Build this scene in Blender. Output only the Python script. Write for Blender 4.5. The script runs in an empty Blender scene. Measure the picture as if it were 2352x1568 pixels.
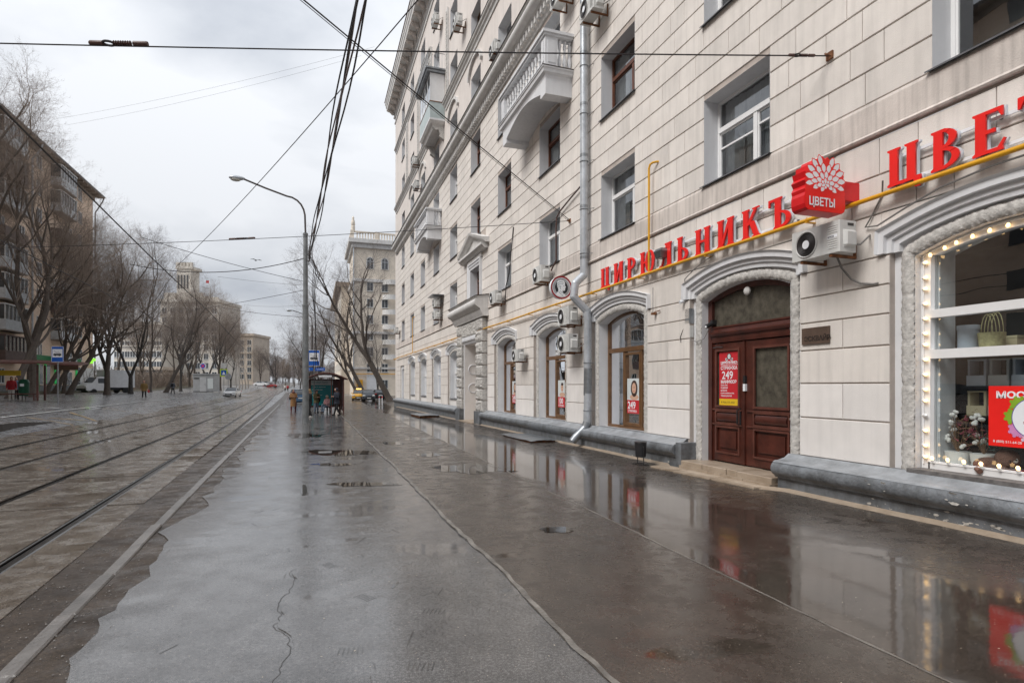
import bpy, bmesh, math, random
from mathutils import Vector, Matrix, noise
random.seed(7)
SC = bpy.context.scene
COL = SC.collection
PI = math.pi
R = math.radians
# ------------------------------------------------------------------ camera, sky, sun, exposure
HCAM = 1.72
FPX, CXP, CYP = 1320.0, 1176.0, 886.0          # focal length, centre column and horizon row of a 2352 px wide picture
YAW = math.atan(454 / FPX)
SA, CA = math.sin(YAW), math.cos(YAW)
cd = bpy.data.cameras.new('camera'); cam = bpy.data.objects.new('camera', cd); COL.objects.link(cam)
cam.location = (0, 0, HCAM); cam.rotation_euler = (R(90), 0, -YAW)
cd.sensor_width = 36; cd.lens = FPX / 2352 * 36; cd.shift_y = (CYP - 784) / 2352; cd.clip_start = .05; cd.clip_end = 3000
SC.camera = cam
SUN_EL, SUN_AZ = R(47), R(-106)                 # azimuth from +Y towards +X: high over the far side of the street, behind the camera
wd = bpy.data.worlds.new('World'); SC.world = wd; wd.use_nodes = True
nt = wd.node_tree; nt.nodes.clear()
def wn(t, **k):
    n = nt.nodes.new(t)
    for a, b in k.items(): setattr(n, a, b)
    return n
sky = wn('ShaderNodeTexSky', sky_type='NISHITA', sun_disc=False); sky.sun_elevation = SUN_EL; sky.sun_rotation = SUN_AZ
sky.air_density = 1.0; sky.dust_density = 4.0
tc = wn('ShaderNodeTexCoord'); mp = wn('ShaderNodeMapping'); mp.inputs['Scale'].default_value = (1.0, 1.0, 2.6); mp.inputs['Location'].default_value = (.35, 1.2, .2)
n1 = wn('ShaderNodeTexNoise'); n1.inputs['Scale'].default_value = 2.1; n1.inputs['Detail'].default_value = 7; n1.inputs['Roughness'].default_value = .48; n1.inputs['Distortion'].default_value = .25
cr = wn('ShaderNodeValToRGB')
cr.color_ramp.elements[0].position = .39; cr.color_ramp.elements[0].color = (.24, .26, .295, 1)
cr.color_ramp.elements[1].position = .63; cr.color_ramp.elements[1].color = (.44, .453, .475, 1)
e_ = cr.color_ramp.elements.new(.5); e_.color = (.345, .362, .39, 1)
sep = wn('ShaderNodeSeparateXYZ'); grad = wn('ShaderNodeMapRange'); grad.inputs['From Min'].default_value = 0; grad.inputs['From Max'].default_value = 1
grad.inputs['To Min'].default_value = .86; grad.inputs['To Max'].default_value = 1.72
hsv = wn('ShaderNodeHueSaturation'); hsv.inputs['Saturation'].default_value = .35
bgs = wn('ShaderNodeBackground'); bgs.inputs['Strength'].default_value = .05
mulc = wn('ShaderNodeVectorMath', operation='SCALE')
bgc = wn('ShaderNodeBackground'); bgc.inputs['Strength'].default_value = 1.0
mxs = wn('ShaderNodeMixShader'); mxs.inputs[0].default_value = .9
wo = wn('ShaderNodeOutputWorld')
L = nt.links.new
L(tc.outputs['Generated'], mp.inputs['Vector']); L(mp.outputs[0], n1.inputs['Vector']); L(n1.outputs['Fac'], cr.inputs[0])
L(tc.outputs['Generated'], sep.inputs[0]); L(sep.outputs['Z'], grad.inputs['Value'])
L(cr.outputs[0], mulc.inputs[0]); L(grad.outputs[0], mulc.inputs['Scale']); L(mulc.outputs[0], bgc.inputs['Color'])
L(sky.outputs[0], hsv.inputs['Color']); L(hsv.outputs[0], bgs.inputs['Color'])
L(bgs.outputs[0], mxs.inputs[1]); L(bgc.outputs[0], mxs.inputs[2]); L(mxs.outputs[0], wo.inputs['Surface'])
sl = bpy.data.lights.new('sun', 'SUN'); sl.energy = 1.5; sl.angle = R(30); sl.color = (1, .97, .93)
so = bpy.data.objects.new('sun', sl); COL.objects.link(so)
sd = Vector((math.sin(SUN_AZ) * math.cos(SUN_EL), math.cos(SUN_AZ) * math.cos(SUN_EL), math.sin(SUN_EL)))
so.rotation_euler = sd.to_track_quat('Z', 'Y').to_euler(); so.location = (-20, -20, 60)
SC.view_settings.view_transform = 'Standard'; SC.view_settings.look = 'None'; SC.view_settings.gamma = 1
SC.view_settings.use_curve_mapping = False; SC.view_settings.exposure = .95
SC.render.engine = 'CYCLES'; SC.cycles.use_denoising = True
SC.cycles.max_bounces = 8; SC.cycles.diffuse_bounces = 3; SC.cycles.glossy_bounces = 4; SC.cycles.transparent_max_bounces = 16
SC.cycles.sample_clamp_indirect = 6
# ------------------------------------------------------------------ pixel -> place (2352 px wide picture; distance from what is touched)
def wallpt(px, py, W=7.7):
    k = (px - CXP) / FPX; Y = W * (CA - k * SA) / (SA + k * CA); d = W * SA + Y * CA
    return Y, HCAM + (CYP - py) * d / FPX
def groundpt(px, py, Z=0.):
    d = FPX * (HCAM - Z) / (py - CYP); xr = (px - CXP) / FPX * d
    return xr * CA + d * SA, -xr * SA + d * CA
def depthpt(px, py, d):
    xr = (px - CXP) / FPX * d
    return Vector((xr * CA + d * SA, -xr * SA + d * CA, HCAM + (CYP - py) * d / FPX))
# ------------------------------------------------------------------ terrain
def lerp_tab(tab, x):
    if x <= tab[0][0]: return tab[0][1]
    for (a, b), (c, d) in zip(tab, tab[1:]):
        if x <= c:
            t = (x - a) / (c - a); return b + (d - b) * t
    return tab[-1][1]
def G(x, y):
    xx = x + .045 * max(0, min(y, 130))
    rise = lerp_tab([(-30, 1.15), (-22, .78), (-16, .68), (-12, .60), (-9.6, .42), (-8.3, .16), (-6.8, .07), (-5, 0)], xx)
    wl = lerp_tab([(-9, 0), (-6, 1)], xx)
    z = rise - .005 * min(max(y, 0), 62) * wl
    if y > 110: z += min((y - 110) * .0145, 4) * min(1, (y - 110) / 60)
    return z
# ------------------------------------------------------------------ mesh helper
KIDS = {}
class MB:
    def __init__(s): s.v = []; s.f = []; s.m = []; s.mi = 0
    def add(s, vs, fs):
        o = len(s.v); s.v += [tuple(p) for p in vs]
        for f in fs: s.f.append(tuple(i + o for i in f)); s.m.append(s.mi)
        return s
    def box(s, x0, x1, y0, y1, z0, z1):
        return s.add([(x0,y0,z0),(x1,y0,z0),(x1,y1,z0),(x0,y1,z0),(x0,y0,z1),(x1,y0,z1),(x1,y1,z1),(x0,y1,z1)],
                     [(0,3,2,1),(4,5,6,7),(0,1,5,4),(1,2,6,5),(2,3,7,6),(3,0,4,7)])
    def obox(s, c, ax, ay, az):          # oriented box: centre and three half vectors
        c, ax, ay, az = map(Vector, (c, ax, ay, az)); vs = []
        for k in (-1, 1):
            for i, j in ((-1,-1),(1,-1),(1,1),(-1,1)): vs.append(c + i*ax + j*ay + k*az)
        return s.add(vs, [(0,3,2,1),(4,5,6,7),(0,1,5,4),(1,2,6,5),(2,3,7,6),(3,0,4,7)])
    def cyl(s, p0, p1, r0, r1=None, n=10, cap=True):
        return s.tube([p0, p1], [r0, r0 if r1 is None else r1], n, cap)
    def tube(s, pts, r, n=8, cap=True, closed=False):
        pts = [Vector(p) for p in pts]; m = len(pts)
        rs = list(r) if isinstance(r, (list, tuple)) else [r] * m
        vs = []; up = None
        for i, p in enumerate(pts):
            if closed: t = pts[(i + 1) % m] - pts[i - 1]
            else: t = pts[min(i + 1, m - 1)] - pts[max(i - 1, 0)]
            if t.length < 1e-9: t = Vector((0, 0, 1))
            t.normalize()
            if up is None: up = Vector((0, 0, 1)) if abs(t.z) < .9 else Vector((1, 0, 0))
            u = up - t * up.dot(t)
            if u.length < 1e-6: u = t.orthogonal()
            u.normalize(); w = t.cross(u); up = u
            for k in range(n):
                a = 2 * PI * k / n; vs.append(p + (u * math.cos(a) + w * math.sin(a)) * rs[i])
        fs = []
        for i in range(m if closed else m - 1):
            b = (i + 1) % m
            for k in range(n): fs.append((i*n+k, i*n+(k+1)%n, b*n+(k+1)%n, b*n+k))
        if cap and not closed:
            fs.append(tuple(reversed(range(n)))); fs.append(tuple((m-1)*n + k for k in range(n)))
        return s.add(vs, fs)
    def lathe(s, prof, n=12, M=None):    # prof: (radius, z) upwards, about local z
        M = M or Matrix(); vs = []
        for r, z in prof:
            for k in range(n):
                a = 2 * PI * k / n; vs.append(M @ Vector((r*math.cos(a), r*math.sin(a), z)))
        fs = [(i*n+k, i*n+(k+1)%n, (i+1)*n+(k+1)%n, (i+1)*n+k) for i in range(len(prof)-1) for k in range(n)]
        fs.append(tuple(reversed(range(n)))); fs.append(tuple((len(prof)-1)*n+k for k in range(n)))
        return s.add(vs, fs)
    def prism(s, poly, fr, h0, h1):      # poly of (a,b); fr(a,b,h)->xyz ; counter-clockwise seen from +h
        n = len(poly)
        vs = [fr(a, b, h0) for a, b in poly] + [fr(a, b, h1) for a, b in poly]
        return s.add(vs, [tuple(reversed(range(n))), tuple(range(n, 2*n))] + [(i, (i+1)%n, n+(i+1)%n, n+i) for i in range(n)])
    def ball(s, c, r, n=10, m=7, sq=(1,1,1)):
        c = Vector(c); vs = []
        for i in range(m + 1):
            t = PI * i / m
            for k in range(n):
                a = 2*PI*k/n; vs.append(c + Vector((r*sq[0]*math.sin(t)*math.cos(a), r*sq[1]*math.sin(t)*math.sin(a), -r*sq[2]*math.cos(t))))
        return s.add(vs, [(i*n+k, i*n+(k+1)%n, (i+1)*n+(k+1)%n, (i+1)*n+k) for i in range(m) for k in range(n)])
    def loft(s, rings, cap=True, closed=True):
        n = len(rings[0]); vs = [p for r in rings for p in r]; fs = []
        for i in range(len(rings)-1):
            for k in range(n if closed else n-1): fs.append((i*n+k, i*n+(k+1)%n, (i+1)*n+(k+1)%n, (i+1)*n+k))
        if cap and closed: fs.append(tuple(reversed(range(n)))); fs.append(tuple((len(rings)-1)*n+k for k in range(n)))
        return s.add(vs, fs)
    def mesh(s, name, mats, smooth=False):
        me = bpy.data.meshes.new(name); me.from_pydata(s.v, [], s.f)
        ml = mats if isinstance(mats, (list, tuple)) else [mats]
        for m in ml: me.materials.append(m)
        if len(ml) > 1: me.polygons.foreach_set('material_index', s.m)
        if smooth:
            me.polygons.foreach_set('use_smooth', [True] * len(me.polygons))
            if smooth != 'all': me.set_sharp_from_angle(angle=R(smooth if not isinstance(smooth, bool) else 38))
        me.validate(); me.update(); return me
    def build(s, name, mats, parent=None, smooth=False, loc=None, rot=None):
        return put(name, s.mesh(name, mats, smooth), parent, loc, rot)
def put(name, me, parent=None, loc=None, rot=None):
    o = bpy.data.objects.new(name, me); COL.objects.link(o)
    if parent: o.parent = parent; KIDS.setdefault(parent.name, []).append(o)
    if loc is not None: o.location = loc
    if rot is not None: o.rotation_euler = rot
    return o
def tag(o, label=None, cat=None, group=None, kind=None):
    if label: o['label'] = label
    if cat: o['category'] = cat
    if group: o['group'] = group
    if kind: o['kind'] = kind
    return o
def thing(name, label, cat, loc=(0,0,0), rz=0, group=None):
    o = bpy.data.objects.new(name, None); COL.objects.link(o); o.location = loc; o.rotation_euler = (0, 0, rz); o.empty_display_size = .3
    return tag(o, label, cat, group)
def copy_tree(o, parent=None, **k):
    c = o.copy(); COL.objects.link(c); c.parent = parent
    for ch in KIDS.get(o.name, []): copy_tree(ch, c)
    return c
def text_mesh(body, size, extrude=.002, offset=0., align='LEFT', space=1.0, sx=1.0):
    cu = bpy.data.curves.new('txt', 'FONT'); cu.body = body; cu.size = size; cu.extrude = extrude; cu.offset = offset
    cu.align_x = align; cu.space_character = space; cu.resolution_u = 3
    o = bpy.data.objects.new('txt', cu); COL.objects.link(o)
    dg = bpy.context.evaluated_depsgraph_get(); dg.update()
    me = bpy.data.meshes.new_from_object(o.evaluated_get(dg)); bpy.data.objects.remove(o)
    me.materials.clear()
    if sx != 1: me.transform(Matrix.Diagonal((sx, 1, 1, 1)))
    return me
# frame of a thing on the facade: local x = reading direction (towards the camera end, -Y), local y = up, local z = out of the wall (-X)
def wall_matrix(X, Y, Z): return Matrix(((0,0,-1,X),(-1,0,0,Y),(0,1,0,Z),(0,0,0,1)))
def put_text(body, size, mat, M, parent, name='lettering', **k):
    me = text_mesh(body, size, **k); me.materials.append(mat); o = put(name, me, parent); o.matrix_local = M; return o
# ------------------------------------------------------------------ materials
def mat(name, col, rough=.6, var=.12, scale=2.5, bump=0., bscale=40., metal=0., spec=.5, rnd=0., col2=None, emit=None, es=0., streak=0., coat=0., detail=5):
    m = bpy.data.materials.new(name); m.use_nodes = True; t = m.node_tree; b = t.nodes['Principled BSDF']; l = t.links.new
    b.inputs['Roughness'].default_value = rough; b.inputs['Metallic'].default_value = metal; b.inputs['Specular IOR Level'].default_value = spec
    b.inputs['Coat Weight'].default_value = coat
    if emit: b.inputs['Emission Color'].default_value = (*emit, 1); b.inputs['Emission Strength'].default_value = es
    c = (*col, 1); b.inputs['Base Color'].default_value = c
    geo = t.nodes.new('ShaderNodeNewGeometry')
    if var > 0 or col2:
        nz = t.nodes.new('ShaderNodeTexNoise'); nz.inputs['Scale'].default_value = scale; nz.inputs['Detail'].default_value = detail; nz.inputs['Roughness'].default_value = .62
        l(geo.outputs['Position'], nz.inputs['Vector'])
        rp = t.nodes.new('ShaderNodeValToRGB'); rp.color_ramp.elements[0].position = .3; rp.color_ramp.elements[1].position = .72
        c2 = col2 or tuple(max(0, x * (1 - 1.6 * var)) for x in col)
        c1 = col if col2 else tuple(min(1, x * (1 + .5 * var)) for x in col)
        rp.color_ramp.elements[0].color = (*c2, 1); rp.color_ramp.elements[1].color = (*c1, 1)
        l(nz.outputs['Fac'], rp.inputs[0]); out = rp.outputs[0]
        if streak > 0:
            mpn = t.nodes.new('ShaderNodeMapping'); mpn.inputs['Scale'].default_value = (9, 9, .55); l(geo.outputs['Position'], mpn.inputs[0])
            n2 = t.nodes.new('ShaderNodeTexNoise'); n2.inputs['Scale'].default_value = 1; n2.inputs['Detail'].default_value = 4; l(mpn.outputs[0], n2.inputs['Vector'])
            mr = t.nodes.new('ShaderNodeMapRange'); mr.inputs['From Min'].default_value = .45; mr.inputs['From Max'].default_value = .75; mr.inputs['To Min'].default_value = 1; mr.inputs['To Max'].default_value = 1 - streak
            l(n2.outputs['Fac'], mr.inputs['Value'])
            sc_ = t.nodes.new('ShaderNodeVectorMath'); sc_.operation = 'SCALE'; l(out, sc_.inputs[0]); l(mr.outputs[0], sc_.inputs['Scale']); out = sc_.outputs[0]
        if rnd > 0:
            oi = t.nodes.new('ShaderNodeObjectInfo'); mr2 = t.nodes.new('ShaderNodeMapRange'); mr2.inputs['To Min'].default_value = 1 - rnd; mr2.inputs['To Max'].default_value = 1 + rnd * .6
            l(oi.outputs['Random'], mr2.inputs['Value']); s2 = t.nodes.new('ShaderNodeVectorMath'); s2.operation = 'SCALE'; l(out, s2.inputs[0]); l(mr2.outputs[0], s2.inputs['Scale']); out = s2.outputs[0]
        l(out, b.inputs['Base Color'])
    if bump > 0:
        n3 = t.nodes.new('ShaderNodeTexNoise'); n3.inputs['Scale'].default_value = bscale; n3.inputs['Detail'].default_value = 3; l(geo.outputs['Position'], n3.inputs['Vector'])
        bp = t.nodes.new('ShaderNodeBump'); bp.inputs['Strength'].default_value = min(1, bump); bp.inputs['Distance'].default_value = .02
        l(n3.outputs['Fac'], bp.inputs['Height']); l(bp.outputs[0], b.inputs['Normal'])
    return m
def glass_mat(name, tint=(.8,.85,.85), boost=.06, rough=.0):
    m = bpy.data.materials.new(name); m.use_nodes = True; t = m.node_tree; t.nodes.clear(); l = t.links.new
    o = t.nodes.new('ShaderNodeOutputMaterial'); mx = t.nodes.new('ShaderNodeMixShader'); tr = t.nodes.new('ShaderNodeBsdfTransparent'); gl = t.nodes.new('ShaderNodeBsdfGlossy')
    fr = t.nodes.new('ShaderNodeFresnel'); fr.inputs['IOR'].default_value = 1.52; ad = t.nodes.new('ShaderNodeMath'); ad.operation = 'MULTIPLY_ADD'; ad.inputs[1].default_value = 1.25; ad.inputs[2].default_value = boost; ad.use_clamp = True
    geo = t.nodes.new('ShaderNodeNewGeometry'); nz = t.nodes.new('ShaderNodeTexNoise'); nz.inputs['Scale'].default_value = 1.3; nz.inputs['Detail'].default_value = 1; l(geo.outputs['Position'], nz.inputs['Vector'])
    bp = t.nodes.new('ShaderNodeBump'); bp.inputs['Strength'].default_value = .12; bp.inputs['Distance'].default_value = .02; l(nz.outputs['Fac'], bp.inputs['Height']); l(bp.outputs[0], gl.inputs['Normal'])
    tr.inputs['Color'].default_value = (*tint, 1); gl.inputs['Roughness'].default_value = rough; gl.inputs['Color'].default_value = (.95, .97, 1, 1)
    l(fr.outputs[0], ad.inputs[0]); l(ad.outputs[0], mx.inputs[0]); l(tr.outputs[0], mx.inputs[1]); l(gl.outputs[0], mx.inputs[2]); l(mx.outputs[0], o.inputs['Surface'])
    return m
def wet_mat(name, c1, c2, puddle=None, base_rough=(.16, .38), grain=.35, gscale=55., big=.6, fleck=0.0, pthr=.5, spec=.9):
    """wet asphalt or concrete: rough film between mirror-like standing water where the noise mask (and an optional strip of the street) says so"""
    m = bpy.data.materials.new(name); m.use_nodes = True; t = m.node_tree; b = t.nodes['Principled BSDF']; l = t.links.new
    N = t.nodes.new
    def math_(op, a, bb=None, clamp=False):
        n = N('ShaderNodeMath'); n.operation = op; n.use_clamp = clamp
        for i, q in enumerate((a, bb)):
            if q is None: continue
            if isinstance(q, (int, float)): n.inputs[i].default_value = q
            else: l(q, n.inputs[i])
        return n.outputs[0]
    def mrange(v, a, bb, c=0., d=1., smooth=True):
        n = N('ShaderNodeMapRange'); n.interpolation_type = 'SMOOTHSTEP' if smooth else 'LINEAR'
        n.inputs['From Min'].default_value = a; n.inputs['From Max'].default_value = bb; n.inputs['To Min'].default_value = c; n.inputs['To Max'].default_value = d
        l(v, n.inputs['Value']); return n.outputs[0]
    geo = N('ShaderNodeNewGeometry'); pos = geo.outputs['Position']; sp = N('ShaderNodeSeparateXYZ'); l(pos, sp.inputs[0]); X, Y = sp.outputs['X'], sp.outputs['Y']
    def noi(scale, det=4, mapv=None, rough=.55):
        n = N('ShaderNodeTexNoise'); n.inputs['Scale'].default_value = scale; n.inputs['Detail'].default_value = det; n.inputs['Roughness'].default_value = rough
        if mapv:
            mm = N('ShaderNodeMapping'); mm.inputs['Scale'].default_value = mapv; l(pos, mm.inputs[0]); l(mm.outputs[0], n.inputs['Vector'])
        else: l(pos, n.inputs['Vector'])
        return n.outputs['Fac']
    nb = noi(big, 5, (.75, 1.25, 1)); nm = noi(3.4, 10, None, .70); ng = noi(gscale, 2); ncol = noi(1.6, 10, None, .72)
    pud = mrange(nb, pthr, pthr + .05)
    if puddle:                                  # strip of standing water along the street: X between a+s*Y and b+s*Y
        a, bb, s_, wob = puddle
        u = math_('SUBTRACT', X, math_('MULTIPLY', Y, s_)); u = math_('ADD', u, math_('MULTIPLY', math_('SUBTRACT', noi(.55, 4), .5), wob))
        st = math_('MULTIPLY', mrange(u, a - .02, a + .04), mrange(u, bb - .5, bb + .3, 1., 0.))
        st = math_('MULTIPLY', st, mrange(noi(.35, 3, (1, .45, 1)), .36, .46))
        pud = math_('MAXIMUM', pud, st)
    mixc = N('ShaderNodeMix'); mixc.data_type = 'RGBA'; l(mrange(ncol, .3, .7), mixc.inputs[0]); mixc.inputs[6].default_value = (*c2, 1); mixc.inputs[7].default_value = (*c1, 1)
    out = mixc.outputs[2]
    if fleck > 0:                               # pale stone grains in the asphalt
        vo = N('ShaderNodeTexVoronoi'); vo.inputs['Scale'].default_value = 42; l(pos, vo.inputs['Vector'])
        fk = math_('MULTIPLY', math_('MULTIPLY', mrange(vo.outputs['Distance'], .17, .09), math_('GREATER_THAN', noi(26, 0), .60)), fleck)
        mf = N('ShaderNodeMix'); mf.data_type = 'RGBA'; l(fk, mf.inputs[0]); l(out, mf.inputs[6]); mf.inputs[7].default_value = (.32, .27, .22, 1); out = mf.outputs[2]
    spk = math_('MULTIPLY', mrange(noi(190, 1), .36, .64, .62, 1.45, False), mrange(noi(48, 3, None, .7), .36, .64, .68, 1.36, False)); ss = N('ShaderNodeVectorMath'); ss.operation = 'SCALE'; l(out, ss.inputs[0]); l(spk, ss.inputs['Scale']); out = ss.outputs[0]
    l(out, b.inputs['Base Color'])
    rg = mrange(nm, .36, .64, base_rough[0]*.7, base_rough[1]*1.15); ro = math_('ADD', math_('MULTIPLY', rg, math_('SUBTRACT', 1., pud)), math_('MULTIPLY', pud, .07))
    l(ro, b.inputs['Roughness'])
    gr = math_('MULTIPLY', mrange(noi(2.6, 1, (3.2, .8, 1)), .685, .715), mrange(noi(.8, 2), .45, .6))      # sparse gouges
    h = math_('SUBTRACT', math_('ADD', math_('MULTIPLY', ng, .45), math_('MULTIPLY', nm, .10)), math_('MULTIPLY', gr, .8))
    bp = N('ShaderNodeBump'); bp.inputs['Distance'].default_value = .004; l(h, bp.inputs['Height'])
    l(math_('MULTIPLY', math_('SUBTRACT', 1., math_('MULTIPLY', pud, .985)), grain), bp.inputs['Strength'])
    wv = noi(2.2, 3, (.5, 1.3, 1)); b2 = N('ShaderNodeBump'); b2.inputs['Distance'].default_value = .012; b2.inputs['Strength'].default_value = .16; l(wv, b2.inputs['Height']); l(bp.outputs[0], b2.inputs['Normal'])
    l(b2.outputs[0], b.inputs['Normal'])
    b.inputs['Specular IOR Level'].default_value = spec
    return m
M_ = {}
def mk(k, *a, **kw): M_[k] = mat(k, *a, **kw); return M_[k]
mk('block', (.75, .70, .65), .75, .08, 1.3, .25, 60, rnd=.09, streak=.13)
mk('block_far', (.74, .69, .64), .75, .10, .9, .25, 60, streak=.13)
mk('block_repaint', (.80, .765, .735), .7, .06, 1.5, .2, 60, rnd=.05, streak=.06)
mk('joint', (.47, .41, .365), .85, .15, 3)
mk('plaster', (.72, .66, .615), .8, .07, .8, .15, 50, streak=.14)
mk('belt', (.66, .595, .545), .8, .14, 1.1, .2, 50, streak=.36)
mk('white_plaster', (.70, .705, .72), .75, .06, 1.5, .12, 45, streak=.08)
mk('stucco', (.58, .56, .53), .85, .25, 14, .6, 40)
mk('moulding', (.66, .645, .625), .75, .12, 2, .2, 40, streak=.12)
mk('moulding_warm', (.62, .56, .51), .8, .14, 2, .2, 40, streak=.15)
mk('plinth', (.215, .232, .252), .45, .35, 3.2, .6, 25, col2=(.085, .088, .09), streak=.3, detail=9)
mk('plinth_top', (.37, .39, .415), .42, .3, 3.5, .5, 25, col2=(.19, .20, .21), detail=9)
mk('plinth_peel', (.6, .57, .52), .7, .3, 9, .3, 40)
mk('tin_dark', (.05, .035, .03), .5, .3, 4)
mk('tin_sill', (.10, .10, .105), .4, .25, 5)
mk('white_frame', (.78, .78, .78), .4, .05, 3)
mk('brown_frame', (.13, .045, .022), .4, .25, 5)
mk('brown_frame2', (.17, .085, .035), .38, .25, 5)
mk('door_wood', (.085, .022, .014), .33, .35, 3, .15, 60, coat=.25)
mk('door_wood_light', (.13, .045, .032), .3, .3, 3, .1, 60, coat=.3)
mk('room', (.30, .29, .275), .9, .2, 1)
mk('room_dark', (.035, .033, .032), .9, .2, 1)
mk('curtain', (.62, .64, .66), .85, .15, 3)
mk('curtain_purple', (.17, .10, .12), .85, .25, 3)
mk('galvanised', (.52, .55, .585), .36, .22, 3, .12, 12, metal=.35)
mk('galvanised_dark', (.33, .35, .37), .4, .25, 3, metal=.7)
mk('gas_yellow', (.72, .36, .012), .38, .15, 3)
mk('red', (.70, .010, .013), .35, .08, 3)
mk('red_face', (.84, .018, .014), .32, .05, 3)
mk('red_dark', (.30, .006, .012), .35, .1, 3)
mk('sign_white', (.82, .84, .87), .35, .04, 3)
mk('sign_side', (.66, .72, .78), .3, .05, 3)
mk('black', (.02, .02, .022), .45, .2, 5)
mk('ink', (.012, .014, .02), .5, .0)
mk('ac_body', (.62, .62, .60), .5, .12, 3, streak=.1)
mk('ac_dark', (.05, .045, .045), .5, .2, 5)
mk('rust', (.22, .085, .03), .8, .5, 8, .3, 30)
mk('steel', (.22, .23, .24), .35, .3, 4, metal=.8)
mk('rail_steel', (.10, .095, .09), .22, .3, 3, metal=.9)
mk('pole_grey', (.235, .25, .255), .5, .3, 2.5, .15, 30)
mk('pole_dark', (.09, .075, .068), .5, .3, 3)
mk('wire', (.025, .02, .022), .6, .1)
mk('cable_grey', (.19, .18, .17), .6, .15)
mk('insul', (.10, .05, .04), .4, .3, 9)
mk('stone_step', (.44, .36, .28), .38, .3, 3, .4, 25, col2=(.28, .215, .155))
mk('concrete_block', (.22, .20, .18), .45, .3, 4, .4, 30, rnd=.15)
mk('bulb', (1, .75, .4), .4, 0, emit=(1, .62, .26), es=1.7)
mk('bulb_off', (.85, .85, .85), .3, 0)
mk('ceramic', (.8, .8, .78), .4, .03)
M_['glass'] = glass_mat('glass', (.80, .85, .86), .09)
M_['glass_dark'] = glass_mat('glass_dark', (.42, .44, .45), .07)
M_['glass_frost'] = mat('glass_frost', (.10, .09, .07), .25, .35, 6, .2, 120)
M_['glass_shop'] = glass_mat('glass_shop', (.84, .88, .88), .03)
M_['asphalt_a'] = wet_mat('asphalt_a', (.125, .122, .121), (.078, .075, .074), None, (.09, .22), .30, 95, .75, 1.0, .56)
M_['asphalt_b'] = wet_mat('asphalt_b', (.062, .049, .039), (.036, .028, .022), None, (.18, .34), .55, 95, .8, 1.2, .60)
M_['asphalt_c'] = wet_mat('asphalt_c', (.058, .046, .038), (.034, .027, .022), (3.40, 5.6, .03, .7), (.20, .36), .55, 95, .8, 1.2, .60)
M_['asphalt_road'] = wet_mat('asphalt_road', (.21, .208, .21), (.15, .148, .149), None, (.2, .34), .2, 60, .4, .4, .61)
M_['track_slab'] = wet_mat('track_slab', (.205, .180, .152), (.10, .080, .062), None, (.12, .30), .36, 60, .6, .5, .56)
M_['dirt'] = wet_mat('dirt', (.075, .056, .041), (.030, .022, .016), None, (.34, .6), 1.0, 34, 1.4, 1.6, .66, .3)
mk('grass', (.060, .058, .028), .9, .5, 1.2, .8, 40, col2=(.055, .042, .028))
mk('mark_white', (.62, .62, .60), .5, .25, 4)
mk('mark_yellow', (.55, .34, .10), .5, .3, 4)
mk('kerb', (.20, .185, .172), .35, .25, 3, .35, 35, rnd=.12)

mk('seam', (.25, .23, .205), .4, .4, 3, .6, 30); mk('crack', (.035, .03, .027), .6, .3, 6)
mk('gouge', (.10, .097, .095), .06, .3, 6); mk('litter_pale', (.55, .48, .38), .7, .4, 30)
# ------------------------------------------------------------------ ground, tracks, pavement
def gp(px, py):                       # pixel on the ground, ground height found by iteration
    z = 0.
    for _ in range(12):
        x, y = groundpt(px, py, z); z = .5 * z + .5 * G(x, y)
    return Vector((x, y, G(x, y)))
def ysamples(y0, y1):
    ys = []; y = y0
    while y < y1: ys.append(y); y += max(.12, abs(y) * .03) if y < 60 else 4
    return ys + [y1]
def strip(name, lf, rf, ys, dz, m, cols=6, skirt=.03, parent=None):
    mb = MB(); n = cols + 1
    vs = []; fs = []
    for y in ys:
        a, b = lf(y), rf(y)
        for i in range(n):
            x = a + (b - a) * i / cols; vs.append((x, y, G(x, y) + dz))
    for j in range(len(ys) - 1):
        for i in range(cols): q = j*n+i; fs.append((q, q+1, q+n+1, q+n))
    mb.add(vs, fs)
    if skirt:
        for side in (0, cols):
            w = [vs[j*n+side] for j in range(len(ys))]; w2 = [(x, y, z - skirt) for x, y, z in w]; k = len(w)
            mb.add(w + w2, [(j, j+1, k+j+1, k+j) if side else (j+1, j, k+j, k+j+1) for j in range(k-1)])
    return mb.build(name, m, parent)
def wob(y, seed, a, f=1.): return a * noise.noise(Vector((seed * 7.3, y * f, .3))) + .45 * a * noise.noise(Vector((seed * 3.1, y * f * 3.7, .7))) + .22 * a * noise.noise(Vector((seed * 1.7, y * f * 11, .2)))
# base sheet to the horizon
xs = [-700, -400, -250, -160, -110, -80, -60, -45, -35, -28, -22, -18, -14, -11, -8, -5, 0, 8, 20, 40, 80, 160, 300, 600]
ys = [-60, -30, -10, 0, 10, 20, 30, 40, 50, 62, 75, 90, 110, 130, 150, 170, 200, 240, 300, 420, 600, 900, 1400]
mb = MB(); mb.add([(x, y, G(x, y) - .07) for y in ys for x in xs], [(j*len(xs)+i, j*len(xs)+i+1, (j+1)*len(xs)+i+1, (j+1)*len(xs)+i) for j in range(len(ys)-1) for i in range(len(xs)-1)])
tag(mb.build('ground', M_['asphalt_road']), kind='structure')
YS = ysamples(-6, 150); SL = .045
KX = lambda y: -1.62 - .03 * y                  # kerb line
gut = tag(strip('gutter', lambda y: -2.2 - .03*y, lambda y: -.7 - .03*y, YS, -.006, M_['dirt'], 5), kind='structure')
pave = tag(strip('pavement', lambda y: -1.34 - .029*y + wob(y, 1, .24, .9), lambda y: 2.0, YS, .008, M_['asphalt_a'], 10), kind='structure')
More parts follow.
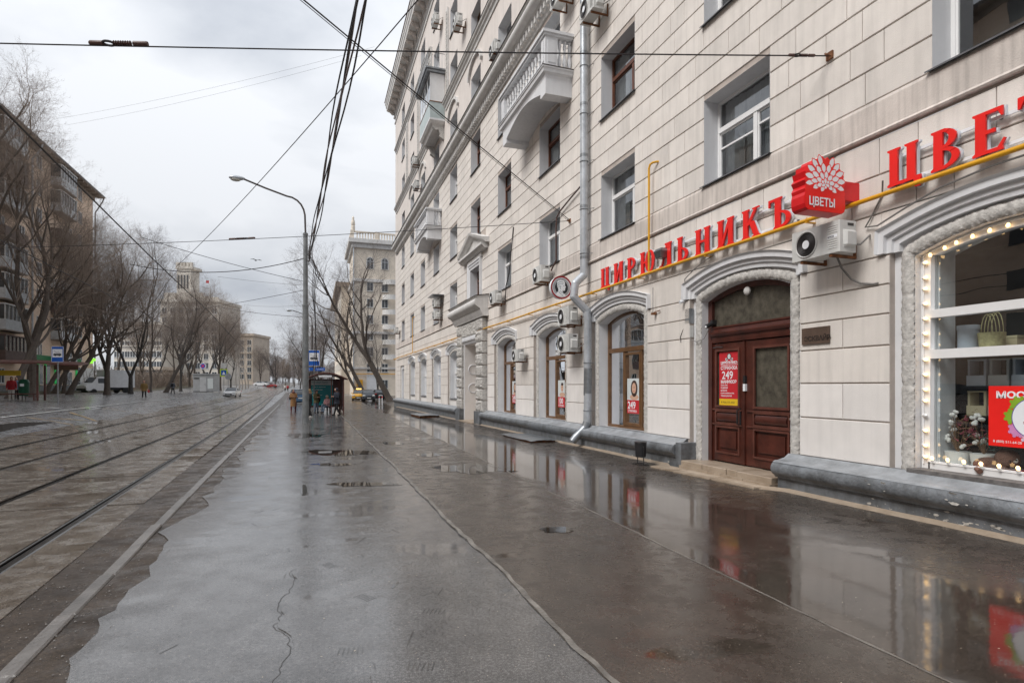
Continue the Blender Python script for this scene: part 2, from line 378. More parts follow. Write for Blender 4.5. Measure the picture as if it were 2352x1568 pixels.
tag(strip('pavement_middle', lambda y: 1.63 + wob(y, 2, .045, .7), lambda y: 3.42 + .03*min(y, 50) + wob(y, 3, .05, .4), YS, .020, M_['asphalt_b'], 4), kind='structure')
tag(strip('pavement_inner', lambda y: 3.2 + .03*min(y, 50), lambda y: 8.6 if y < 61 else 60, ysamples(-6, 121), .010, M_['asphalt_c'], 8, 0), kind='structure')
tag(strip('pavement_patch', lambda y: -.2 + wob(y, 5, .13, 1.3) + max(0, y - 5.8) * .9, lambda y: 1.66 + wob(y, 2, .045, .7), [1.2 + i*.085 for i in range(60)], .0145, M_['asphalt_a'], 4), kind='structure')
# thin asphalt joints across the pavement, worn stones of the kerb
for i in range(64):
    y0 = 3.2 + i * 1.02; ln = .995
    x = KX(y0 + .5); h = .014 + random.uniform(-.006, .006); mb = MB(); z = G(x, y0)
    b = .012
    mb.loft([[(-.06, -ln/2, -.1), (.06, -ln/2, -.1), (.06, ln/2, -.1), (-.06, ln/2, -.1)], [(-.06, -ln/2, 0), (.06, -ln/2, 0), (.06, ln/2, 0), (-.06, ln/2, 0)],
             [(-.06+b, -ln/2+b, b), (.06-b, -ln/2+b, b), (.06-b, ln/2-b, b), (-.06+b, ln/2-b, b)]])
    mb.build('kerb_stone', M_['kerb'], pave, loc=(x + random.uniform(-.006, .006), y0 + .5, z + h - .012), rot=(random.uniform(-.01, .01), random.uniform(-.012, .012), .03 + random.uniform(-.004, .004)))
# tram tracks
BND = [-1.98, -2.55, -4.0, -5.6, -7.05, -8.15]
trk = tag(strip('tram_track_bed', lambda y: -8.4 - SL*y, lambda y: -1.9 - SL*y, ysamples(-8, 400), -.05, M_['dirt'], 8, 0), kind='structure')
y0 = -6.
while y0 < 116:
    ln = 3.2
    for k in range(5):
        a, b = BND[k], BND[k+1]; ga = .09 if k > 0 else .0; gb = .09 if k < 4 else 0
        xr, xl = a - ga, b + gb; vs = []; dz = random.uniform(-.006, .008); tl = random.uniform(-.006, .006)
        q = []
        for i in range(5):
            yy = y0 + .012 + (ln - .024) * i / 4
            for x in (xl, (xl+xr)/2, xr): xx = x - SL*yy; q.append((xx, yy, G(xx, yy) + dz + tl * (i - 2) / 2))
        fs = [(i*3+j, i*3+j+1, (i+1)*3+j+1, (i+1)*3+j) for i in range(4) for j in range(2)]
        rim = [0,1,2,5,8,11,14,13,12,9,6,3]; lo = [(q[r][0], q[r][1], q[r][2]-.06) for r in rim]
        m = MB(); m.add(q + lo, fs + [(rim[(i+1)%12], rim[i], 15+i, 15+(i+1)%12) for i in range(12)])
        m.build('slab', M_['track_slab'], trk)
    y0 += ln
tag(strip('far_track_bed', lambda y: -8.15 - SL*min(y,130), lambda y: -1.98 - SL*min(y,130), [115.7, 122, 130, 140, 150, 160, 170, 180, 200, 230, 260, 300, 360, 420], .0, M_['track_slab'], 4, 0), kind='structure')
for b in BND[1:5]:
    prof = [(-.085, -.05), (-.085, -.012), (-.055, -.006), (-.05, .008), (-.012, .010), (-.006, -.035), (.022, -.035), (.026, .006), (.042, .006), (.046, -.03), (.085, -.012), (.085, -.05)]
    if b in (BND[1], BND[3]): prof = [(-u, v) for u, v in reversed(prof)]
    rings = []
    for y in [-6, -3] + list(range(0, 116, 2)) + list(range(116, 420, 8)):
        x = b - SL * min(y, 130); rings.append([(x + u, y, G(x, y) + v + .004) for u, v in prof])
    MB().loft(rings, cap=False, closed=False).build('rail', M_['rail_steel'], trk)
# car lane and pavement of the far side
tag(strip('road', lambda y: -21 - SL*min(y,130), lambda y: -8.1 - SL*min(y,130), ysamples(-6, 60) + list(range(66, 420, 6)), -.02, M_['asphalt_road'], 14), kind='structure')
tag(strip('far_pavement', lambda y: -34 - SL*min(y,130), lambda y: -20.6 - SL*min(y,130), list(range(0, 420, 6)), .02, M_['asphalt_road'], 8), kind='structure')
verge = tag(strip('verge', lambda y: -28.5 - SL*min(y,130), lambda y: -22 - SL*min(y,130) + wob(y, 8, .4, .2), list(range(30, 176, 3)), .10, M_['grass'], 4, .15), kind='structure')
for i in range(72):                              # kerb along the verge
    y = 30 + i * 2.0; x = -21.7 - SL*min(y, 130)
    MB().box(-.09, .09, -.98, .98, -.1, .13).build('kerb_stone', M_['kerb'], verge, loc=(x, y, G(x, y)), rot=(0, 0, SL))
# worn raised edge of the lane beside the tracks
mb = MB(); rings = []
for y in [4, 8, 12, 16, 20, 22, 23.5, 25, 26.5, 28]:
    h = .30 if y < 22 else max(0, .30 * (29 - y) / 7); w = wob(y, 11, .12, .5)
    x0 = -8.75 - SL*y + w; x1 = -11.5 - SL*y
    rings.append([(x0, y, G(x0, y) - .05), (x0 - .06, y, G(x0, y) + h), (x0 - .5, y, G(x0-.5, y) + h * .8), (x1, y, G(x1, y) + .0), (x1, y, G(x1, y) - .06)])
le = tag(mb.loft(rings, cap=True).build('lane_edge', M_['asphalt_road']), kind='structure')
mb = MB(); mb.loft([[(r[0][0] + .012, r[0][1], r[0][2]), (r[1][0] + .03, r[1][1], r[1][2] - .01)] for r in rings], closed=False, cap=False); mb.build('kerb_face', mat('dirty_kerb', (.035, .03, .027), .6, .3, 4), le)
def mark(pts, w, m, name='road_marking', dz=.012):
    pts = [Vector(p) for p in pts]; n = []
    for a, b in zip(pts, pts[1:]):
        k = max(2, int((b - a).length / 1.5))
        for i in range(k): n.append(a.lerp(b, i / k))
    n.append(pts[-1]); vs = []
    for i, p in enumerate(n):
        d = (n[min(i+1, len(n)-1)] - n[max(i-1, 0)]).to_2d().normalized(); o = Vector((-d.y, d.x)) * w / 2
        for s_ in (-1, 1): x, y = p.x + s_*o.x, p.y + s_*o.y; vs.append((x, y, G(x, y) + dz))
    mb = MB(); mb.add(vs, [(2*i, 2*i+1, 2*i+3, 2*i+2) for i in range(len(n)-1)])
    return tag(mb.build(name, m), kind='structure')
mark([gp(0, 959), gp(150, 942), gp(320, 922.5), gp(430, 912.5)], .16, M_['mark_white'])
mark([gp(61, 958.5), gp(168, 976)], .10, M_['mark_yellow'])
mark([gp(160, 947), gp(221, 967)], .10, M_['mark_yellow'])
mark([gp(110, 959.5), gp(213, 967)], .08, M_['mark_yellow'])
mark([gp(238, 938), gp(290, 945)], .08, M_['mark_yellow'])
mark([gp(90, 937), gp(120, 937.3)], .16, M_['mark_white']); mark([gp(116, 935.6), gp(137, 938)], .3, M_['mark_white'])
mark([gp(0, 948.5), gp(26, 947.6)], .12, M_['mark_white'])
mark([gp(70, 922.4), gp(240, 916)], .12, M_['mark_white']); mark([gp(20, 917.5), gp(100, 917)], .10, M_['mark_white'])
# loose stones in the gutter
mb = MB()
for i in range(900):
    y = 3.2 + abs(random.gauss(0, 6)); x = random.uniform(-2.1, -.95) - .03*y; r = random.uniform(.003, .011); z = G(x, y) + .002
    p = [(x + r*math.cos(a)*random.uniform(.6, 1.2), y + r*math.sin(a)*random.uniform(.6, 1.2)) for a in (0, 1.3, 2.5, 3.8, 5)]
    mb.add([(a, b, z) for a, b in p] + [(x, y, z + r * .7)], [(i_, (i_+1) % 5, 5) for i_ in range(5)])
tag(mb.build('gravel', M_['kerb']), 'grey and brown gravel lying along the kerb', 'gravel', kind='stuff')

# worn seams and cracks of the asphalt, following the sheet edges
def seam(name, fx, ys, w, dz, m, sd):
    a = lambda y: fx(y) - w*(.55 + .9*abs(noise.noise(Vector((sd, y*1.9, 0)))))
    return tag(strip(name, a, lambda y: fx(y) + w*(.4 + .9*abs(noise.noise(Vector((sd+5, y*2.3, 0))))), ys, dz, m, 1, 0), kind='structure')
ysn = [1.0 + i*.07 for i in range(300)] + [22 + i*.3 for i in range(60)]
seam('asphalt_seam', lambda y: 1.63 + wob(y, 2, .045, .7) + .03, ysn, .035, .0225, M_['seam'], 3)
seam('asphalt_seam', lambda y: 3.42 + .03*min(y, 50) + wob(y, 3, .05, .4) - .02, ysn, .018, .0225, M_['seam'], 9)
seam('asphalt_crack', lambda y: -.2 + wob(y, 5, .13, 1.3) + max(0, y - 5.8) * .9 - .02, [1.2 + i*.02 for i in range(252)], .004, .0095, M_['crack'], 15)

# scraped grooves and tread prints pressed into the soft asphalt, crumbs of litter
rg_ = random.Random(12); mb = MB()
def groove(x, y, a, l_, w):
    d = Vector((math.cos(a), math.sin(a), 0))*l_/2; n = Vector((-math.sin(a), math.cos(a), 0))*w/2; c = Vector((x, y, G(x, y) + .0165 if -.1 < x < 1.55 and y < 6.2 else G(x, y) + .0102))
    mb.add([c - d, c - d*.7 + n, c + d*.6 + n*1.2, c + d, c + d*.7 - n, c - d*.6 - n], [(5, 4, 3, 2, 1, 0)[::-1]])
for i in range(46): x = rg_.uniform(-1.0, 1.4); groove(x, rg_.uniform(3.4, 16), rg_.choice([1.0, 1.25, 1.7]) + rg_.gauss(0, .18), rg_.uniform(.06, .34), rg_.uniform(.008, .03))
for cx_, cy_, a0_ in ((.15, 3.9, 1.4), (.55, 3.55, 1.2), (.35, 4.9, .6), (.8, 4.4, 1.1), (.1, 5.9, .5), (.95, 7.2, 1.6), (.7, 9.0, 1.7)):
    for i in range(6): groove(cx_ + .03*i*math.sin(a0_), cy_ - .03*i*math.cos(a0_), a0_ + rg_.gauss(0, .05), .12, .008)
tag(mb.build('scraped_grooves', M_['gouge']), 'shallow wet grooves and tread prints in the grey asphalt', 'grooves', kind='stuff')
mb = MB()
for i in range(520):
    y = 2.2 + abs(rg_.gauss(0, 7)); x = rg_.choice([rg_.uniform(1.2, 7.3), rg_.uniform(5.8, 7.3), rg_.uniform(-1.2, 2)]); r = rg_.uniform(.003, .011); a = rg_.uniform(0, 6); z = G(x, y) + .023
    mb.add([(x + r*math.cos(a + k*1.57)*(1 if k % 2 else .5), y + r*math.sin(a + k*1.57)*(1 if k % 2 else .5), z + .001*(k % 2)) for k in range(4)], [(0, 1, 2, 3)])
tag(mb.build('litter_crumbs', M_['litter_pale']), 'pale crumbs and scraps scattered over the wet pavement', 'litter', kind='stuff')

# standing water lying on the asphalt
mk('water', (.030, .026, .022), .02, 0, spec=.6)
def puddle(px0, px1, py0, py1, dz, sd, sk=0.):
    pts = []; cx, cy, rx, ry = (px0+px1)/2, (py0+py1)/2, (px1-px0)/2, (py1-py0)/2
    for k in range(44):
        a = 2*PI*k/44; q = 1 + .42*noise.noise(Vector((1.6*math.cos(a) + sd, 1.6*math.sin(a), 0))) + .22*noise.noise(Vector((5*math.cos(a) + sd, 5*math.sin(a), 3)))
        x, y = groundpt(cx + rx*q*math.cos(a) + sk*math.sin(a), cy - ry*q*math.sin(a), -.05 if cy < 1100 else 0.); pts.append((x, y))
    mx, my = sum(p[0] for p in pts)/44, sum(p[1] for p in pts)/44; zc = G(mx, my) + dz
    mb = MB(); mb.add([(x, y, zc + (G(x, y) - G(mx, my))) for x, y in pts], [tuple(range(44))]); tag(mb.build('puddle', M_['water']), kind='structure')
for q in ((690, 862, 1031, 1044, .0125, 1), (765, 905, 1101, 1111, .0125, 2), (688, 706, 1106, 1132, .0125, 3), (1246, 1312, 1206, 1222, .0235, 7), (655, 742, 992, 1002, .0125, 9), (720, 800, 1062, 1069, .0125, 13)): puddle(*q)
for q in ((1000, 1165, 1066, 1088, .0225, 8), (880, 930, 1012, 1020, .0225, 14), (955, 1010, 1040, 1048, .0225, 15)): puddle(*q)
# ------------------------------------------------------------------ the near apartment building
W = 7.7
BLD = thing('apartment_building', 'long cream stuccoed apartment block with rusticated blocks, mouldings and balustraded balconies', 'building', (W, 20, 0))
BL0 = Vector((W, 20, 0))
def bput(mb, name, m, smooth=False, parent=None):          # world coordinates -> child of the building (or of one of its parts)
    o = mb.build(name, m, parent or BLD, smooth)
    if parent is None: o.location = -BL0
    return o
COLS = [(-1.0, .8), (3.58, 5.36), (8.22, 10.05), (12.8, 14.6), (17.5, 19.33), (22.5, 24.3), (27.15, 28.95), (32, 33.8), (37, 38.85), (42.05, 43.85), (47, 48.85), (52.15, 53.95)]
FLO = {2: (5.87, 7.66), 3: (9.22, 11.0), 4: (12.6, 14.42), 5: (15.95, 17.6), 6: (19.35, 20.95), 7: (22.5, 24.2), 8: (25.8, 27.4)}
GC = dict(shop=4.46, door=9.05, A=13.72, B=18.45, C=23.4, D=33.0, E=38.0, F=43.0, Gg=48.0)
Y0B, Y1B, ZTOP = -7.0, 57.6, 30.0
A_IN, Z_SPR, Z_APX = 1.2, 3.50, 3.74
def hits(a0, a1, b0, b1): return a0 < b1 - 1e-6 and b0 < a1 - 1e-6
def panel(mb, y0, y1, z0, z1, ops, X):
    ys = sorted({y0, y1} | {min(max(v, y0), y1) for o in ops for v in o[:2]}); zs = sorted({z0, z1} | {min(max(v, z0), z1) for o in ops for v in o[2:]})
    for a, b in zip(ys, ys[1:]):
        for c, d in zip(zs, zs[1:]):
            if any(o[0] < (a+b)/2 < o[1] and o[2] < (c+d)/2 < o[3] for o in ops): continue
            mb.add([(X, b, c), (X, a, c), (X, a, d), (X, b, d)], [(0, 1, 2, 3)])
OPS_G = [(c - A_IN, c + A_IN, .12 if k == 'door' else .55 if k in ('shop', 'A', 'B', 'C') else .95, Z_APX) for k, c in GC.items()] + [(27.2, 30.0, -.5, 3.9), (52.9, 54.6, .15, 3.3)]
def wz(f, i):                                                # (z0, z1) of one window
    z0, z1 = FLO[f]
    if f == 4 and i in (4, 8): z0 = 11.8
    if f == 6 and i == 8: z0 = 18.4
    if f == 7 and i == 8: z0 = 21.7
    return z0, z1
OPS_U = [(a, b, *wz(f, i)) for f in FLO for i, (a, b) in enumerate(COLS)]
mb = MB(); panel(mb, Y0B, Y1B, -.6, 5.30, OPS_G, 7.82); bput(mb, 'wall', M_['white_plaster'])
mb = MB(); panel(mb, Y0B, Y1B, 5.30, 14.7, [o for o in OPS_U if o[2] < 14.6], 7.722); bput(mb, 'wall', M_['joint'])
mb = MB(); panel(mb, Y0B, Y1B, 14.7, ZTOP, [o for o in OPS_U if o[2] > 14.6], 7.715); mb.box(7.9, 22, Y0B, 61.5, 29.9, 30); mb.box(8.05, 22, 57.6, 61, -.5, 30); mb.box(7.9, 22, Y0B - .1, Y0B, -.5, 30)
bput(mb, 'wall', M_['plaster'])
# ---- rusticated blocks
blocks = []                                                  # y0, y1, z0, z1, front, back, paint
def subtract(y0, y1, cuts):
    segs = [(y0, y1)]
    for a, b in cuts:
        n = []
        for s, e in segs:
            if b <= s or a >= e: n.append((s, e)); continue
            if a > s: n.append((s, a))
            if b < e: n.append((b, e))
        segs = n
    return segs
rb = random.Random(11)
zj = [.56, 1.2, 1.76, 2.3, 2.75, 3.17, 3.58, 4.2, 4.76, 5.30]
for ci, (z0, z1) in enumerate(zip(zj, zj[1:])):
    hw = 1.5 if z1 <= 3.6 else 1.62 if z1 <= 4.25 else 0
    cuts = [(c - hw, c + hw) for c in GC.values() if hw] + [(25.95, 31.15)] + ([(52.6, 54.9)] if z1 < 3.6 else [])
    for s, e in subtract(Y0B, 57.5, cuts):
        L_ = e - s
        if L_ < .12: continue
        if hw and L_ < 2.6: parts = [(s, e)] if ci % 2 == 0 else [(s, s + L_ * .48), (s + L_ * .48, e)]
        else:
            bl = [.95, .62, .85, .5] if ci > 6 else [1.3, .8]
            parts = []; y = s; k = ci
            while y < e - .05:
                w = bl[k % len(bl)] * rb.uniform(.9, 1.1); k += 1
                if e - y - w < .35: w = e - y
                parts.append((y, min(e, y + w))); y += w
        for a, b in parts:
            rep = (z1 < 1.8 and b < 34) or (z1 < 2.4 and rb.random() < .25 and b < 34)
            blocks.append((a, b, z0, z1, 7.70, 7.83, rep))
zc = 5.86; crs = []
while zc < 14.5: crs.append((zc, min(zc + .4815, 14.66))); zc += .4815
for ci, (z0, z1) in enumerate(crs):
    cuts = [(o[0], o[1]) for o in OPS_U if o[3] < 14.6 and o[2] < z1 - .06 and o[3] > z0 + .06]
    part_cuts = []
    if z0 < 8.1: cuts += [(26.85, 29.9)]
    if 7.9 < z0 < 9.2: cuts += [(26.2, 30.9)]
    for s, e in subtract(Y0B, 57.5, cuts):
        y = s; k = ci * 2 + int(s * 3); plain = ci % 7 in (4, 6)
        while y < e - .05:
            w = (rb.uniform(1.5, 2.1) if plain else [.98, .60, .72, .55][k % 4] * rb.uniform(.93, 1.07)); k += 1
            if e - y - w < .3: w = e - y
            blocks.append((y, min(e, y + w), z0, z1, 7.70, 7.724, False)); y += w
def block_mesh(mb, y0, y1, z0, z1, xf, xb, c=.007, gy=.0055, gz=.011):
    a, b, lo, hi = y0 + gy, y1 - gy, z0 + gz, z1 - gz
    mb.add([(xb, b, lo), (xb, a, lo), (xb, a, hi), (xb, b, hi), (xf + c, b, lo), (xf + c, a, lo), (xf + c, a, hi), (xf + c, b, hi),
            (xf, b - c, lo + c), (xf, a + c, lo + c), (xf, a + c, hi - c), (xf, b - c, hi - c)],
           [(0,1,5,4),(1,2,6,5),(2,3,7,6),(3,0,4,7),(4,5,9,8),(5,6,10,9),(6,7,11,10),(7,4,8,11),(8,9,10,11)])
def seen(b):
    Y = (b[0] + b[1]) / 2; d = W*SA + Y*CA
    if d < 1: return 0
    x = CXP + FPX*(W*CA - Y*SA)/d; y = CYP - FPX*((b[2]+b[3])/2 - HCAM)/d
    return (b[1]-b[0])*(b[3]-b[2])/d**3 if -60 < x < 2400 and -40 < y < 1600 else 0
blocks.sort(key=seen, reverse=True)
stuff = MB(); stuff2 = MB()
for i, b in enumerate(blocks):
    if i < 290:
        mb = MB(); block_mesh(mb, *b[:6]); bput(mb, 'block', M_['block_repaint' if b[6] else 'block'])
    else: block_mesh(stuff2 if b[6] else stuff, *b[:6])
tag(bput(stuff, 'block_courses', M_['block_far']), kind='stuff'); tag(bput(stuff2, 'repainted_block_courses', M_['block_repaint']), kind='stuff')
# dark joint backing of the ground floor piers
mb = MB(); bc = sorted(GC.values())
for s, e in subtract(Y0B, 57.5, [(c - 1.49, c + 1.49) for c in bc] + [(26, 31.1), (52.6, 54.9)]): mb.box(7.722, 7.84, s + .015, e - .015, .5, 3.6)
for s, e in subtract(Y0B, 57.5, [(26, 31.1)]): mb.box(7.724, 7.84, s + .01, e - .01, 4.21, 5.29)
for s, e in subtract(Y0B, 57.5, [(c - 1.6, c + 1.6) for c in bc] + [(26, 31.1)]): mb.box(7.7235, 7.84, s + .012, e - .012, 3.6, 4.21)
bput(mb, 'joint_backing', M_['joint'])
# ---- extruded mouldings along the wall
def mould(name, prof, m, y0=Y0B, y1=Y1B, smooth=True, cuts=()):
    for s, e in subtract(y0, y1, cuts):
        mb = MB(); mb.loft([[(x, e, z) for x, z in prof], [(x, s, z) for x, z in prof]], cap=True); bput(mb, name, m, smooth)
def arcp(cx, cz, r, a0, a1, n=8): return [(cx + r*math.cos(R(a0 + (a1-a0)*i/n)), cz + r*math.sin(R(a0 + (a1-a0)*i/n))) for i in range(n+1)]
mould('belt_course', [(7.74, 5.335), (7.655, 5.335), (7.64, 5.36), (7.672, 5.40), (7.672, 5.80), (7.69, 5.85), (7.74, 5.85)], M_['belt'], smooth=False, cuts=[(26.4, 30.7)])
mould('cornice', [(7.74, 14.62), (7.66, 14.62), (7.64, 14.70), (7.60, 14.72), (7.60, 14.98), (7.46, 15.00), (7.44, 15.05)] + arcp(7.40, 15.27, .20, 280, 95) + [(7.34, 15.50), (7.22, 15.515), (7.22, 15.545), (7.74, 15.62)], M_['moulding'])
mould('cornice_tin', [(7.74, 15.635), (7.19, 15.56), (7.18, 15.53), (7.195, 15.55), (7.74, 15.622)], M_['tin_dark'])
dm = MB().box(-.13, 0, -.075, .075, -.115, .115).mesh('dentil', M_['moulding'])
y = 3.0
while y < 57:
    put('dentil', dm, BLD, Vector((7.598, y, 14.86)) - BL0); y += .29
tag(bput(MB().loft([[(7.60, 57.4, 14.75), (7.585, 57.4, 14.75), (7.585, 57.4, 14.97), (7.60, 57.4, 14.97)], [(7.60, 3, 14.75), (7.585, 3, 14.75), (7.585, 3, 14.97), (7.60, 3, 14.97)]]), 'dentil_backing', M_['moulding_warm']))
# string course of the upper floors, stepping forward at the pilasters
prof5 = [(7.73, 18.72), (7.66, 18.72), (7.64, 18.86), (7.56, 18.92), (7.55, 19.02), (7.46, 19.06), (7.45, 19.16), (7.73, 19.22)]
mould('string_course', prof5, M_['moulding'], 18, 57.6, cuts=[(21.0, 22.2), (35.0, 39.2)])
mould('string_course', [(x - .14 if x < 7.7 else x, z) for x, z in prof5], M_['moulding'], 21.0, 22.2)
mould('string_course_tin', [(7.74, 19.235), (7.43, 19.18), (7.42, 19.15), (7.74, 19.222)], M_['tin_dark'], 18, 57.6, cuts=[(35.0, 39.2)])
mould('string_course', [(x, z + 5.9) for x, z in prof5], M_['moulding'], 39.3, 57.6); 
# top cornice with modillions
mould('top_cornice', [(7.74, 28.0), (7.64, 28.0), (7.62, 28.12), (7.70, 28.2), (7.70, 28.5), (7.60, 28.55), (7.58, 28.9), (7.5, 28.95), (7.48, 29.15), (6.86, 29.2), (6.84, 29.42), (6.78, 29.5), (6.76, 29.7), (6.70, 29.78), (6.68, 30.05), (7.74, 30.3)], M_['moulding'], 18, 58.6, smooth=False)
mould('gutter_edge', [(7.74, 30.34), (6.64, 30.1), (6.63, 30.02), (6.66, 30.06), (7.74, 30.31)], M_['rust'], 18, 58.7)
mm = MB(); prof = [(0, 0), (-.52, .0), (-.56, -.08), (-.50, -.18), (-.40, -.16), (-.30, -.22), (-.18, -.36), (-.08, -.42), (0, -.42)]
mm.loft([[(x, -.16, z) for x, z in prof], [(x, .16, z) for x, z in prof]]); mm.box(-.60, -.48, -.19, .19, -.07, .0)
mme = mm.mesh('modillion', M_['moulding_warm'], 50)
y = 36.2
while y < 58.2: put('modillion', mme, BLD, Vector((7.47, y, 29.185)) - BL0); y += 1.22
dm2 = MB().box(-.05, 0, -.06, .06, -.12, .12).mesh('dentil', M_['moulding_warm']); y = 40.
while y < 57.4: put('dentil', dm2, BLD, Vector((7.575, y, 28.74)) - BL0); y += .30
# plaster ornament strips between upper windows
def ornament(y, z0, z1, w=.42):
    mb = MB(); mb.box(7.60, 7.72, y - w/2, y + w/2, z0, z1); bput(mb, 'ornament_panel', M_['moulding'])
    mb = MB(); z = z0 + .15; k = 0
    while z < z1 - .15:
        for s in (-1, 1): mb.ball((7.59, y + s * .09, z), .085, 6, 4, (.5, .8, 1.3))
        mb.ball((7.585, y, z + .12), .06, 6, 4); z += .27; k += 1
    bput(mb, 'leaf_relief', M_['stucco'], True)
for yy in (21.6, 24.9, 34.3, 39.6, 44.6, 50.3): ornament(yy, 19.25, 24.6)
for i in (6, 7, 9, 10):                                        # segmental hoods over fifth floor windows
    c = (COLS[i][0] + COLS[i][1]) / 2; mb = MB(); pts = [(c + 1.15*math.cos(t), 17.55 + .75*math.sin(t)) for t in [PI*k/12 for k in range(13)]]
    mb.loft([[(7.72, y, z), (7.58, y, z), (7.58, c + (y-c)*1.13, z + .12), (7.72, c + (y-c)*1.13, z + .12)] for y, z in pts]); bput(mb, 'hood_mould', M_['moulding'], 40)
# ---- plinth with its rounded top
def plinth(y0, y1):
    prof = [(7.95, -.6), (7.46, -.6), (7.46, .17), (7.40, .185), (7.385, .22)] + arcp(7.43, .335, .125, 235, 80, 10) + [(7.60, .49), (7.70, .56), (7.95, .56)]
    n = max(2, int((y1 - y0) / .22)); rings = []
    for i in range(n + 1):
        y = y1 + (y0 - y1) * i / n
        rings.append([(x + (.010*noise.noise(Vector((y*1.7, z*3, 1))) if x < 7.6 else 0), y, z + (.008*noise.noise(Vector((y*2.1, x*4, 5))) if 0 < z < .5 else 0)) for x, z in prof])
    mb = MB(); mb.loft(rings)
    k = len(prof); bput(mb, 'plinth', M_['plinth'], 45)
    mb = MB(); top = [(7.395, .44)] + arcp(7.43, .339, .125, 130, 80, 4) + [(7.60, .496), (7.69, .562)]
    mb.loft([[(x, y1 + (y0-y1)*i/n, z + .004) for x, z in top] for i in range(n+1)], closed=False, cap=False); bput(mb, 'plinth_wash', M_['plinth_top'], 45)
for a, b in ((Y0B, 7.78), (10.62, 26.1), (31.0, 57.5)): plinth(a, b)
for q in ((7.36, 7.9, 26.1, 27.15, -.5, .5), (7.36, 7.9, 30.05, 31.0, -.5, .5), (7.40, 7.9, 10.42, 10.62, -.4, .50)): bput(MB().box(*q), 'plinth_block', M_['plinth'])
mb = MB(); rp = random.Random(3)                               # flaked paint and bare render on the plinth
for i in range(120):
    y = rp.choice([rp.gauss(4.9, .18), rp.gauss(5.9, .12), rp.gauss(4.3, .2), rp.gauss(5.3, .5), rp.gauss(12.5, 1)]); up = rp.random() < .3; s = .004 + .03*rp.random()**3
    if up: a = R(rp.uniform(140, 200)); x, z = 7.43 + .129*math.cos(a), .335 + .129*math.sin(a); nx, nz = math.cos(a), math.sin(a)
    else: x, z, nx, nz = 7.455, rp.uniform(-.02, .1) if rp.random() < .8 else rp.uniform(.05, .16), -1, 0
    ps = []
    for k in range(6):
        t = PI*k/3; r_ = s * rp.uniform(.5, 1.3); dy, dt = r_*math.cos(t)*1.7, r_*math.sin(t)*.7
        ps.append((x + nz*dt*-1 + nx*.003 if up else x, y + dy, z + (nx*dt*-1 if up else dt)))
    mb.add([(p[0] + (nx*.004 if up else 0), p[1], p[2] + (nz*.004 if up else 0)) for p in ps], [tuple(range(6))])
tag(bput(mb, 'flaked_paint', M_['plinth_peel']), kind='stuff')
mb = MB(); rings = []
for i in range(120):                                           # mortar fillet where the pavement meets the plinth
    y = -4 + i * .5; w = .10 + .06*noise.noise(Vector((y*1.3, 0, 0))); x = 7.47 if not 7.8 < y < 10.6 else 7.2
    rings.append([(x, y, G(x, y) + .055), (x - w*.6, y, G(x, y) + .03), (x - w - .03, y, G(x, y) + .009)])
bput(mb.loft(rings, closed=False, cap=False), 'mortar_fillet', M_['stone_step'])
# ---- swept mouldings round openings
def arch_path(c, a, zb, zs, za, n=14, jamb=True, step=None):
    h = za - zs; Rr = (a*a + h*h) / (2*h); cz = za - Rr; t = math.asin(a / Rr); pts = []
    if jamb:
        k = max(1, int((zs - zb) / step)) if step else 1
        pts += [(c + a, zb + (zs - zb)*i/k) for i in range(k)]
    if step: n = max(6, int(2*t*Rr / step))
    pts += [(c + Rr*math.sin(t - 2*t*i/n), cz + Rr*math.cos(t - 2*t*i/n)) for i in range(n + 1)]
    if jamb: pts += [(c - a, zs + (zb - zs)*(i+1)/k) for i in range(k)]
    return pts
def sweep(mb, path, prof, cap=True):
    rings = []; n = len(path)
    for i, (y, z) in enumerate(path):
        a, b = path[max(i-1, 0)], path[min(i+1, n-1)]; ty, tz = b[0]-a[0], b[1]-a[1]; l_ = math.hypot(ty, tz); ny, nz = tz/l_, -ty/l_
        if 0 < i < n-1:
            t1 = Vector((y-a[0], z-a[1])).normalized(); t2 = Vector((b[0]-y, b[1]-z)).normalized(); f = 1/max(.6, math.sqrt((1 + t1.dot(t2))/2))
        else: f = 1
        rings.append([(X, y + ny*u*f, z + nz*u*f) for u, X in prof])
    mb.loft(rings, cap=cap)
def rope(mb, path, r, X, tw=16., n=12):
    s = 0; rings = []; m = len(path)
    for i, (y, z) in enumerate(path):
        a, b = path[max(i-1, 0)], path[min(i+1, m-1)]; ty, tz = b[0]-a[0], b[1]-a[1]; l_ = math.hypot(ty, tz); ny, nz = tz/l_, -ty/l_
        if i: s += math.hypot(y - path[i-1][0], z - path[i-1][1])
        ring = []
        for k in range(n):
            t = 2*PI*k/n; q = r * (.80 + .10*abs(math.sin(1.5*t + s*tw*.9)) + .16*abs(math.sin(2.5*t - s*34)) + .10*noise.noise(Vector((s*26, t*2.4, path[0][0]))) - .14*max(0, math.cos(s*2*PI/.62))**14)
            u, v = q*math.cos(t), q*math.sin(t)*.62; ring.append((X - v, y + ny*u, z + nz*u))
        rings.append(ring)
    mb.loft(rings)
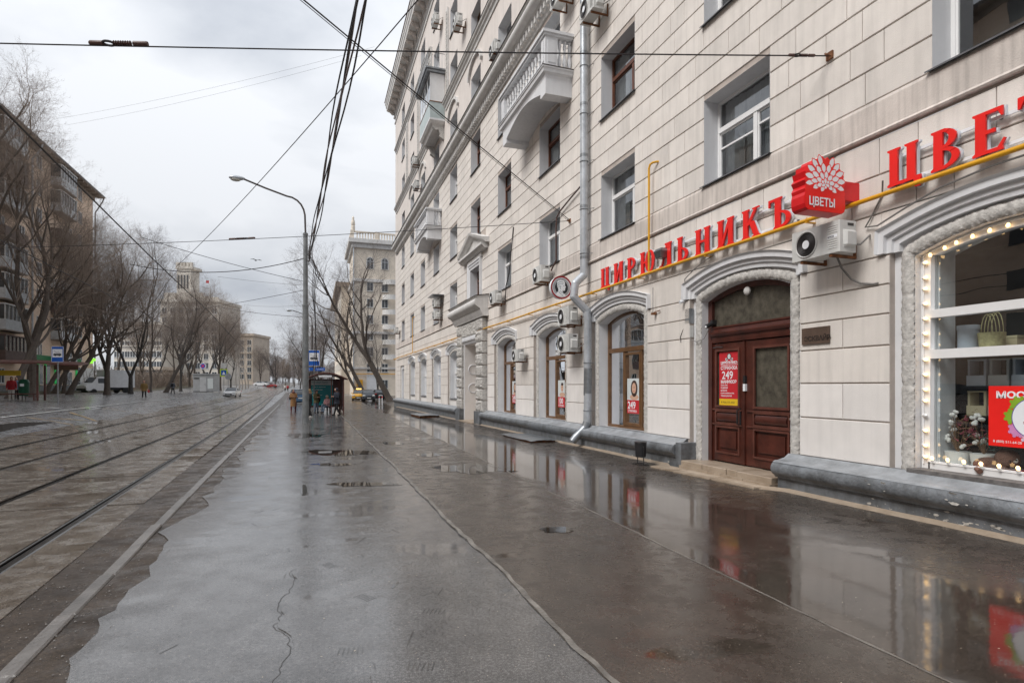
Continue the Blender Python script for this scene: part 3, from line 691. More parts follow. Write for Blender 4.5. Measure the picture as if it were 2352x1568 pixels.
for k, c in GC.items():
    near = c < 20; zb = .12 if k == 'door' else .5
    a = arch_path(c, A_IN + .10, zb, 3.58, 3.83, step=.02 if near else .07)
    mb = MB(); rope(mb, a, .098, 7.815, n=14 if near else 8); bput(mb, 'garland_moulding', M_['stucco'], 40)
    mb = MB(); sweep(mb, [(c + 1.42, 3.60), (c + 1.42, 3.74)] + arch_path(c, 1.42, 3.6, 3.74, 3.98, 16, False)[1:-1] + [(c - 1.42, 3.74), (c - 1.42, 3.60)], [(-.05, 7.84), (-.04, 7.74), (.04, 7.74), (.05, 7.70), (.12, 7.70), (.13, 7.64), (.21, 7.64), (.24, 7.60), (.26, 7.84)])
    bput(mb, 'archivolt', M_['white_plaster'])
    mb = MB(); oa = arch_path(c, 1.62, 3.6, 3.74, 4.16, 16, False)       # spandrels above the arch
    top = [(c + 1.64, 3.6), (c + 1.64, 4.19), (c - 1.64, 4.19), (c - 1.64, 3.6)]
    for (y1, z1), (y2, z2) in zip(oa, oa[1:]): mb.add([(7.703, y1, z1), (7.703, y2, z2), (7.703, y2, 4.195), (7.703, y1, 4.195)], [(0, 1, 2, 3)])
    bput(mb, 'spandrel', M_['block_far'])
    mb = MB(); pi_ = arch_path(c, A_IN, OPS_G[list(GC).index(k)][2], Z_SPR, Z_APX, 14)
    XB = 8.45
    mb.loft([[(7.80, y, z) for y, z in pi_], [(XB, y, z) for y, z in pi_]], closed=False, cap=False)
    zb2 = OPS_G[list(GC).index(k)][2]; mb.add([(7.80, c - A_IN, zb2), (XB, c - A_IN, zb2), (XB, c + A_IN, zb2), (7.80, c + A_IN, zb2)], [(0, 1, 2, 3)])
    for (y1, z1), (y2, z2) in zip(pi_[1:-1], pi_[2:-1]): mb.add([(7.818, y1, z1), (7.818, y2, z2), (7.818, y2, Z_APX + .001), (7.818, y1, Z_APX + .001)], [(0, 1, 2, 3)])
    bput(mb, 'reveal', M_['white_plaster'])
    if k in 'DEFGg':
        mb = MB(); mb.box(7.80, 7.90, c - 1.2, c + 1.2, .5, .96); bput(mb, 'apron', M_['block_repaint'])
# ------------------------------------------------------------------ windows
CURT = []
def curtain(mb, X, y0, y1, z0, z1, amp=.03, n=None):
    n = n or max(4, int((y1 - y0) / .05)); vs = []
    for i in range(n + 1):
        y = y0 + (y1 - y0)*i/n; x = X + amp*math.sin(i*1.9) + amp*.5*math.sin(i*.7)
        vs += [(x, y, z0), (x, y, z1)]
    mb.add(vs, [(2*i, 2*i+1, 2*i+3, 2*i+2) for i in range(n)])
rw = random.Random(5)
def bar(mb, X, y0, y1, z0, z1, d=.06): mb.box(X - d/2, X + d/2, y0, y1, z0, z1)
def window(y0, y1, z0, z1, X=8.08, fm='white_frame', tr=.66, mu=.62, wallX=7.70, sill=True, curt=None, fw=.055, door=False, vent=False):
    mb = MB(); zt = z0 + (z1 - z0)*tr; ym = y1 - (y1 - y0)*mu
    bar(mb, X, y0, y0+fw, z0, z1); bar(mb, X, y1-fw, y1, z0, z1); bar(mb, X, y0+fw, y1-fw, z1-fw, z1); bar(mb, X, y0+fw, y1-fw, z0, z0+fw)
    bar(mb, X - .012, y0+fw, y1-fw, zt-.05, zt+.05, .085)
    bar(mb, X - .006, ym-.05, ym+.05, z0+fw, zt-.05, .07)
    for a, b in ((y0+fw, ym-.05), (ym+.05, y1-fw)):                # sash rails
        bar(mb, X+.004, a, a+.03, z0+fw, zt-.05, .04); bar(mb, X+.004, b-.03, b, z0+fw, zt-.05, .04); bar(mb, X+.004, a+.03, b-.03, z0+fw, z0+fw+.04, .04); bar(mb, X+.004, a+.03, b-.03, zt-.085, zt-.05, .04)
    if vent:
        bar(mb, X-.004, ym+.08, y1-fw-.03, z0+(zt-z0)*.66, z0+(zt-z0)*.66+.035, .05); bar(mb, X-.004, y0+fw+.03, ym-.08, z0+(zt-z0)*.72, z0+(zt-z0)*.72+.035, .05)
    w = bput(mb, 'window', M_[fm])
    mb = MB(); mb.add([(X+.012, y1-.02, z0+.02), (X+.012, y0+.02, z0+.02), (X+.012, y0+.02, z1-.02), (X+.012, y1-.02, z1-.02)], [(0,1,2,3)]); bput(mb, 'pane', M_['glass'], parent=w)
    mb = MB(); x1 = X + .9; x0 = X + .03                         # room behind
    e = .25; mb.add([(x0, y0-e, z0-.1), (x0, y1+e, z0-.1), (x0, y1+e, z1+.3), (x0, y0-e, z1+.3), (x1, y0-e, z0-.1), (x1, y1+e, z0-.1), (x1, y1+e, z1+.3), (x1, y0-e, z1+.3)], [(4,5,6,7),(0,1,5,4),(2,3,7,6),(1,2,6,5),(3,0,4,7)])
    bput(mb, 'room', M_['room'], parent=w)
    c = rw.random() if curt is None else curt
    mb = MB()
    if c < .9: curtain(mb, X+.14, y1-(y1-y0)*rw.uniform(.18, .42), y1-.03, z0, z1)
    if c < .6 or c > .8: curtain(mb, X+.15, y0+.03, y0+(y1-y0)*rw.uniform(.15, .4), z0, z1)
    if c < .4: curtain(mb, X+.18, y0, y1, z0+.3, z1, .015)
    if mb.v: bput(mb, 'curtain', M_['curtain'], parent=w)
    mb = MB(); t = .0                                            # white plastered reveal
    mb.add([(wallX, y0, z0), (X+.03, y0, z0), (X+.03, y0, z1), (wallX, y0, z1)], [(0,3,2,1)]); mb.add([(wallX, y1, z0), (X+.03, y1, z0), (X+.03, y1, z1), (wallX, y1, z1)], [(0,1,2,3)])
    mb.add([(wallX, y0, z1), (X+.03, y0, z1), (X+.03, y1, z1), (wallX, y1, z1)], [(0,3,2,1)]); mb.add([(wallX, y0, z0), (X+.03, y0, z0), (X+.03, y1, z0), (wallX, y1, z0)], [(0,1,2,3)])
    bput(mb, 'reveal', M_['white_plaster'], parent=w)
    if sill:
        mb = MB(); mb.loft([[(X-.03, y, z0+.05), (wallX-.075, y, z0-.005), (wallX-.078, y, z0-.03), (wallX-.07, y, z0-.008), (X-.03, y, z0+.045)] for y in (y1+.05, y0-.05)]); bput(mb, 'sill', M_['tin_sill'], parent=w)
    return w
STY = {(2, 4): dict(fm='white_frame', mu=.55, curt=.1), (2, 5): dict(fm='white_frame', mu=.5, curt=.3), (2, 7): dict(fm='white_frame'), (3, 7): dict(fm='white_frame'), (4, 3): dict(fm='white_frame'), (2, 1): dict(fm='white_frame', curt=.9), (2, 2): dict(fm='white_frame', mu=.60, vent=True, curt=.3), (2, 3): dict(fm='white_frame', mu=.66, curt=.05), (3, 3): dict(fm='brown_frame', mu=.64, curt=.8), (3, 4): dict(fm='brown_frame', mu=.62),
       (3, 5): dict(fm='brown_frame'), (4, 5): dict(fm='white_frame'), (3, 6): dict(fm='brown_frame'), (4, 6): dict(fm='brown_frame'), (6, 6): dict(fm='brown_frame2'), (7, 6): dict(fm='brown_frame2'), (6, 10): dict(fm='brown_frame')}
for f in FLO:
    for i, (a, b) in enumerate(COLS):
        z0, z1 = wz(f, i); k = STY.get((f, i), dict(fm='brown_frame' if rw.random() < .22 else 'white_frame', mu=rw.choice([.5, .62, .38])))
        if f == 2 and i == 6: z0 = 6.12
        window(a, b, z0, z1, wallX=7.699 if f < 5 else 7.714, **k)
# ---- arched ground floor windows
def arched_frame(c, X, zb, m, fw, zt, mull, name='window', zs=Z_SPR, za=Z_APX, a=A_IN, glass='glass', depth=.07):
    mb = MB(); p = arch_path(c, a - fw/2, zb, zs, za - fw/2, 14); sweep(mb, p, [(-fw/2, X - depth/2), (fw/2, X - depth/2), (fw/2, X + depth/2), (-fw/2, X + depth/2)])
    bar(mb, X, c - a + fw, c + a - fw, zb, zb + fw, depth)
    for z in zt: bar(mb, X - .01, c - a + fw, c + a - fw, z - .06, z + .06, depth + .02)
    for y, z0, z1, w_ in mull: bar(mb, X - .005, y - w_/2, y + w_/2, z0, z1, depth + .01)
    w = bput(mb, name, m)
    mb = MB(); pp = arch_path(c, a - .02, zb + .02, zs, za - .02, 14); mb.add([(X + .01, y, z) for y, z in pp], [tuple(range(len(pp)))]); bput(mb, 'pane', glass if not isinstance(glass, str) else M_[glass], parent=w)
    return w
for k in 'ABC':
    c = GC[k]; w = arched_frame(c, 8.12, .56, M_['brown_frame2'], .07, [2.72], [(c + .28, .6, 2.66, .075), (c - .62, .6, 2.66, .075)], glass='glass_dark')
    mb = MB(); x0, x1 = 8.2, 10.4; y0, y1 = c - 1.5, c + 1.5
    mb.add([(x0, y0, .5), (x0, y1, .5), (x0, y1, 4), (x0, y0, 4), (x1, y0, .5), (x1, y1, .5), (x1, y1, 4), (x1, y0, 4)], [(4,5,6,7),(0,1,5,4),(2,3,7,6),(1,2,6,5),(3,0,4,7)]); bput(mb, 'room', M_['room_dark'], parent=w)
    mb = MB(); curtain(mb, 8.28, c + .35, c + 1.15, .6, 3.8, .045); curtain(mb, 8.28, c - 1.15, c - .7, .6, 3.8, .045); curtain(mb, 8.30, c - .7, c + .35, 2.85, 3.8, .05); bput(mb, 'curtain', M_['curtain_purple'], parent=w)
    mb = MB()                                                      # opening sash
    bar(mb, 8.10, c - .58, c - .52, .64, 2.62, .06); bar(mb, 8.10, c + .18, c + .24, .64, 2.62, .06); bar(mb, 8.10, c - .52, c + .18, .64, .72, .06); bar(mb, 8.10, c - .52, c + .18, 2.56, 2.62, .06); bput(mb, 'sash', M_['brown_frame2'], parent=w)
for k in ('D', 'E', 'F', 'Gg'):
    c = GC[k]; w = arched_frame(c, 8.12, .97, M_['white_frame'], .07, [2.5], [(c + .1, 1.0, 2.44, .08)])
    mb = MB(); mb.add([(9.0, c-1.5, .9), (9.0, c+1.5, .9), (9.0, c+1.5, 4), (9.0, c-1.5, 4)], [(0,1,2,3)]); curtain(mb, 8.25, c - 1.1, c + 1.1, 1.0, 2.6, .03); bput(mb, 'curtain', M_['curtain'], parent=w)
    mb = MB(); mb.loft([[(8.1, y, 1.0), (7.72, y, .965), (7.72, y, .94), (8.1, y, .97)] for y in (c + 1.19, c - 1.19)]); bput(mb, 'sill', M_['tin_sill'], parent=w)
mb = MB(); mb.box(8.1, 8.16, 52.95, 54.55, .15, 3.25); mb.box(8.06, 8.1, 53.05, 53.7, .3, 3.1); mb.box(8.06, 8.1, 53.78, 54.45, .3, 3.1); bput(mb, 'door', M_['white_frame'])
mb = MB(); mb.add([(7.82, 52.9, .15), (8.2, 52.9, .15), (8.2, 52.9, 3.3), (7.82, 52.9, 3.3)], [(0,3,2,1)]); mb.add([(7.82, 54.6, .15), (8.2, 54.6, .15), (8.2, 54.6, 3.3), (7.82, 54.6, 3.3)], [(0,1,2,3)]); mb.add([(7.82, 52.9, 3.3), (8.2, 52.9, 3.3), (8.2, 54.6, 3.3), (7.82, 54.6, 3.3)], [(0,3,2,1)]); bput(mb, 'reveal', M_['white_plaster'])
# ---- rusticated portal with the pedimented window over it
rr = random.Random(9)
def rough_block(y0, y1, z0, z1, X0, X1):                              # vermiculated stone
    mb = MB(); ny, nz = max(4, int((y1-y0)/.07)), max(3, int((z1-z0)/.07)); vs = []
    for j in range(nz+1):
        for i in range(ny+1):
            e = min(i, ny-i, j, nz-j); y, z = y1 + (y0-y1)*i/ny, z0 + (z1-z0)*j/nz
            d = 0 if e == 0 else .05 + .055*noise.noise(Vector((y*9, z*11, 3))) + .03*noise.noise(Vector((y*23, z*23, 8)))
            vs.append((X0 - d, y, z))
    n = ny+1; mb.add(vs, [(j*n+i, j*n+i+1, (j+1)*n+i+1, (j+1)*n+i) for j in range(nz) for i in range(ny)])
    mb.box(X0 - .005, X1, y0, y1, z0, z1); return mb
for ya, yb in ((26.05, 27.15), (30.05, 31.1)):
    z = .5
    while z < 4.9:
        h = .56; bput(rough_block(ya, yb, z, min(z + h - .05, 4.95), 7.48, 7.83), 'rough_stone', M_['stucco'])
        z += h
    mb = MB(); mb.box(7.56, 7.83, ya + .03, yb - .03, .5, 4.95); bput(mb, 'pier_core', M_['joint'])
bput(rough_block(27.15, 30.05, 4.25, 4.95, 7.52, 7.83), 'rough_stone', M_['stucco'])
mb = MB(); sweep(mb, [(30.0, -.2), (30.0, 3.9), (27.2, 3.9), (27.2, -.2)], [(-.0, 7.9), (-.0, 7.62), (.06, 7.60), (.14, 7.56), (.2, 7.5), (.24, 7.5), (.24, 7.9)]); bput(mb, 'door_surround', M_['white_plaster'])
mb = MB(); mb.box(7.49, 7.6, 27.0, 30.2, 4.1, 4.26); bput(mb, 'lintel', M_['white_plaster'])
mb = MB(); X1 = 8.9
mb.add([(7.63, 29.985, -.3), (X1, 29.985, -.3), (X1, 29.985, 3.885), (7.63, 29.985, 3.885)], [(0,1,2,3)]); mb.add([(7.63, 27.215, -.3), (X1, 27.215, -.3), (X1, 27.215, 3.885), (7.63, 27.215, 3.885)], [(0,3,2,1)]); mb.add([(7.63, 27.215, 3.885), (X1, 27.215, 3.885), (X1, 29.985, 3.885), (7.63, 29.985, 3.885)], [(0,3,2,1)])
bput(mb, 'portal_jamb', M_['block_repaint'])
for z in (1.6, 2.6):
    mb = MB(); mb.tube([(8.1 + .25*math.cos(t), 29.975, z + .25*math.sin(t)) for t in [2*PI*i/20 for i in range(20)]], .03, 6, closed=True); bput(mb, 'roundel', M_['white_plaster'], True)
mb = MB(); mb.box(8.85, 8.92, 27.2, 30.0, -.3, 3.9); mb.box(8.8, 8.86, 27.4, 28.5, 0, 2.6); mb.box(8.8, 8.86, 28.65, 29.8, 0, 2.6); bput(mb, 'portal_door', M_['moulding_warm'])
mb = MB(); mb.box(7.3, 8.9, 27.2, 30.0, -.4, -.09); bput(mb, 'threshold', M_['stone_step'])
prof = [(7.74, 5.0), (7.42, 5.0), (7.38, 5.1), (7.30, 5.2), (7.28, 5.32), (7.22, 5.36)] + arcp(7.22, 5.62, .22, 250, 110, 8) + [(7.06, 5.90), (7.74, 6.0)]
mould('portal_cornice', prof, M_['moulding'], 25.7, 31.45); mould('portal_tin', [(7.74, 6.03), (7.03, 5.925), (7.03, 5.90), (7.74, 6.005)], M_['tin_dark'], 25.65, 31.5)
mb = MB(); sweep(mb, [(28.97, 6.0), (28.97, 7.68), (27.13, 7.68), (27.13, 6.0)], [(0, 7.74), (0, 7.66), (.1, 7.64), (.12, 7.61), (.2, 7.6), (.24, 7.56), (.3, 7.56), (.3, 7.74)]); bput(mb, 'window_surround', M_['white_plaster'])
mb = MB(); mb.box(7.60, 7.74, 26.75, 29.35, 8.0, 8.2); yl, yr, yc = 30.6, 25.5, 28.05                # pediment
mb.loft([[(7.74, y, 8.2), (7.5, y, 8.2), (7.42, y, 8.3), (7.34, y, 8.34), (7.34, y, 8.44), (7.74, y, 8.5)] for y in (30.3, 25.8)])
for y0, y1 in ((30.5, yc), (25.6, yc)):
    mb.loft([[(7.74, y, z), (7.5, y, z), (7.36, y, z + .1), (7.32, y, z + .22), (7.74, y, z + .26)] for y, z in ((y0, 8.42), (y1, 9.18))])
mb.add([(7.62, 30.2, 8.5), (7.62, 25.9, 8.5), (7.62, yc, 9.2)], [(0,1,2)]); bput(mb, 'pediment', M_['moulding'], 30)
mb = MB(); mb.add([(7.71, 29.9, 6.0), (7.71, 26.4, 6.0), (7.71, 26.4, 8.2), (7.71, 29.9, 8.2)], [(0,1,2,3)])
# ---- balconies
BAL = MB().lathe([(.055, 0), (.055, .04), (.035, .06), (.04, .1), (.072, .2), (.068, .3), (.045, .4), (.034, .5), (.05, .52), (.036, .55), (.04, .62), (.062, .72), (.055, .78), (.035, .82), (.055, .85), (.055, .9)], 10).mesh('baluster', M_['white_plaster'], 50)
def balcony(y0, y1, zf, X0=6.68):
    b = bput(MB().box(X0 + .06, 7.72, y0 + .05, y1 - .05, zf - .02, zf + .03), 'balcony', M_['white_plaster'])
    def sub(mb, name, m, smooth=False): bput(mb, name, m, smooth, parent=b)
    mb = MB(); Xf = X0                                             # cornice slab round three sides
    pr = [(.12, -.30), (.10, -.22), (.02, -.16), (0, -.06), (-.03, -.04), (-.03, .0), (.3, .02), (.3, -.3)]
    def ring(u): return [(7.70, y0 + u), (Xf + u, y0 + u), (Xf + u, y1 - u), (7.70, y1 - u)]
    vs = [[(x, y, zf + dz) for x, y in ring(u)] for u, dz in pr[:6]]
    n = 4
    for p, q in zip(vs, vs[1:]): mb.add(p + q, [(i+1, i, n+i, n+i+1) for i in range(3)])
    mb.add(vs[-1], [(3, 2, 1, 0)]); sub(mb, 'slab', M_['white_plaster'])
    mb = MB(); mb.loft([[(7.7, y0-.035, zf-.01), (7.7, y0-.035, zf+.025)], [(Xf-.035, y0-.035, zf-.01), (Xf-.035, y0-.035, zf+.025)], [(Xf-.035, y1+.035, zf-.01), (Xf-.035, y1+.035, zf+.025)], [(7.7, y1+.035, zf-.01), (7.7, y1+.035, zf+.025)]], closed=False, cap=False); sub(mb, 'flashing', M_['tin_dark'])
    mb = MB(); yc, ha = (y0+y1)/2, (y1-y0)/2 - .12; zl = zf - .80    # body with arched soffit between end brackets
    yb0, yb1 = y0 + .12, y1 - .12; d = .42; n_ = 12
    front = [(yb0, zf-.3), (yb0, zl), (yb0 + d, zl), (yb0 + d, zl + .14)] + [(yb0 + d + (yb1-yb0-2*d)*i/n_, zl + .14 + .34*math.sin(PI*i/n_)) for i in range(1, n_)] + [(yb1 - d, zl + .14), (yb1 - d, zl), (yb1, zl), (yb1, zf-.3)]
    k = len(front); xs_ = (Xf + .12, 7.72); vs = [(x, y, z) for x in xs_ for y, z in front]
    mb.add(vs, [(i, k+i, k+i+1, i+1) for i in range(k-1)])
    tp = [(y, zf-.3) for y, z in front]
    for i in range(1, k-2):
        (ya, za), (yb, zb_) = front[i], front[i+1]
        if yb - ya > 1e-6: mb.add([(Xf+.12, ya, za), (Xf+.12, yb, zb_), (Xf+.12, yb, zf-.28), (Xf+.12, ya, zf-.28)], [(0,3,2,1)])
    sub(mb, 'body', M_['white_plaster'])
    for y in (y0 + .22, y1 - .22):                                   # corner posts
        pm = MB(); pm.box(Xf + .08, Xf + .50, y - .17, y + .17, zf + .02, zf + .98); pm.box(Xf + .055, Xf + .09, y - .08, y + .08, zf + .2, zf + .82); pm.box(Xf+.16, Xf+.42, y - .19, y - .165, zf + .15, zf + .85); sub(pm, 'post', M_['white_plaster'])
    hm = MB(); hm.box(Xf + .03, Xf + .36, y0 - .0, y1, zf + .96, zf + 1.03); hm.box(Xf - .02, Xf + .42, y0 - .05, y1 + .05, zf + 1.03, zf + 1.12)
    for y in (y0, y1): s = .16 if y == y0 else -.16; hm.box(Xf + .421, 7.7, min(y - .3*s, y + 2.2*s), max(y - .3*s, y + 2.2*s), zf + 1.03, zf + 1.119); hm.box(Xf + .361, 7.7, min(y, y + 2*s), max(y, y + 2*s), zf + .96, zf + 1.029)
    sub(hm, 'handrail', M_['white_plaster'])
    for i in range(13): 
        y = y0 + .55 + (y1 - y0 - 1.1)*i/12; o = put('baluster', BAL, b, (Xf + .2, y, zf + .04))
    for y in (y0 + .17, y1 - .17):
        for i in range(3): put('baluster', BAL, b, (Xf + .62 + i*.17, y, zf + .04))
    return b
balcony(16.45, 20.95, 11.62); balcony(36.15, 40.7, 11.9)
# glazed-in balcony with a railing on its roof
def glazed(y0, y1, zf, X0=6.75):
    b = bput(MB().box(X0, 7.72, y0, y1, zf - .12, zf), 'glazed_balcony', M_['white_plaster'])
    mb = MB(); vs = []
    for u, dz in ((0, -.12), (.06, -.2), (.1, -.26), (.22, -.36), (.3, -.5)): vs.append([(x, y, zf + dz) for x, y in ((7.7, y0+u), (X0+u, y0+u), (X0+u, y1-u), (7.7, y1-u))])
    for p, q in zip(vs, vs[1:]): mb.add(p + q, [(i, i+1, 4+i+1, 4+i) for i in range(3)])
    mb.add(vs[-1], [(0,1,2,3)]); bput(mb, 'corbel', M_['moulding'], parent=b)
    for y in (y0 + .35, y1 - .35):
        mb = MB(); mb.loft([[(7.72, y + w, zf - .4), (X0 + .25, y + w, zf - .45), (X0 + .4, y + w, zf - .62), (X0 + .6, y + w, zf - .6), (X0+.7, y + w, zf - .85), (7.4, y + w, zf - 1.0), (7.72, y + w, zf - 1.2)] for w in (-.14, .14)]); bput(mb, 'bracket', M_['stucco'], 40, parent=b)
    mb = MB(); mb.box(X0+.02, X0+.05, y0+.02, y1-.02, zf, zf+1.0); mb.box(X0+.05, 7.7, y0+.02, y0+.05, zf, zf+1.0); mb.box(X0+.05, 7.7, y1-.05, y1-.02, zf, zf+1.0); bput(mb, 'parapet', mat('parapet_green', (.45, .52, .52), .5, .1), parent=b)
    mb = MB(); mb.box(X0, X0+.07, y0, y1, zf+1.0, zf+1.05); mb.box(X0+.07, 7.7, y0, y0+.07, zf+1.0, zf+1.05); bput(mb, 'rail_tin', M_['rust'], parent=b)
    mb = MB()
    for i in range(5): y = y0 + .03 + (y1-y0-.1)*i/4; mb.box(X0+.03, X0+.07, y, y+.05, zf+1.05, zf+2.75)
    mb.box(X0+.03, X0+.07, y0, y1, zf+2.7, zf+2.78); mb.box(X0+.071, 7.7, y0+.03, y0+.07, zf+1.05, zf+2.78); bput(mb, 'glazing_frame', M_['white_frame'], parent=b)
    mb = MB(); mb.add([(X0+.05, y1, zf+1.05), (X0+.05, y0, zf+1.05), (X0+.05, y0, zf+2.7), (X0+.05, y1, zf+2.7)], [(0,1,2,3)]); bput(mb, 'pane', M_['glass'], parent=b)
    mb = MB(); mb.box(X0-.2, 7.7, y0-.12, y1+.12, zf+2.8, zf+2.95); mb.box(X0-.28, 7.7, y0-.2, y1+.2, zf+2.95, zf+3.05); bput(mb, 'roof', M_['galvanised_dark'], parent=b)
    mb = MB(); zr = zf + 3.05
    mb.tube([(7.7, y0, zr+1), (X0-.1, y0, zr+1), (X0-.1, y1, zr+1), (7.7, y1, zr+1)], .022, 5)
    for i in range(15): y = y0 + (y1-y0)*i/14; mb.cyl((X0-.1, y, zr), (X0-.1, y, zr+1), .011, n=4)
    for i in range(5): x = X0 + .1 + i*.17; mb.cyl((x, y0, zr), (x, y0, zr+1), .011, n=4)
    bput(mb, 'railing', M_['steel'], parent=b)
glazed(35.3, 38.9, 18.35)
# ------------------------------------------------------------------ entrance door (part of the building)
XD = 8.03; cD = 9.05
mb = MB(); p = arch_path(cD, A_IN - .05, .14, Z_SPR, Z_APX - .05, 16); sweep(mb, p, [(-.06, XD - .07), (.05, XD - .07), (.05, XD + .05), (-.06, XD + .05)])
DOOR = bput(mb, 'door', M_['door_wood'])
def dsub(mb, name, m, smooth=False): return bput(mb, name, m, smooth, parent=DOOR)
mb = MB(); pp = arch_path(cD, A_IN - .11, 2.93, Z_SPR, Z_APX - .1, 16); mb.add([(XD, y, z) for y, z in pp], [tuple(range(len(pp)))]); dsub(mb, 'fanlight', M_['glass_frost'])
prof = [(XD + .05, 2.62), (XD - .06, 2.62), (XD - .07, 2.68), (XD - .07, 2.74), (XD - .11, 2.76), (XD - .13, 2.80), (XD - .13, 2.83), (XD - .08, 2.85), (XD - .07, 2.90), (XD - .09, 2.92), (XD - .09, 2.95), (XD + .05, 2.96)]
dsub(MB().loft([[(x, y, z) for x, z in prof] for y in (cD + 1.1, cD - 1.1)]), 'transom', M_['door_wood'])
def frame_rect(mb, y0, y1, z0, z1, X, w, prof_h=.02):                  # bevelled picture-frame moulding
    for (a, b, c, d) in ((y0, y1, z0, z0+w), (y0, y1, z1-w, z1)): mb.box(X - prof_h, X + .01, a, b, c, d)
    mb.box(X - prof_h, X + .01, y0, y0+w, z0+w, z1-w); mb.box(X - prof_h, X + .01, y1-w, y1, z0+w, z1-w)
def leaf(y0, y1, g0, g1, glassm):
    mb = MB(); z0, z1 = .17, 2.60; X = XD - .03
    mb.box(X, X+.06, y0, y1, z0, z0+.18); mb.box(X, X+.06, y0, y1, 2.46, z1); mb.box(X, X+.06, y0, g0, z0+.18, 2.46); mb.box(X, X+.06, g1, y1, z0+.18, 2.46)
    mb.box(X, X+.06, g0, g1, 1.20, 1.30); mb.box(X, X+.06, g0, g1, .88, .96); mb.box(X+.03, X+.06, g0, g1, .35, .88); mb.box(X+.03, X+.06, g0, g1, .96, 1.20)
    lf = dsub(mb, 'leaf', M_['door_wood'])
    return lf, X
for (y0, y1, g0, g1) in ((9.20, 10.19, 9.34, 10.03), (7.93, 9.17, 8.07, 8.93)):
    lf, X = leaf(y0, y1, g0, g1, 0)
    mb = MB(); mb.add([(X+.035, g1, 1.3), (X+.035, g0, 1.3), (X+.035, g0, 2.46), (X+.035, g1, 2.46)], [(0,1,2,3)]); dsub(mb, 'pane', M_['glass_frost'])
    mb = MB(); frame_rect(mb, g0-.02, g1+.02, 1.28, 2.48, X, .045, .025); frame_rect(mb, g0-.02, g1+.02, .94, 1.22, X, .035, .025); frame_rect(mb, g0-.02, g1+.02, .33, .90, X, .04, .025)
    mb.box(X-.028, X+.005, y0+.05, y1-.05, 1.215, 1.245); mb.box(X-.028, X+.005, y0+.05, y1-.05, .915, .94); dsub(mb, 'panel_moulding', M_['door_wood_light'])
    mb = MB(); mb.loft([[(X+.03, y, .99), (X-.01, y, 1.0), (X-.035, y, 1.05), (X-.035, y, 1.1), (X-.01, y, 1.16), (X+.03, y, 1.17)] for y in (g1-.04, g0+.04)]); mb.box(X+.0, X+.03, g0+.1, g1-.1, .45, .80); dsub(mb, 'raised_panel', M_['door_wood'], 40)
mb = MB(); mb.box(XD-.06, XD-.01, 9.165, 9.235, .17, 2.60); dsub(mb, 'astragal', M_['door_wood'])
mb = MB(); X = XD - .03; mb.tube([(X, 9.33, 1.24), (X-.07, 9.33, 1.24), (X-.07, 9.33, .96), (X, 9.33, .96)], .014, 6); mb.box(X-.02, X, 9.29, 9.37, .92, 1.28); dsub(mb, 'handle', M_['black'])
mb = MB(); mb.box(X-.05, X, 9.13, 9.19, 1.78, 1.92); dsub(mb, 'lock_box', M_['black']); mb = MB(); mb.box(X-.05, X, 9.13, 9.19, 1.62, 1.76); dsub(mb, 'lock_plate', M_['sign_white'])
mb = MB(); mb.tube([(X-.03, 10.1, 2.52), (X-.05, 9.95, 2.53), (X-.03, 9.8, 2.52)], .012, 5); dsub(mb, 'door_closer', M_['steel'])
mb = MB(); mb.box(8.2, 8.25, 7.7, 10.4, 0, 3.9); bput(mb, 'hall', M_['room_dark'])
mb = MB(); mb.ball((XD - .10, 9.05, 3.56), .085, 10, 6, (.6, 1, 1)); o = bput(mb, 'globe_lamp', M_['moulding'], True)
# ---- stone steps
st = thing('entrance_step', 'worn brown stone doorstep of two courses in front of the wooden double door', 'step', (7.45, 9.2, 0))
def at(mb, name, m, t, smooth=False):
    o = mb.build(name, m, t, smooth); o.location = -Vector(t.location); return o
rs = random.Random(4); ys_ = [10.42, 9.72, 9.35, 9.0, 8.72, 7.86]
for a, b in zip(ys_, ys_[1:]):
    mb = MB(); e = .012; x0 = 7.40 + rs.uniform(-.012, .012); z1 = .145 + rs.uniform(-.006, .006)
    mb.loft([[(x0, a-.006, .035), (8.03, a-.006, .035), (8.03, b+.006, .035), (x0, b+.006, .035)], [(x0, a-.006, z1-e), (8.03, a-.006, z1-e), (8.03, b+.006, z1-e), (x0, b+.006, z1-e)], [(x0+e, a-.01, z1), (8.03, a-.01, z1), (8.03, b+.01, z1), (x0+e, b+.01, z1)]]); at(mb, 'stone', M_['stone_step'], st)
ys_ = [10.45, 9.95, 9.5, 9.1, 8.5, 7.84]
for a, b in zip(ys_, ys_[1:]):
    mb = MB(); x0 = 7.36 + rs.uniform(-.02, .02); mb.box(x0, 7.9, b + .006, a - .006, -.1, .033); at(mb, 'stone', M_['stone_step'], st)
fl = thing('flagstones', 'three low cracked flagstones lying in the asphalt before the doorstep', 'paving', (7.1, 9.3, 0))
for poly in ([(7.34, 10.95), (6.92, 10.85), (6.98, 10.1), (7.36, 10.12)], [(7.36, 10.08), (6.95, 10.06), (7.0, 8.98), (7.36, 8.95)], [(7.36, 8.93), (7.02, 8.96), (7.06, 7.9), (7.44, 7.84)]):
    mb = MB(); mb.prism(poly, lambda a, b, h: (a, b, h + G(a, b)), -.05, .032 + rs.uniform(-.006, .006)); at(mb, 'stone', M_['stone_step'], fl)
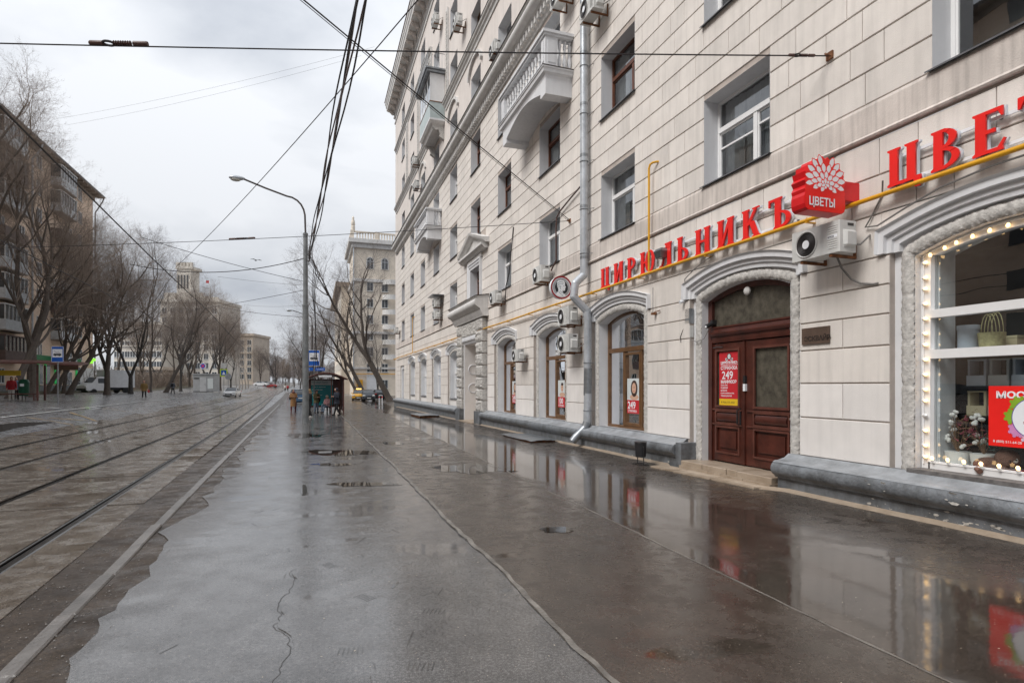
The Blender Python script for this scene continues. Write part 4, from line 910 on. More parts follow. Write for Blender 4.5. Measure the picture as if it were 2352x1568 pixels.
# ------------------------------------------------------------------ shop window (part of the building) and what stands in it
cS = GC['shop']; XS = 7.97
mb = MB(); sweep(mb, arch_path(cS, A_IN - .06, .60, Z_SPR, Z_APX - .06, 16), [(-.06, XS - .06), (.05, XS - .06), (.05, XS + .06), (-.06, XS + .06)])
bar(mb, XS, cS - 1.1, cS + 1.1, .60, .68, .12); bar(mb, XS - .01, cS - 1.08, cS + 1.08, 2.64, 2.75, .12); bar(mb, XS - .01, cS - 1.08, cS + 1.08, 2.09, 2.21, .12)
SHOP = bput(mb, 'shop_window', M_['white_frame'])
mb = MB(); pp = arch_path(cS, A_IN - .08, .64, Z_SPR, Z_APX - .08, 16); mb.add([(XS + .02, y, z) for y, z in pp], [tuple(range(len(pp)))]); bput(mb, 'pane', M_['glass_shop'], parent=SHOP)
mb = MB(); mb.box(7.66, 8.0, cS - 1.2, cS + 1.22, .545, .60); bput(mb, 'sill_board', mat('old_board', (.16, .15, .145), .6, .4, 6, .3, 30), parent=SHOP)
mb = MB(); x0, x1, y0, y1 = 8.05, 10.6, 1.6, 7.0
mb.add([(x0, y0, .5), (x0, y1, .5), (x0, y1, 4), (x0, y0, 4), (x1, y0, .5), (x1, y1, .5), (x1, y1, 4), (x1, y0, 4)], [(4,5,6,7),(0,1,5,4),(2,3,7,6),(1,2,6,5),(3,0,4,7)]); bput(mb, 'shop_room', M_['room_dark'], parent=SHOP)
mb = MB(); mb.box(8.05, 8.35, 5.50, 5.56, .6, 3.8); bput(mb, 'side_panel', M_['curtain'], parent=SHOP)
mb = MB(); mb.box(8.05, 8.9, cS - 1.3, cS + 1.2, .5, .62); bput(mb, 'display_floor', M_['white_frame'], parent=SHOP)
shelf_t = thing('display_shelving', 'dark shelving with rows of pale boxes inside the flower shop window', 'shelving', (8.5, 4.6, .62))
for z in (1.32, 1.72, 2.16): mb = MB(); mb.box(8.45, 8.85, 3.4, 5.48, z - .03, z); at(mb, 'shelf', M_['black'], shelf_t)
mb = MB(); mb.box(8.86, 8.9, 3.4, 5.48, .62, 3.4); at(mb, 'back_panel', M_['room_dark'], shelf_t)
pal = [mat('box_cream', (.62, .55, .36), .7, .1), mat('box_grey', (.45, .49, .50), .7, .1), mat('box_pink', (.55, .30, .36), .7, .1), mat('box_blue', (.42, .48, .56), .7, .1), mat('box_tan', (.50, .36, .22), .7, .1)]
def trug(y, z, w, h, d, m, lab):                                      # open wooden flower trug: tray with an upright handle frame
    t = thing('flower_trug', lab, 'box', (8.62, y, z), group='boxes on the shop shelves')
    mb = MB(); mb.box(-d/2, d/2, -w/2, w/2, 0, h*.4); at0 = mb.build('tray', m, t)
    for s in (-1, 1): MB().box(-d*.42, d*.42, s*(w/2 - .02) - .015, s*(w/2 - .02) + .015, h*.4, h*.95).build('upright', m, t)
    MB().box(-d*.42, d*.42, -w/2, w/2, h*.95, h).build('top_rail', m, t)
for r_, z in ((0, 1.32), (1, 1.72)):
    for i in range(5):
        trug(5.34 - .27*i, z, .24, .33 + .03*r_, .22, pal[(i*2 + r_*3) % 4], '%s trug %s' % (('cream', 'grey', 'pink', 'blue')[(i*2 + r_*3) % 4], ['on the %s shop shelf beside the frame', 'second from the frame on the %s shop shelf', 'in the middle of the %s shop shelf', 'fourth from the frame on the %s shop shelf', 'at the inner end of the %s shop shelf'][i] % ('lower', 'middle')[r_]))
for i, (y, w, h) in enumerate(((5.33, .2, .22), (5.02, .34, .18), (4.6, .3, .24))):
    t = thing('gift_box', ['tan gift box on the top shop shelf by the frame', 'cream gift box on the top shop shelf', 'pink gift box on the top shop shelf over the poster'][i], 'box', (8.62, y, 2.16)); MB().box(-.12, .12, -w/2, w/2, 0, h).build('carton', pal[(4, 0, 2)[i]], t); MB().box(-.125, .125, -w/2-.005, w/2+.005, h, h+.03).build('lid', pal[(4, 0, 2)[i]], t)
t = thing('basket', 'yellow green basket with looped handles on the shelf behind the glass', 'basket', (8.3, 5.02, 2.22)); mb = MB(); mb.lathe([(.13, 0), (.15, .19), (.14, .19), (.12, .02)], 16); m_bk = mat('wicker', (.50, .47, .24), .8, .3, 20, .5, 60); mb.build('bowl', m_bk, t, True)
for i in range(4): MB().tube([(-.06 + .04*i, -.10 + .065*i + .07*math.cos(a), .18 + .26*math.sin(a)) for a in [PI*k/10 for k in range(11)]], .005, 5).build('handle', m_bk, t, True)
t = thing('cylinder_box', 'pale blue cylinder box beside the basket in the shop window', 'box', (8.3, 5.30, 2.22)); MB().lathe([(.12, 0), (.12, .25)], 20).build('drum', pal[3], t, 40); MB().lathe([(.127, .25), (.127, .31)], 20).build('lid', pal[3], t, 40)
mb = MB(); mb.box(8.1, 8.5, 4.7, 5.48, 2.18, 2.22); o = mb.build('glass_shelf', M_['white_frame']); tag(o, 'narrow white shelf under the basket in the shop window', 'shelf')
# bouquet with cotton
t = thing('dried_bouquet', 'dried bouquet with cotton bolls and red sprays in white pots in the shop window', 'bouquet', (8.2, 5.25, .62))
rf = random.Random(8)
for y in (.12, -.2): MB().lathe([(.12, 0), (.15, .22), (.14, .22)], 14).build('pot', M_['ceramic'], t, 40, loc=(0, y, 0))
mc, mr_, mg_, mbr = mat('cotton', (.82, .81, .78), .9, .1), mat('dry_red', (.35, .06, .10), .8, .3), mat('dry_teal', (.10, .22, .22), .8, .3), mat('dry_brown', (.22, .13, .07), .9, .3)
stem = MB(); cot = []
for i in range(34):
    y0 = rf.choice((.12, -.2)); a = rf.uniform(0, 2*PI); r_ = rf.uniform(.05, .28); top = Vector((.45*r_*math.cos(a), y0 + r_*math.sin(a), rf.uniform(.28, .75)))
    stem.tube([(0, y0, .2), ((top.x)*.4, y0 + (top.y-y0)*.3, .35), top], .004, 4); cot.append(top)
stem.build('stem', mbr, t)
for i, p in enumerate(cot[:20]):
    mb = MB()
    for k in range(4): mb.ball(p + Vector((rf.uniform(-.018, .018), rf.uniform(-.022, .022), rf.uniform(-.018, .018))), .024, 6, 4)
    mb.build('cotton_boll', mc, t, True)
for j, (m, n) in enumerate(((mr_, 90), (mbr, 90), (mg_, 40))):
    mb = MB(); c0 = Vector((0, (-.02, .05, -.3)[j], (.5, .55, .42)[j]))
    for i in range(n):
        p = c0 + Vector((rf.gauss(0, .05), rf.gauss(0, .09), rf.gauss(0, .10))); d = Vector((rf.gauss(0, 1), rf.gauss(0, 1), rf.gauss(.6, .6))).normalized()*.07; w_ = d.orthogonal().normalized()*.008
        mb.add([p - w_, p + w_, p + d], [(0,1,2)])
    mb.build('spray', m, t)
# plush sloth
t = thing('plush_sloth', 'brown plush sloth with a pale face lying on the shop window ledge', 'toy', (8.14, 4.80, .62), R(42)); mp1, mp2 = mat('plush_brown', (.19, .10, .075), .95, .2, 20, .6, 160), mat('plush_pale', (.68, .66, .60), .95, .1, 20, .4, 160)
mb = MB(); mb.ball((.06, .12, .10), .13, 14, 10, (.8, 1.3, .75)); mb.ball((-.02, -.04, .19), .125, 16, 12, (.9, 1.05, 1)); mb.tube([(-.05, .05, .1), (-.12, .0, .05), (-.14, -.12, .035)], [.045, .045, .035], 8); mb.tube([(0, .2, .1), (-.08, .26, .05), (-.14, .25, .03)], [.045, .04, .035], 8); mb.build('body', mp1, t, True)
mb = MB(); mb.ball((-.075, -.045, .185), .088, 14, 10, (.62, 1.12, .82)); mb.build('face', mp2, t, True)
mb = MB(); mb.ball((-.132, -.045, .178), .012, 6, 5); mb.build('nose', M_['black'], t, True)
for s in (-1, 1): MB().ball((-.112, -.045 + s*.052, .19), .014, 8, 5, (.6, 1.5, .8)).build('eye', M_['ink'], t, True)
MB().box(-.16, -.02, -.26, -.08, .02, .07).build('scarf', M_['red_dark'], t)
# string lights
sg = thing('string_lights', 'string of round warm bulbs round the shop window frame', 'lights', (XS - .08, cS, 2))
path = arch_path(cS, A_IN - .045, .66, Z_SPR, Z_APX - .045, 30, step=.05); pth = [(y, z) for y, z in path]
at(MB().tube([(XS - .075, y, z) for y, z in pth], .008, 5), 'cable', M_['sign_white'], sg, True)
at(MB().tube([(XS - .075, cS - 1.1 + i*.05, .70) for i in range(45)], .008, 5), 'cable', M_['sign_white'], sg, True)
bulb = MB().lathe([(.004, -.026), (.017, -.016), (.023, 0), (.019, .016), (.014, .03)], 12).mesh('bulb', M_['bulb'], 'all'); sock = MB().lathe([(.017, .028), (.017, .062)], 10).mesh('socket', M_['ceramic'], 40)
def bulb_at(y, z, ny, nz, off=False):
    q = Vector((-.35, ny, nz)).normalized(); loc = Vector((XS - .085, y, z)) - Vector(sg.location); rot = (-q).to_track_quat('Z', 'Y').to_euler()
    b = put('bulb', bulb if not off else bulb_off, sg, loc + q*.055, rot); s = put('socket', sock, b)
bulb_off = bulb.copy(); bulb_off.materials.clear(); bulb_off.materials.append(M_['bulb_off'])
acc = 0; last = pth[0]; nxt = .06; k = 0
for a, b in zip(pth, pth[1:]):
    l_ = math.hypot(b[0]-a[0], b[1]-a[1]); acc += l_
    if acc > nxt:
        ty, tz = (b[0]-a[0])/l_, (b[1]-a[1])/l_; bulb_at(b[0], b[1], -tz, ty, k == 3); nxt += .19; k += 1
for i in range(11): bulb_at(cS + 1.02 - i*.2, .70, 0, 1)
# poster on the glass: red with a flower ring and lettering
def poster(name, label, X, yL, yR, z0, z1, m):
    t = thing(name, label, 'poster', (X, yL, z0)); w = yL - yR; h = z1 - z0
    MB().box(-.004, 0, -w, 0, 0, h).build('sheet', m, t)
    return t, w, h
def ptext(t, body, size, m, u, v, dz=.0052, **k):
    return put_text(body, size, m, Matrix(((0,0,-1,-dz),(-1,0,0,-u),(0,1,0,v),(0,0,0,1))), t, extrude=.0004, **k)
M_W = M_['sign_white']
t, w, h = poster('flower_poster', 'red poster with a round white label ringed by flowers in the shop window', XS - .045 + .05, 4.86, 3.90, .98, 1.72, M_['red_face'])
t.location.x = XS + .012
ptext(t, 'МОСКВА', .105, M_W, .08, h - .145, offset=.004, sx=1.25)
def disc(t, u, v, r, m, dz, name, n=40, sq=1): 
    mb = MB(); mb.add([(-dz, -(u + r*math.cos(2*PI*i/n)), v + sq*r*math.sin(2*PI*i/n)) for i in range(n)], [tuple(reversed(range(n)))]); return mb.build(name, m, t)
fc = (.50, .36); cols = [mat('petal_pink', (.62, .25, .50), .6, .2), mat('petal_green', (.24, .42, .02), .6, .3), mat('petal_violet', (.10, .03, .35), .6, .3), mat('petal_pale', (.7, .5, .62), .6, .2)]
for i in range(9):
    a = 2*PI*i/9 + .3; u, v = fc[0] + .235*math.cos(a), fc[1] + .235*math.sin(a); mb = MB()
    for k in range(16):
        b = 2*PI*k/16; r_ = .095*(.8 + .2*(k % 2)); p = [(u, v), (u + r_*math.cos(b-.22), v + r_*math.sin(b-.22)), (u + r_*1.12*math.cos(b), v + r_*1.12*math.sin(b)), (u + r_*math.cos(b+.22), v + r_*math.sin(b+.22))]
        mb.add([(-.0055 - .0002*(k % 3) - .0007*i, -x, y) for x, y in p], [(3,2,1,0)])
    mb.build('flower', cols[(i*3 + i//4) % 4], t)
disc(t, *fc, .245, cols[2], .0135, 'label_rim'); disc(t, *fc, .236, M_W, .0145, 'label_disc')
M_INKR = mat('ink_red', (.35, .03, .05), .5, 0)
for s_, z_, tx in ((.085, .44, '25'), (.085, .35, 'ЦВЕТ'), (.05, .285, 'СО ВСЕГО'), (.045, .21, 'КОЛ')): ptext(t, tx, s_, M_INKR, fc[0], z_, .0152, align='CENTER')
ptext(t, '8 (800) 511-64-28', .042, M_W, .05, .045)
# ------------------------------------------------------------------ big red letters
def glyph(ch):
    """list of (polygon | quad ring) in a unit-height box, returns (polys, width); overlapping strokes are stepped by the caller"""
    P = []; w = .225; sf = .06
    def S(x, w=w): P.append([(x-sf,0),(x+w+sf,0),(x+w+sf,.045),(x+w,.085),(x+w,.915),(x+w+sf,.955),(x+w+sf,1),(x-sf,1),(x-sf,.955),(x,.915),(x,.085),(x-sf,.045)])
    def B(x0, x1, y0, y1): P.append([(x0,y0),(x1,y0),(x1,y1),(x0,y1)])
    def D(x0, y0, x1, y1, w): P.append([(x0,y0),(x0+w,y0),(x1+w,y1),(x1,y1)] if y1 > y0 else [(x1,y1),(x1+w,y1),(x0+w,y0),(x0,y0)])
    def ring(cx, cy, rx, ry, a0, a1, tx=.18, ty=.075, n=14):
        A = [R(a0 + (a1-a0)*i/n) for i in range(n+1)]
        for a, b in zip(A, A[1:]): P.append([(cx+(rx-tx)*math.cos(a), cy+(ry-ty)*math.sin(a)), (cx+rx*math.cos(a), cy+ry*math.sin(a)), (cx+rx*math.cos(b), cy+ry*math.sin(b)), (cx+(rx-tx)*math.cos(b), cy+(ry-ty)*math.sin(b))])
    if ch == 'Ц': S(.08); S(.56); B(.2, .93, 0, .09); P.append([(.78,-.2),(.90,-.2),(.93,.02),(.74,.02)]); W_ = 1.0
    elif ch == 'И': S(.08); S(.62); D(.22, .08, .60, .92, .13); W_ = .95
    elif ch == 'Р': S(.08); ring(.27, .72, .44, .28, -90, 90); W_ = .8
    elif ch == 'Ю': S(.08); B(.2, .5, .46, .55); ring(.80, .5, .36, .5, 0, 360, n=24); W_ = 1.22
    elif ch == 'Л': S(.58); D(.10, .05, .50, .96, .11); B(.40, .66, .92, 1.0); P.append([(-.02,0),(.22,0),(.22,.05),(.16,.1),(.02,.1),(-.02,.06)]); W_ = .9
    elif ch == 'Ь': S(.08); ring(.27, .28, .46, .28, -90, 90); W_ = .82
    elif ch == 'Н': S(.08); S(.62); B(.2, .7, .46, .55); W_ = .95
    elif ch == 'К': S(.08); D(.24, .44, .60, .95, .12); D(.36, .56, .60, .04, .22); B(.52, .88, 0, .05); B(.52, .84, .95, 1.); W_ = .92
    elif ch == 'Ъ': S(.26); B(.0, .3, .91, 1.0); P.append([(-.02,.76),(.04,.76),(.06,1.0),(-.02,1.0)]); ring(.45, .28, .46, .28, -90, 90); W_ = .98
    elif ch == 'В': S(.08); ring(.27, .75, .36, .25, -90, 90, n=10); ring(.27, .27, .43, .27, -90, 90, n=10); W_ = .8
    elif ch == 'Е': S(.08); B(.2, .66, 0, .085); B(.2, .62, .915, 1); B(.2, .5, .46, .55); P.append([(.60,.0),(.72,.24),(.68,.26),(.54,.06)]); P.append([(.55,.94),(.62,.78),(.66,.78),(.66,1.0),(.55,1.)]); W_ = .78
    elif ch == 'Т': S(.33); B(.02, .83, .91, 1); P.append([(.0,.74),(.05,.74),(.14,.94),(.0,1)]); P.append([(.80,.74),(.85,.74),(.85,1),(.71,.94)]); W_ = .9
    elif ch == 'Ы': S(.08); ring(.27, .28, .40, .28, -90, 90); S(.78); W_ = 1.05
    else: B(0, .5, 0, 1); W_ = .6
    return P, W_
def glyph_mesh(ch, h, d0, d1, m, name, grow=0.):
    P, w = glyph(ch); mb = MB()
    for i, p in enumerate(P):
        if grow:
            cx = sum(q[0] for q in p)/len(p); cy = sum(q[1] for q in p)/len(p); p = [(x + grow*(1 if x > cx else -1), y + grow*(1 if y > cy else -1)) for x, y in p]
        mb.prism([(x*h, y*h) for x, y in p], lambda a, b, hh: (a, b, hh), d0 + .0004*i, d1 - .0006*(i % 9))
    return mb.mesh(name, m), w*h
def letter_sign(name, label, word, Ystart, Yend, Zb, h, X=7.70):
    t = thing(name, label, 'sign', (X, Ystart, Zb)); n = len(word); ws = [glyph(c)[1]*h for c in word]; tot = Ystart - Yend
    gap = (tot - sum(ws)) / max(1, n - 1); u = 0
    for c, w in zip(word, ws):
        me, _ = glyph_mesh(c, h, .125, .155, [M_['red_face']], 'letter'); o = put('letter', me, t); o.matrix_local = Matrix(((0,0,-1,0),(-1,0,0,-u),(0,1,0,0),(0,0,0,1)))
        m2, _ = glyph_mesh(c, h, .066, .105, [M_['sign_side']], 'letter_back', .012); put('letter_back', m2, o)
        u += w + gap
    for z in (.12, .82): MB().box(-.062, -.04, -tot, 0, z*h - .02, z*h + .02).build('mounting_rail', M_['sign_white'], t)
    k = int(tot / 1.2)
    for i in range(k + 1):
        for z in (.12, .82): MB().box(-.04, .03, -tot*i/k - .015, -tot*i/k + .015, z*h - .015, z*h + .015).build('stand_off', M_['steel'], t)
    return t
letter_sign('letter_sign', 'row of red serif letters spelling ЦИРЮЛЬНИКЪ over the entrance and barber windows', 'ЦИРЮЛЬНИКЪ', 14.35, 7.56, 4.43, .53)
letter_sign('letter_sign', 'row of red serif letters spelling ЦВЕТЫ over the flower shop arch', 'ЦВЕТЫ', 5.88, 3.22, 4.47, .51)
# ---- projecting flower sign
t = thing('flower_box_sign', 'red projecting box sign with a white dahlia and the word ЦВЕТЫ', 'sign', (7.0, 6.40, 4.24))
def fr_f(a, b, h): return (a, -h, b)                                # face towards -Y: local a = X, b = Z, h out of the face
out = []
rr_ = random.Random(2)
out = [(-.32, 0), (.32, 0), (.365, .03), (.385, .09), (.385, .20), (.37, .25)]
spk = [(.385, .30), (.35, .36), (.385, .43), (.345, .48), (.36, .56), (.30, .58), (.29, .65), (.22, .66), (.18, .73), (.11, .72), (.05, .80), (0, .76), (-.05, .80), (-.12, .73), (-.19, .74), (-.22, .66), (-.30, .65), (-.30, .57), (-.37, .55), (-.345, .47), (-.39, .42), (-.35, .36), (-.385, .30)]
out = out + spk + [(-.37, .25), (-.385, .20), (-.385, .09), (-.365, .03)]
MB().prism(out, fr_f, -.24, 0).build('case', M_['red'], t)
MB().prism([(x*.985, .005 + y*.985) for x, y in out], fr_f, .0005, .004).build('face', M_['red_face'], t)
mb = MB(); cen = (0, .42); k = 0
def petal(mb, cx, cy, ang, r0, r1, w, dz, sq):
    ca, sa_ = math.cos(ang), math.sin(ang); pts = [(r0, 0), (r0 + (r1-r0)*.3, w*.8), (r0 + (r1-r0)*.62, w), (r0 + (r1-r0)*.86, w*.55), (r1, 0), (r0 + (r1-r0)*.86, -w*.55), (r0 + (r1-r0)*.62, -w), (r0 + (r1-r0)*.3, -w*.8)]
    q = [fr_f(cx + (x*ca - y*sa_), cy + (x*sa_ + y*ca)*sq, dz) for x, y in pts]
    mb.add(q, [tuple(reversed(range(8)))] if False else [tuple(range(8))])
for ringi, (r0, r1, w, n, cy) in enumerate(((.20, .375, .040, 17, .45), (.125, .265, .038, 13, .435), (.055, .17, .034, 9, .415), (.0, .085, .024, 6, .40))):
    for i in range(n):
        a = 2*PI*(i + .5*(ringi % 2))/n + .05
        yy = cy + r1*math.sin(a)
        if yy < .262 or yy > .81: continue
        dz = .0052 + .0012*ringi + .0003*(i % 2); sq = 1.0 if math.sin(a) > 0 else .86
        mb = MB(); petal(mb, 0, cy, a, r0 - .018, r1 + .016, w*1.42, dz, sq); mb.build('petal_outline', M_['red_face'], t)
        mb = MB(); petal(mb, 0, cy, a, r0, r1, w, dz + .00015, sq); mb.build('petal', M_W, t)
put_text('ЦВЕТЫ', .165, M_W, Matrix(((1,0,0,-.315),(0,0,-1,-.013),(0,1,0,.075),(0,0,0,1))), t, extrude=.0006, offset=.004, sx=.86)
MB().box(.385, .70, .03, .20, .22, .50).build('bracket_box', M_['red'], t)
# ---- round barber sign
t = thing('round_sign', 'round red rimmed sign with a white classical head in profile', 'sign', (7.2, 16.25, 4.75))
def fr_r(a, b, h): return (a, -h, b)
def circ(r, n=48): return [(r*math.cos(2*PI*i/n), r*math.sin(2*PI*i/n)) for i in range(n)]
MB().prism(circ(.352), fr_r, -.15, 0).build('drum', M_W, t, 40)
def annulus(r0, r1, dz, m, name, n=56):
    mb = MB(); a, b = circ(r0, n), circ(r1, n); mb.add([fr_r(x, y, dz) for x, y in a] + [fr_r(x, y, dz) for x, y in b], [(i, n+i, n+(i+1)%n, (i+1)%n) for i in range(n)]); return mb.build(name, m, t)
annulus(.306, .358, .004, M_['red_dark'], 'rim'); 
for r0, r1 in ((.268, .280), (.238, .252), (0.0, .222)): annulus(max(r0, .001), r1, .003, M_['ink'], 'ring')
head = [(-.13,-.27),(.13,-.27),(.11,-.2),(.04,-.15),(.03,-.10),(.09,-.095),(.115,-.08),(.112,-.045),(.125,-.03),(.115,-.012),(.128,.0),(.145,.028),(.118,.05),(.108,.09),(.115,.12),(.105,.17),(.06,.215),(-.02,.235),(-.09,.215),(-.135,.16),(-.145,.08),(-.125,.0),(-.10,-.05),(-.10,-.11),(-.15,-.17),(-.18,-.21)]
MB().prism([(x*1.05, y*1.02) for x, y in head], fr_r, .0035, .006).build('profile_head', M_W, t)
M_LN = mat('ink_teal', (.06, .14, .16), .5, 0)
for pts in ([(-.13,.1),(-.08,.16),(0,.18),(.07,.15)], [(-.13,.05),(-.07,.10),(.0,.12),(.06,.10)], [(-.11,0),(-.06,.04),(-.01,.03)], [(.06,.045),(.09,.05),(.10,.04)], [(.06,-.06),(.09,-.055)], [(-.1,-.13),(-.02,-.2),(.06,-.26)], [(-.05,-.1),(.02,-.17),(.09,-.2)], [(-.03,.02),(-.05,-.03),(-.02,-.05)]):
    mb = MB()
    for (a, b), (c, d) in zip(pts, pts[1:]): l_ = math.hypot(c-a, d-b); nx, ny = -(d-b)/l_*.006, (c-a)/l_*.006; mb.add([fr_r(a-nx, b-ny, .0066), fr_r(c-nx, d-ny, .0066), fr_r(c+nx, d+ny, .0066), fr_r(a+nx, b+ny, .0066)], [(0,1,2,3)])
    mb.build('engraved_line', M_LN, t)
MB().box(.35, .5, .05, .1, -.05, .05).build('bracket', M_['steel'], t)
# ------------------------------------------------------------------ air conditioners
def make_ac(brand=None, label='', group='air conditioners on the facade', w=.80, h=.54):
    t = thing('air_conditioner', label, 'air conditioner', group=group)
    mb = MB(); e = .012; xf, xb = -.52, -.20                                 # body
    mb.loft([[(xb, -w/2, z), (xf+e, -w/2, z), (xf, -w/2+e, z), (xf, w/2-e, z), (xf+e, w/2, z), (xb, w/2, z)] for z in (.0, h)]); mb.build('body', M_['ac_body'], t, 30)
    fy, fz, fr_ = w*.17, h*.49, h*.42
    mb = MB(); mb.add([(xf-.003, fy + fr_*math.cos(2*PI*i/28), fz + fr_*math.sin(2*PI*i/28)) for i in range(28)], [tuple(reversed(range(28)))]); mb.build('fan_opening', M_['ac_dark'], t)
    for k in range(7):
        r_ = fr_*(.36 + .64*k/6); MB().tube([(xf-.010, fy + r_*math.cos(2*PI*i/24), fz + r_*math.sin(2*PI*i/24)) for i in range(24)], .0045 if k < 6 else .012, 4, closed=True).build('grille_ring', M_['ac_dark' if k < 6 else 'ac_body'], t)
    mb = MB(); mb.add([(xf-.016, fy + fr_*.34*math.cos(2*PI*i/18), fz + fr_*.34*math.sin(2*PI*i/18)) for i in range(18)], [tuple(reversed(range(18)))]); mb.build('fan_hub', M_['sign_white'], t)
    for k in range(11):
        z = h*.14 + k*h*.07
        if brand and 5 <= k <= 6: continue
        mb = MB(); mb.loft([[(xf, y, z), (xf-.008, y, z+.004), (xf, y, z+.016)] for y in (-w*.27, -w*.46)]); mb.build('louvre', M_['ac_body'], t)
    if brand:
        MB().box(xf-.004, xf-.001, -w*.46, -w*.27, h*.475, h*.57).build('nameplate', M_W, t)
        put_text(brand, h*.075, M_['ink'], Matrix(((0,0,-1,xf-.0045),(-1,0,0,-w*.275),(0,1,0,h*.49),(0,0,0,1))), t, extrude=.0004, offset=.0012, sx=.78)
    mb = MB(); mb.loft([[(xb-.04, -w/2-d, z) if 0 else (x, y, z) for x, y in ((xb-.03, -w/2), (xb-.05, -w/2-d), (xf+.10, -w/2-d), (xf+.07, -w/2))] for z, d in ((h*.15, .01), (h*.22, .055), (h*.62, .055), (h*.7, .012))]); mb.build('valve_cover', M_['ac_body'], t)
    MB().box(xb-.16, xb-.05, -w/2-.006, -w/2+.002, h*.84, h*.92).build('grip', M_['ac_dark'], t)
    for y in (-w*.3, w*.3):
        mb = MB(); mb.box(xf+.02, 0, y-.02, y+.02, -.045, -.005); mb.box(-.03, 0, y-.019, y+.019, -.005, .28); mb.build('bracket', M_['rust'], t)
    MB().tube([(-.24, -w/2, .12), (-.22, -w/2-.09, .10), (-.1, -w/2-.10, .2), (.0, -w/2-.06, .26)], .014, 6).build('refrigerant_hose', M_['cable_grey'], t, True)
    return t
a0 = make_ac('HITACHI', 'weathered grey air conditioner with the HITACHI nameplate between door arch and shop arch', None, .88, .46)
a0.location = (7.70, 6.76, 3.67)
ap = make_ac(None, '')
first = True
for (Y, Z, sc, lab) in ((16.1, 3.58, 1, 'upper of two stacked air conditioners beside the galvanised drainpipe'), (16.1, 2.75, 1, 'lower of two stacked air conditioners beside the galvanised drainpipe'), (18.3, 5.25, 1, 'air conditioner under a second floor sill beside the round sign'),
                        (23.5, 5.22, 1, 'air conditioner below the window next to the pedimented portal'), (20.8, 2.66, .85, 'small air conditioner between two brown arched barber windows'), (36.2, 6.72, 1, 'upper of two far air conditioners stacked under a tin canopy'),
                        (36.2, 5.95, 1, 'lower of two far air conditioners stacked under a tin canopy'), (55.2, 6.7, 1, 'lone air conditioner near the far corner of the cream building'), (14.45, 12.0, 1.05, 'high air conditioner beside the drainpipe'), (16.7, 13.75, 1, 'air conditioner above the near balustraded balcony'),
                        (23.6, 15.85, 1, 'air conditioner standing above the big rounded cornice'), (30.3, 21.0, 1.1, 'air conditioner high on the plain upper storeys beside an ornament strip'), (36.3, 24.7, 1.1, 'air conditioner high up over the railed balcony roof'), (44.4, 18.7, 1.1, 'air conditioner by the upper string course near the far corner'), (43.6, 16.6, 1.1, 'air conditioner below the upper string course near the far corner')):
    o = ap if first else copy_tree(ap); first = False; o.location = (7.70, Y, Z); o.scale = (sc,)*3; o['label'] = lab
mb = MB(); mb.box(6.95, 7.72, 35.4, 37.1, 7.42, 7.44); o = tag(mb.build('tin_canopy', M_['galvanised_dark']), 'small tin canopy over two stacked air conditioners', 'canopy')
# ------------------------------------------------------------------ pipes on the wall
dp = thing('drainpipe', 'galvanised drainpipe with a dog-leg and open spout running down the cream facade', 'drainpipe', (7.5, 15.3, 0))
def seg(pts, r, name='pipe_section', m='galvanised'): at(MB().tube(pts, r, 16), name, M_[m], dp, 40)
z = 29.5
while z > 5.3: seg([(7.5, 15.3, z), (7.5, 15.3, max(5.12, z - 1.55))], .112); at(MB().tube([(7.5, 15.3, z+.03), (7.5, 15.3, z-.05)], .118, 16), 'joint_collar', M_['galvanised_dark'], dp, 40); z -= 1.5
bend = [(7.5, 15.3, 5.2), (7.5, 15.3, 4.98), (7.22, 15.3, 4.72), (7.17, 15.3, 4.32), (7.55, 15.22, 3.92), (7.58, 15.2, 3.62)]
for i, (a, b) in enumerate(zip(bend, bend[1:])): seg([a, b], .113 + .003*(i % 2), 'elbow')
for j in bend[1:-1]: at(MB().ball(j, .115, 14, 10), 'elbow_joint', M_['galvanised'], dp, True)
for a, b, m in ((3.66, 2.2, 'galvanised'), (2.24, 1.45, 'galvanised_dark'), (1.5, .62, 'galvanised')): seg([(7.58, 15.2, a), (7.56 if b < 1 else 7.575, 15.22, b)], .112 if m == 'galvanised' else .116, m=m)
ft = [(7.56, 15.22, .66), (7.50, 15.23, .50), (7.36, 15.25, .36), (7.22, 15.28, .22), (7.13, 15.3, .10)]
for a, b in zip(ft, ft[1:]): at(MB().tube([a, b], .115, 16, cap=False), 'spout', M_['galvanised_dark'], dp, 40)
for j in ft[1:-1]: at(MB().ball(j, .117, 14, 10), 'spout_joint', M_['galvanised_dark'], dp, True)
at(MB().tube([(7.14, 15.3, .11), (7.16, 15.29, .14)], .108, 16), 'spout_dark', M_['black'], dp)
for z in (1.0, 2.4, 5.6, 6.9, 8.3, 9.7, 11.1, 12.5):
    x = 7.5 if z > 5 else 7.57; mb = MB(); mb.tube([(x + .122*math.cos(2*PI*i/18), 15.3 - (.09 if z < 5 else 0) + .122*math.sin(2*PI*i/18), z) for i in range(18)], .010, 5, closed=True); mb.tube([(x + .1, 15.2, z), (7.72, 15.0, z)], .008, 5); at(mb, 'clamp', M_['galvanised_dark'], dp)
gpz = thing('gas_pipe', 'yellow gas pipe running level along the facade above the arches', 'pipe', (7.5, 20, 4.4))
pts = [(7.56, -5 + i*1.5, 4.41 + .008*math.sin(i*1.3)) for i in range(43)]
at(MB().tube(pts, .034, 10), 'pipe', M_['gas_yellow'], gpz, 40)
at(MB().tube([(7.56, 58.4, 4.41), (7.56, 58.9, 4.40), (8.6, 59.0, 4.40)], .034, 8), 'pipe', M_['gas_yellow'], gpz, 40)
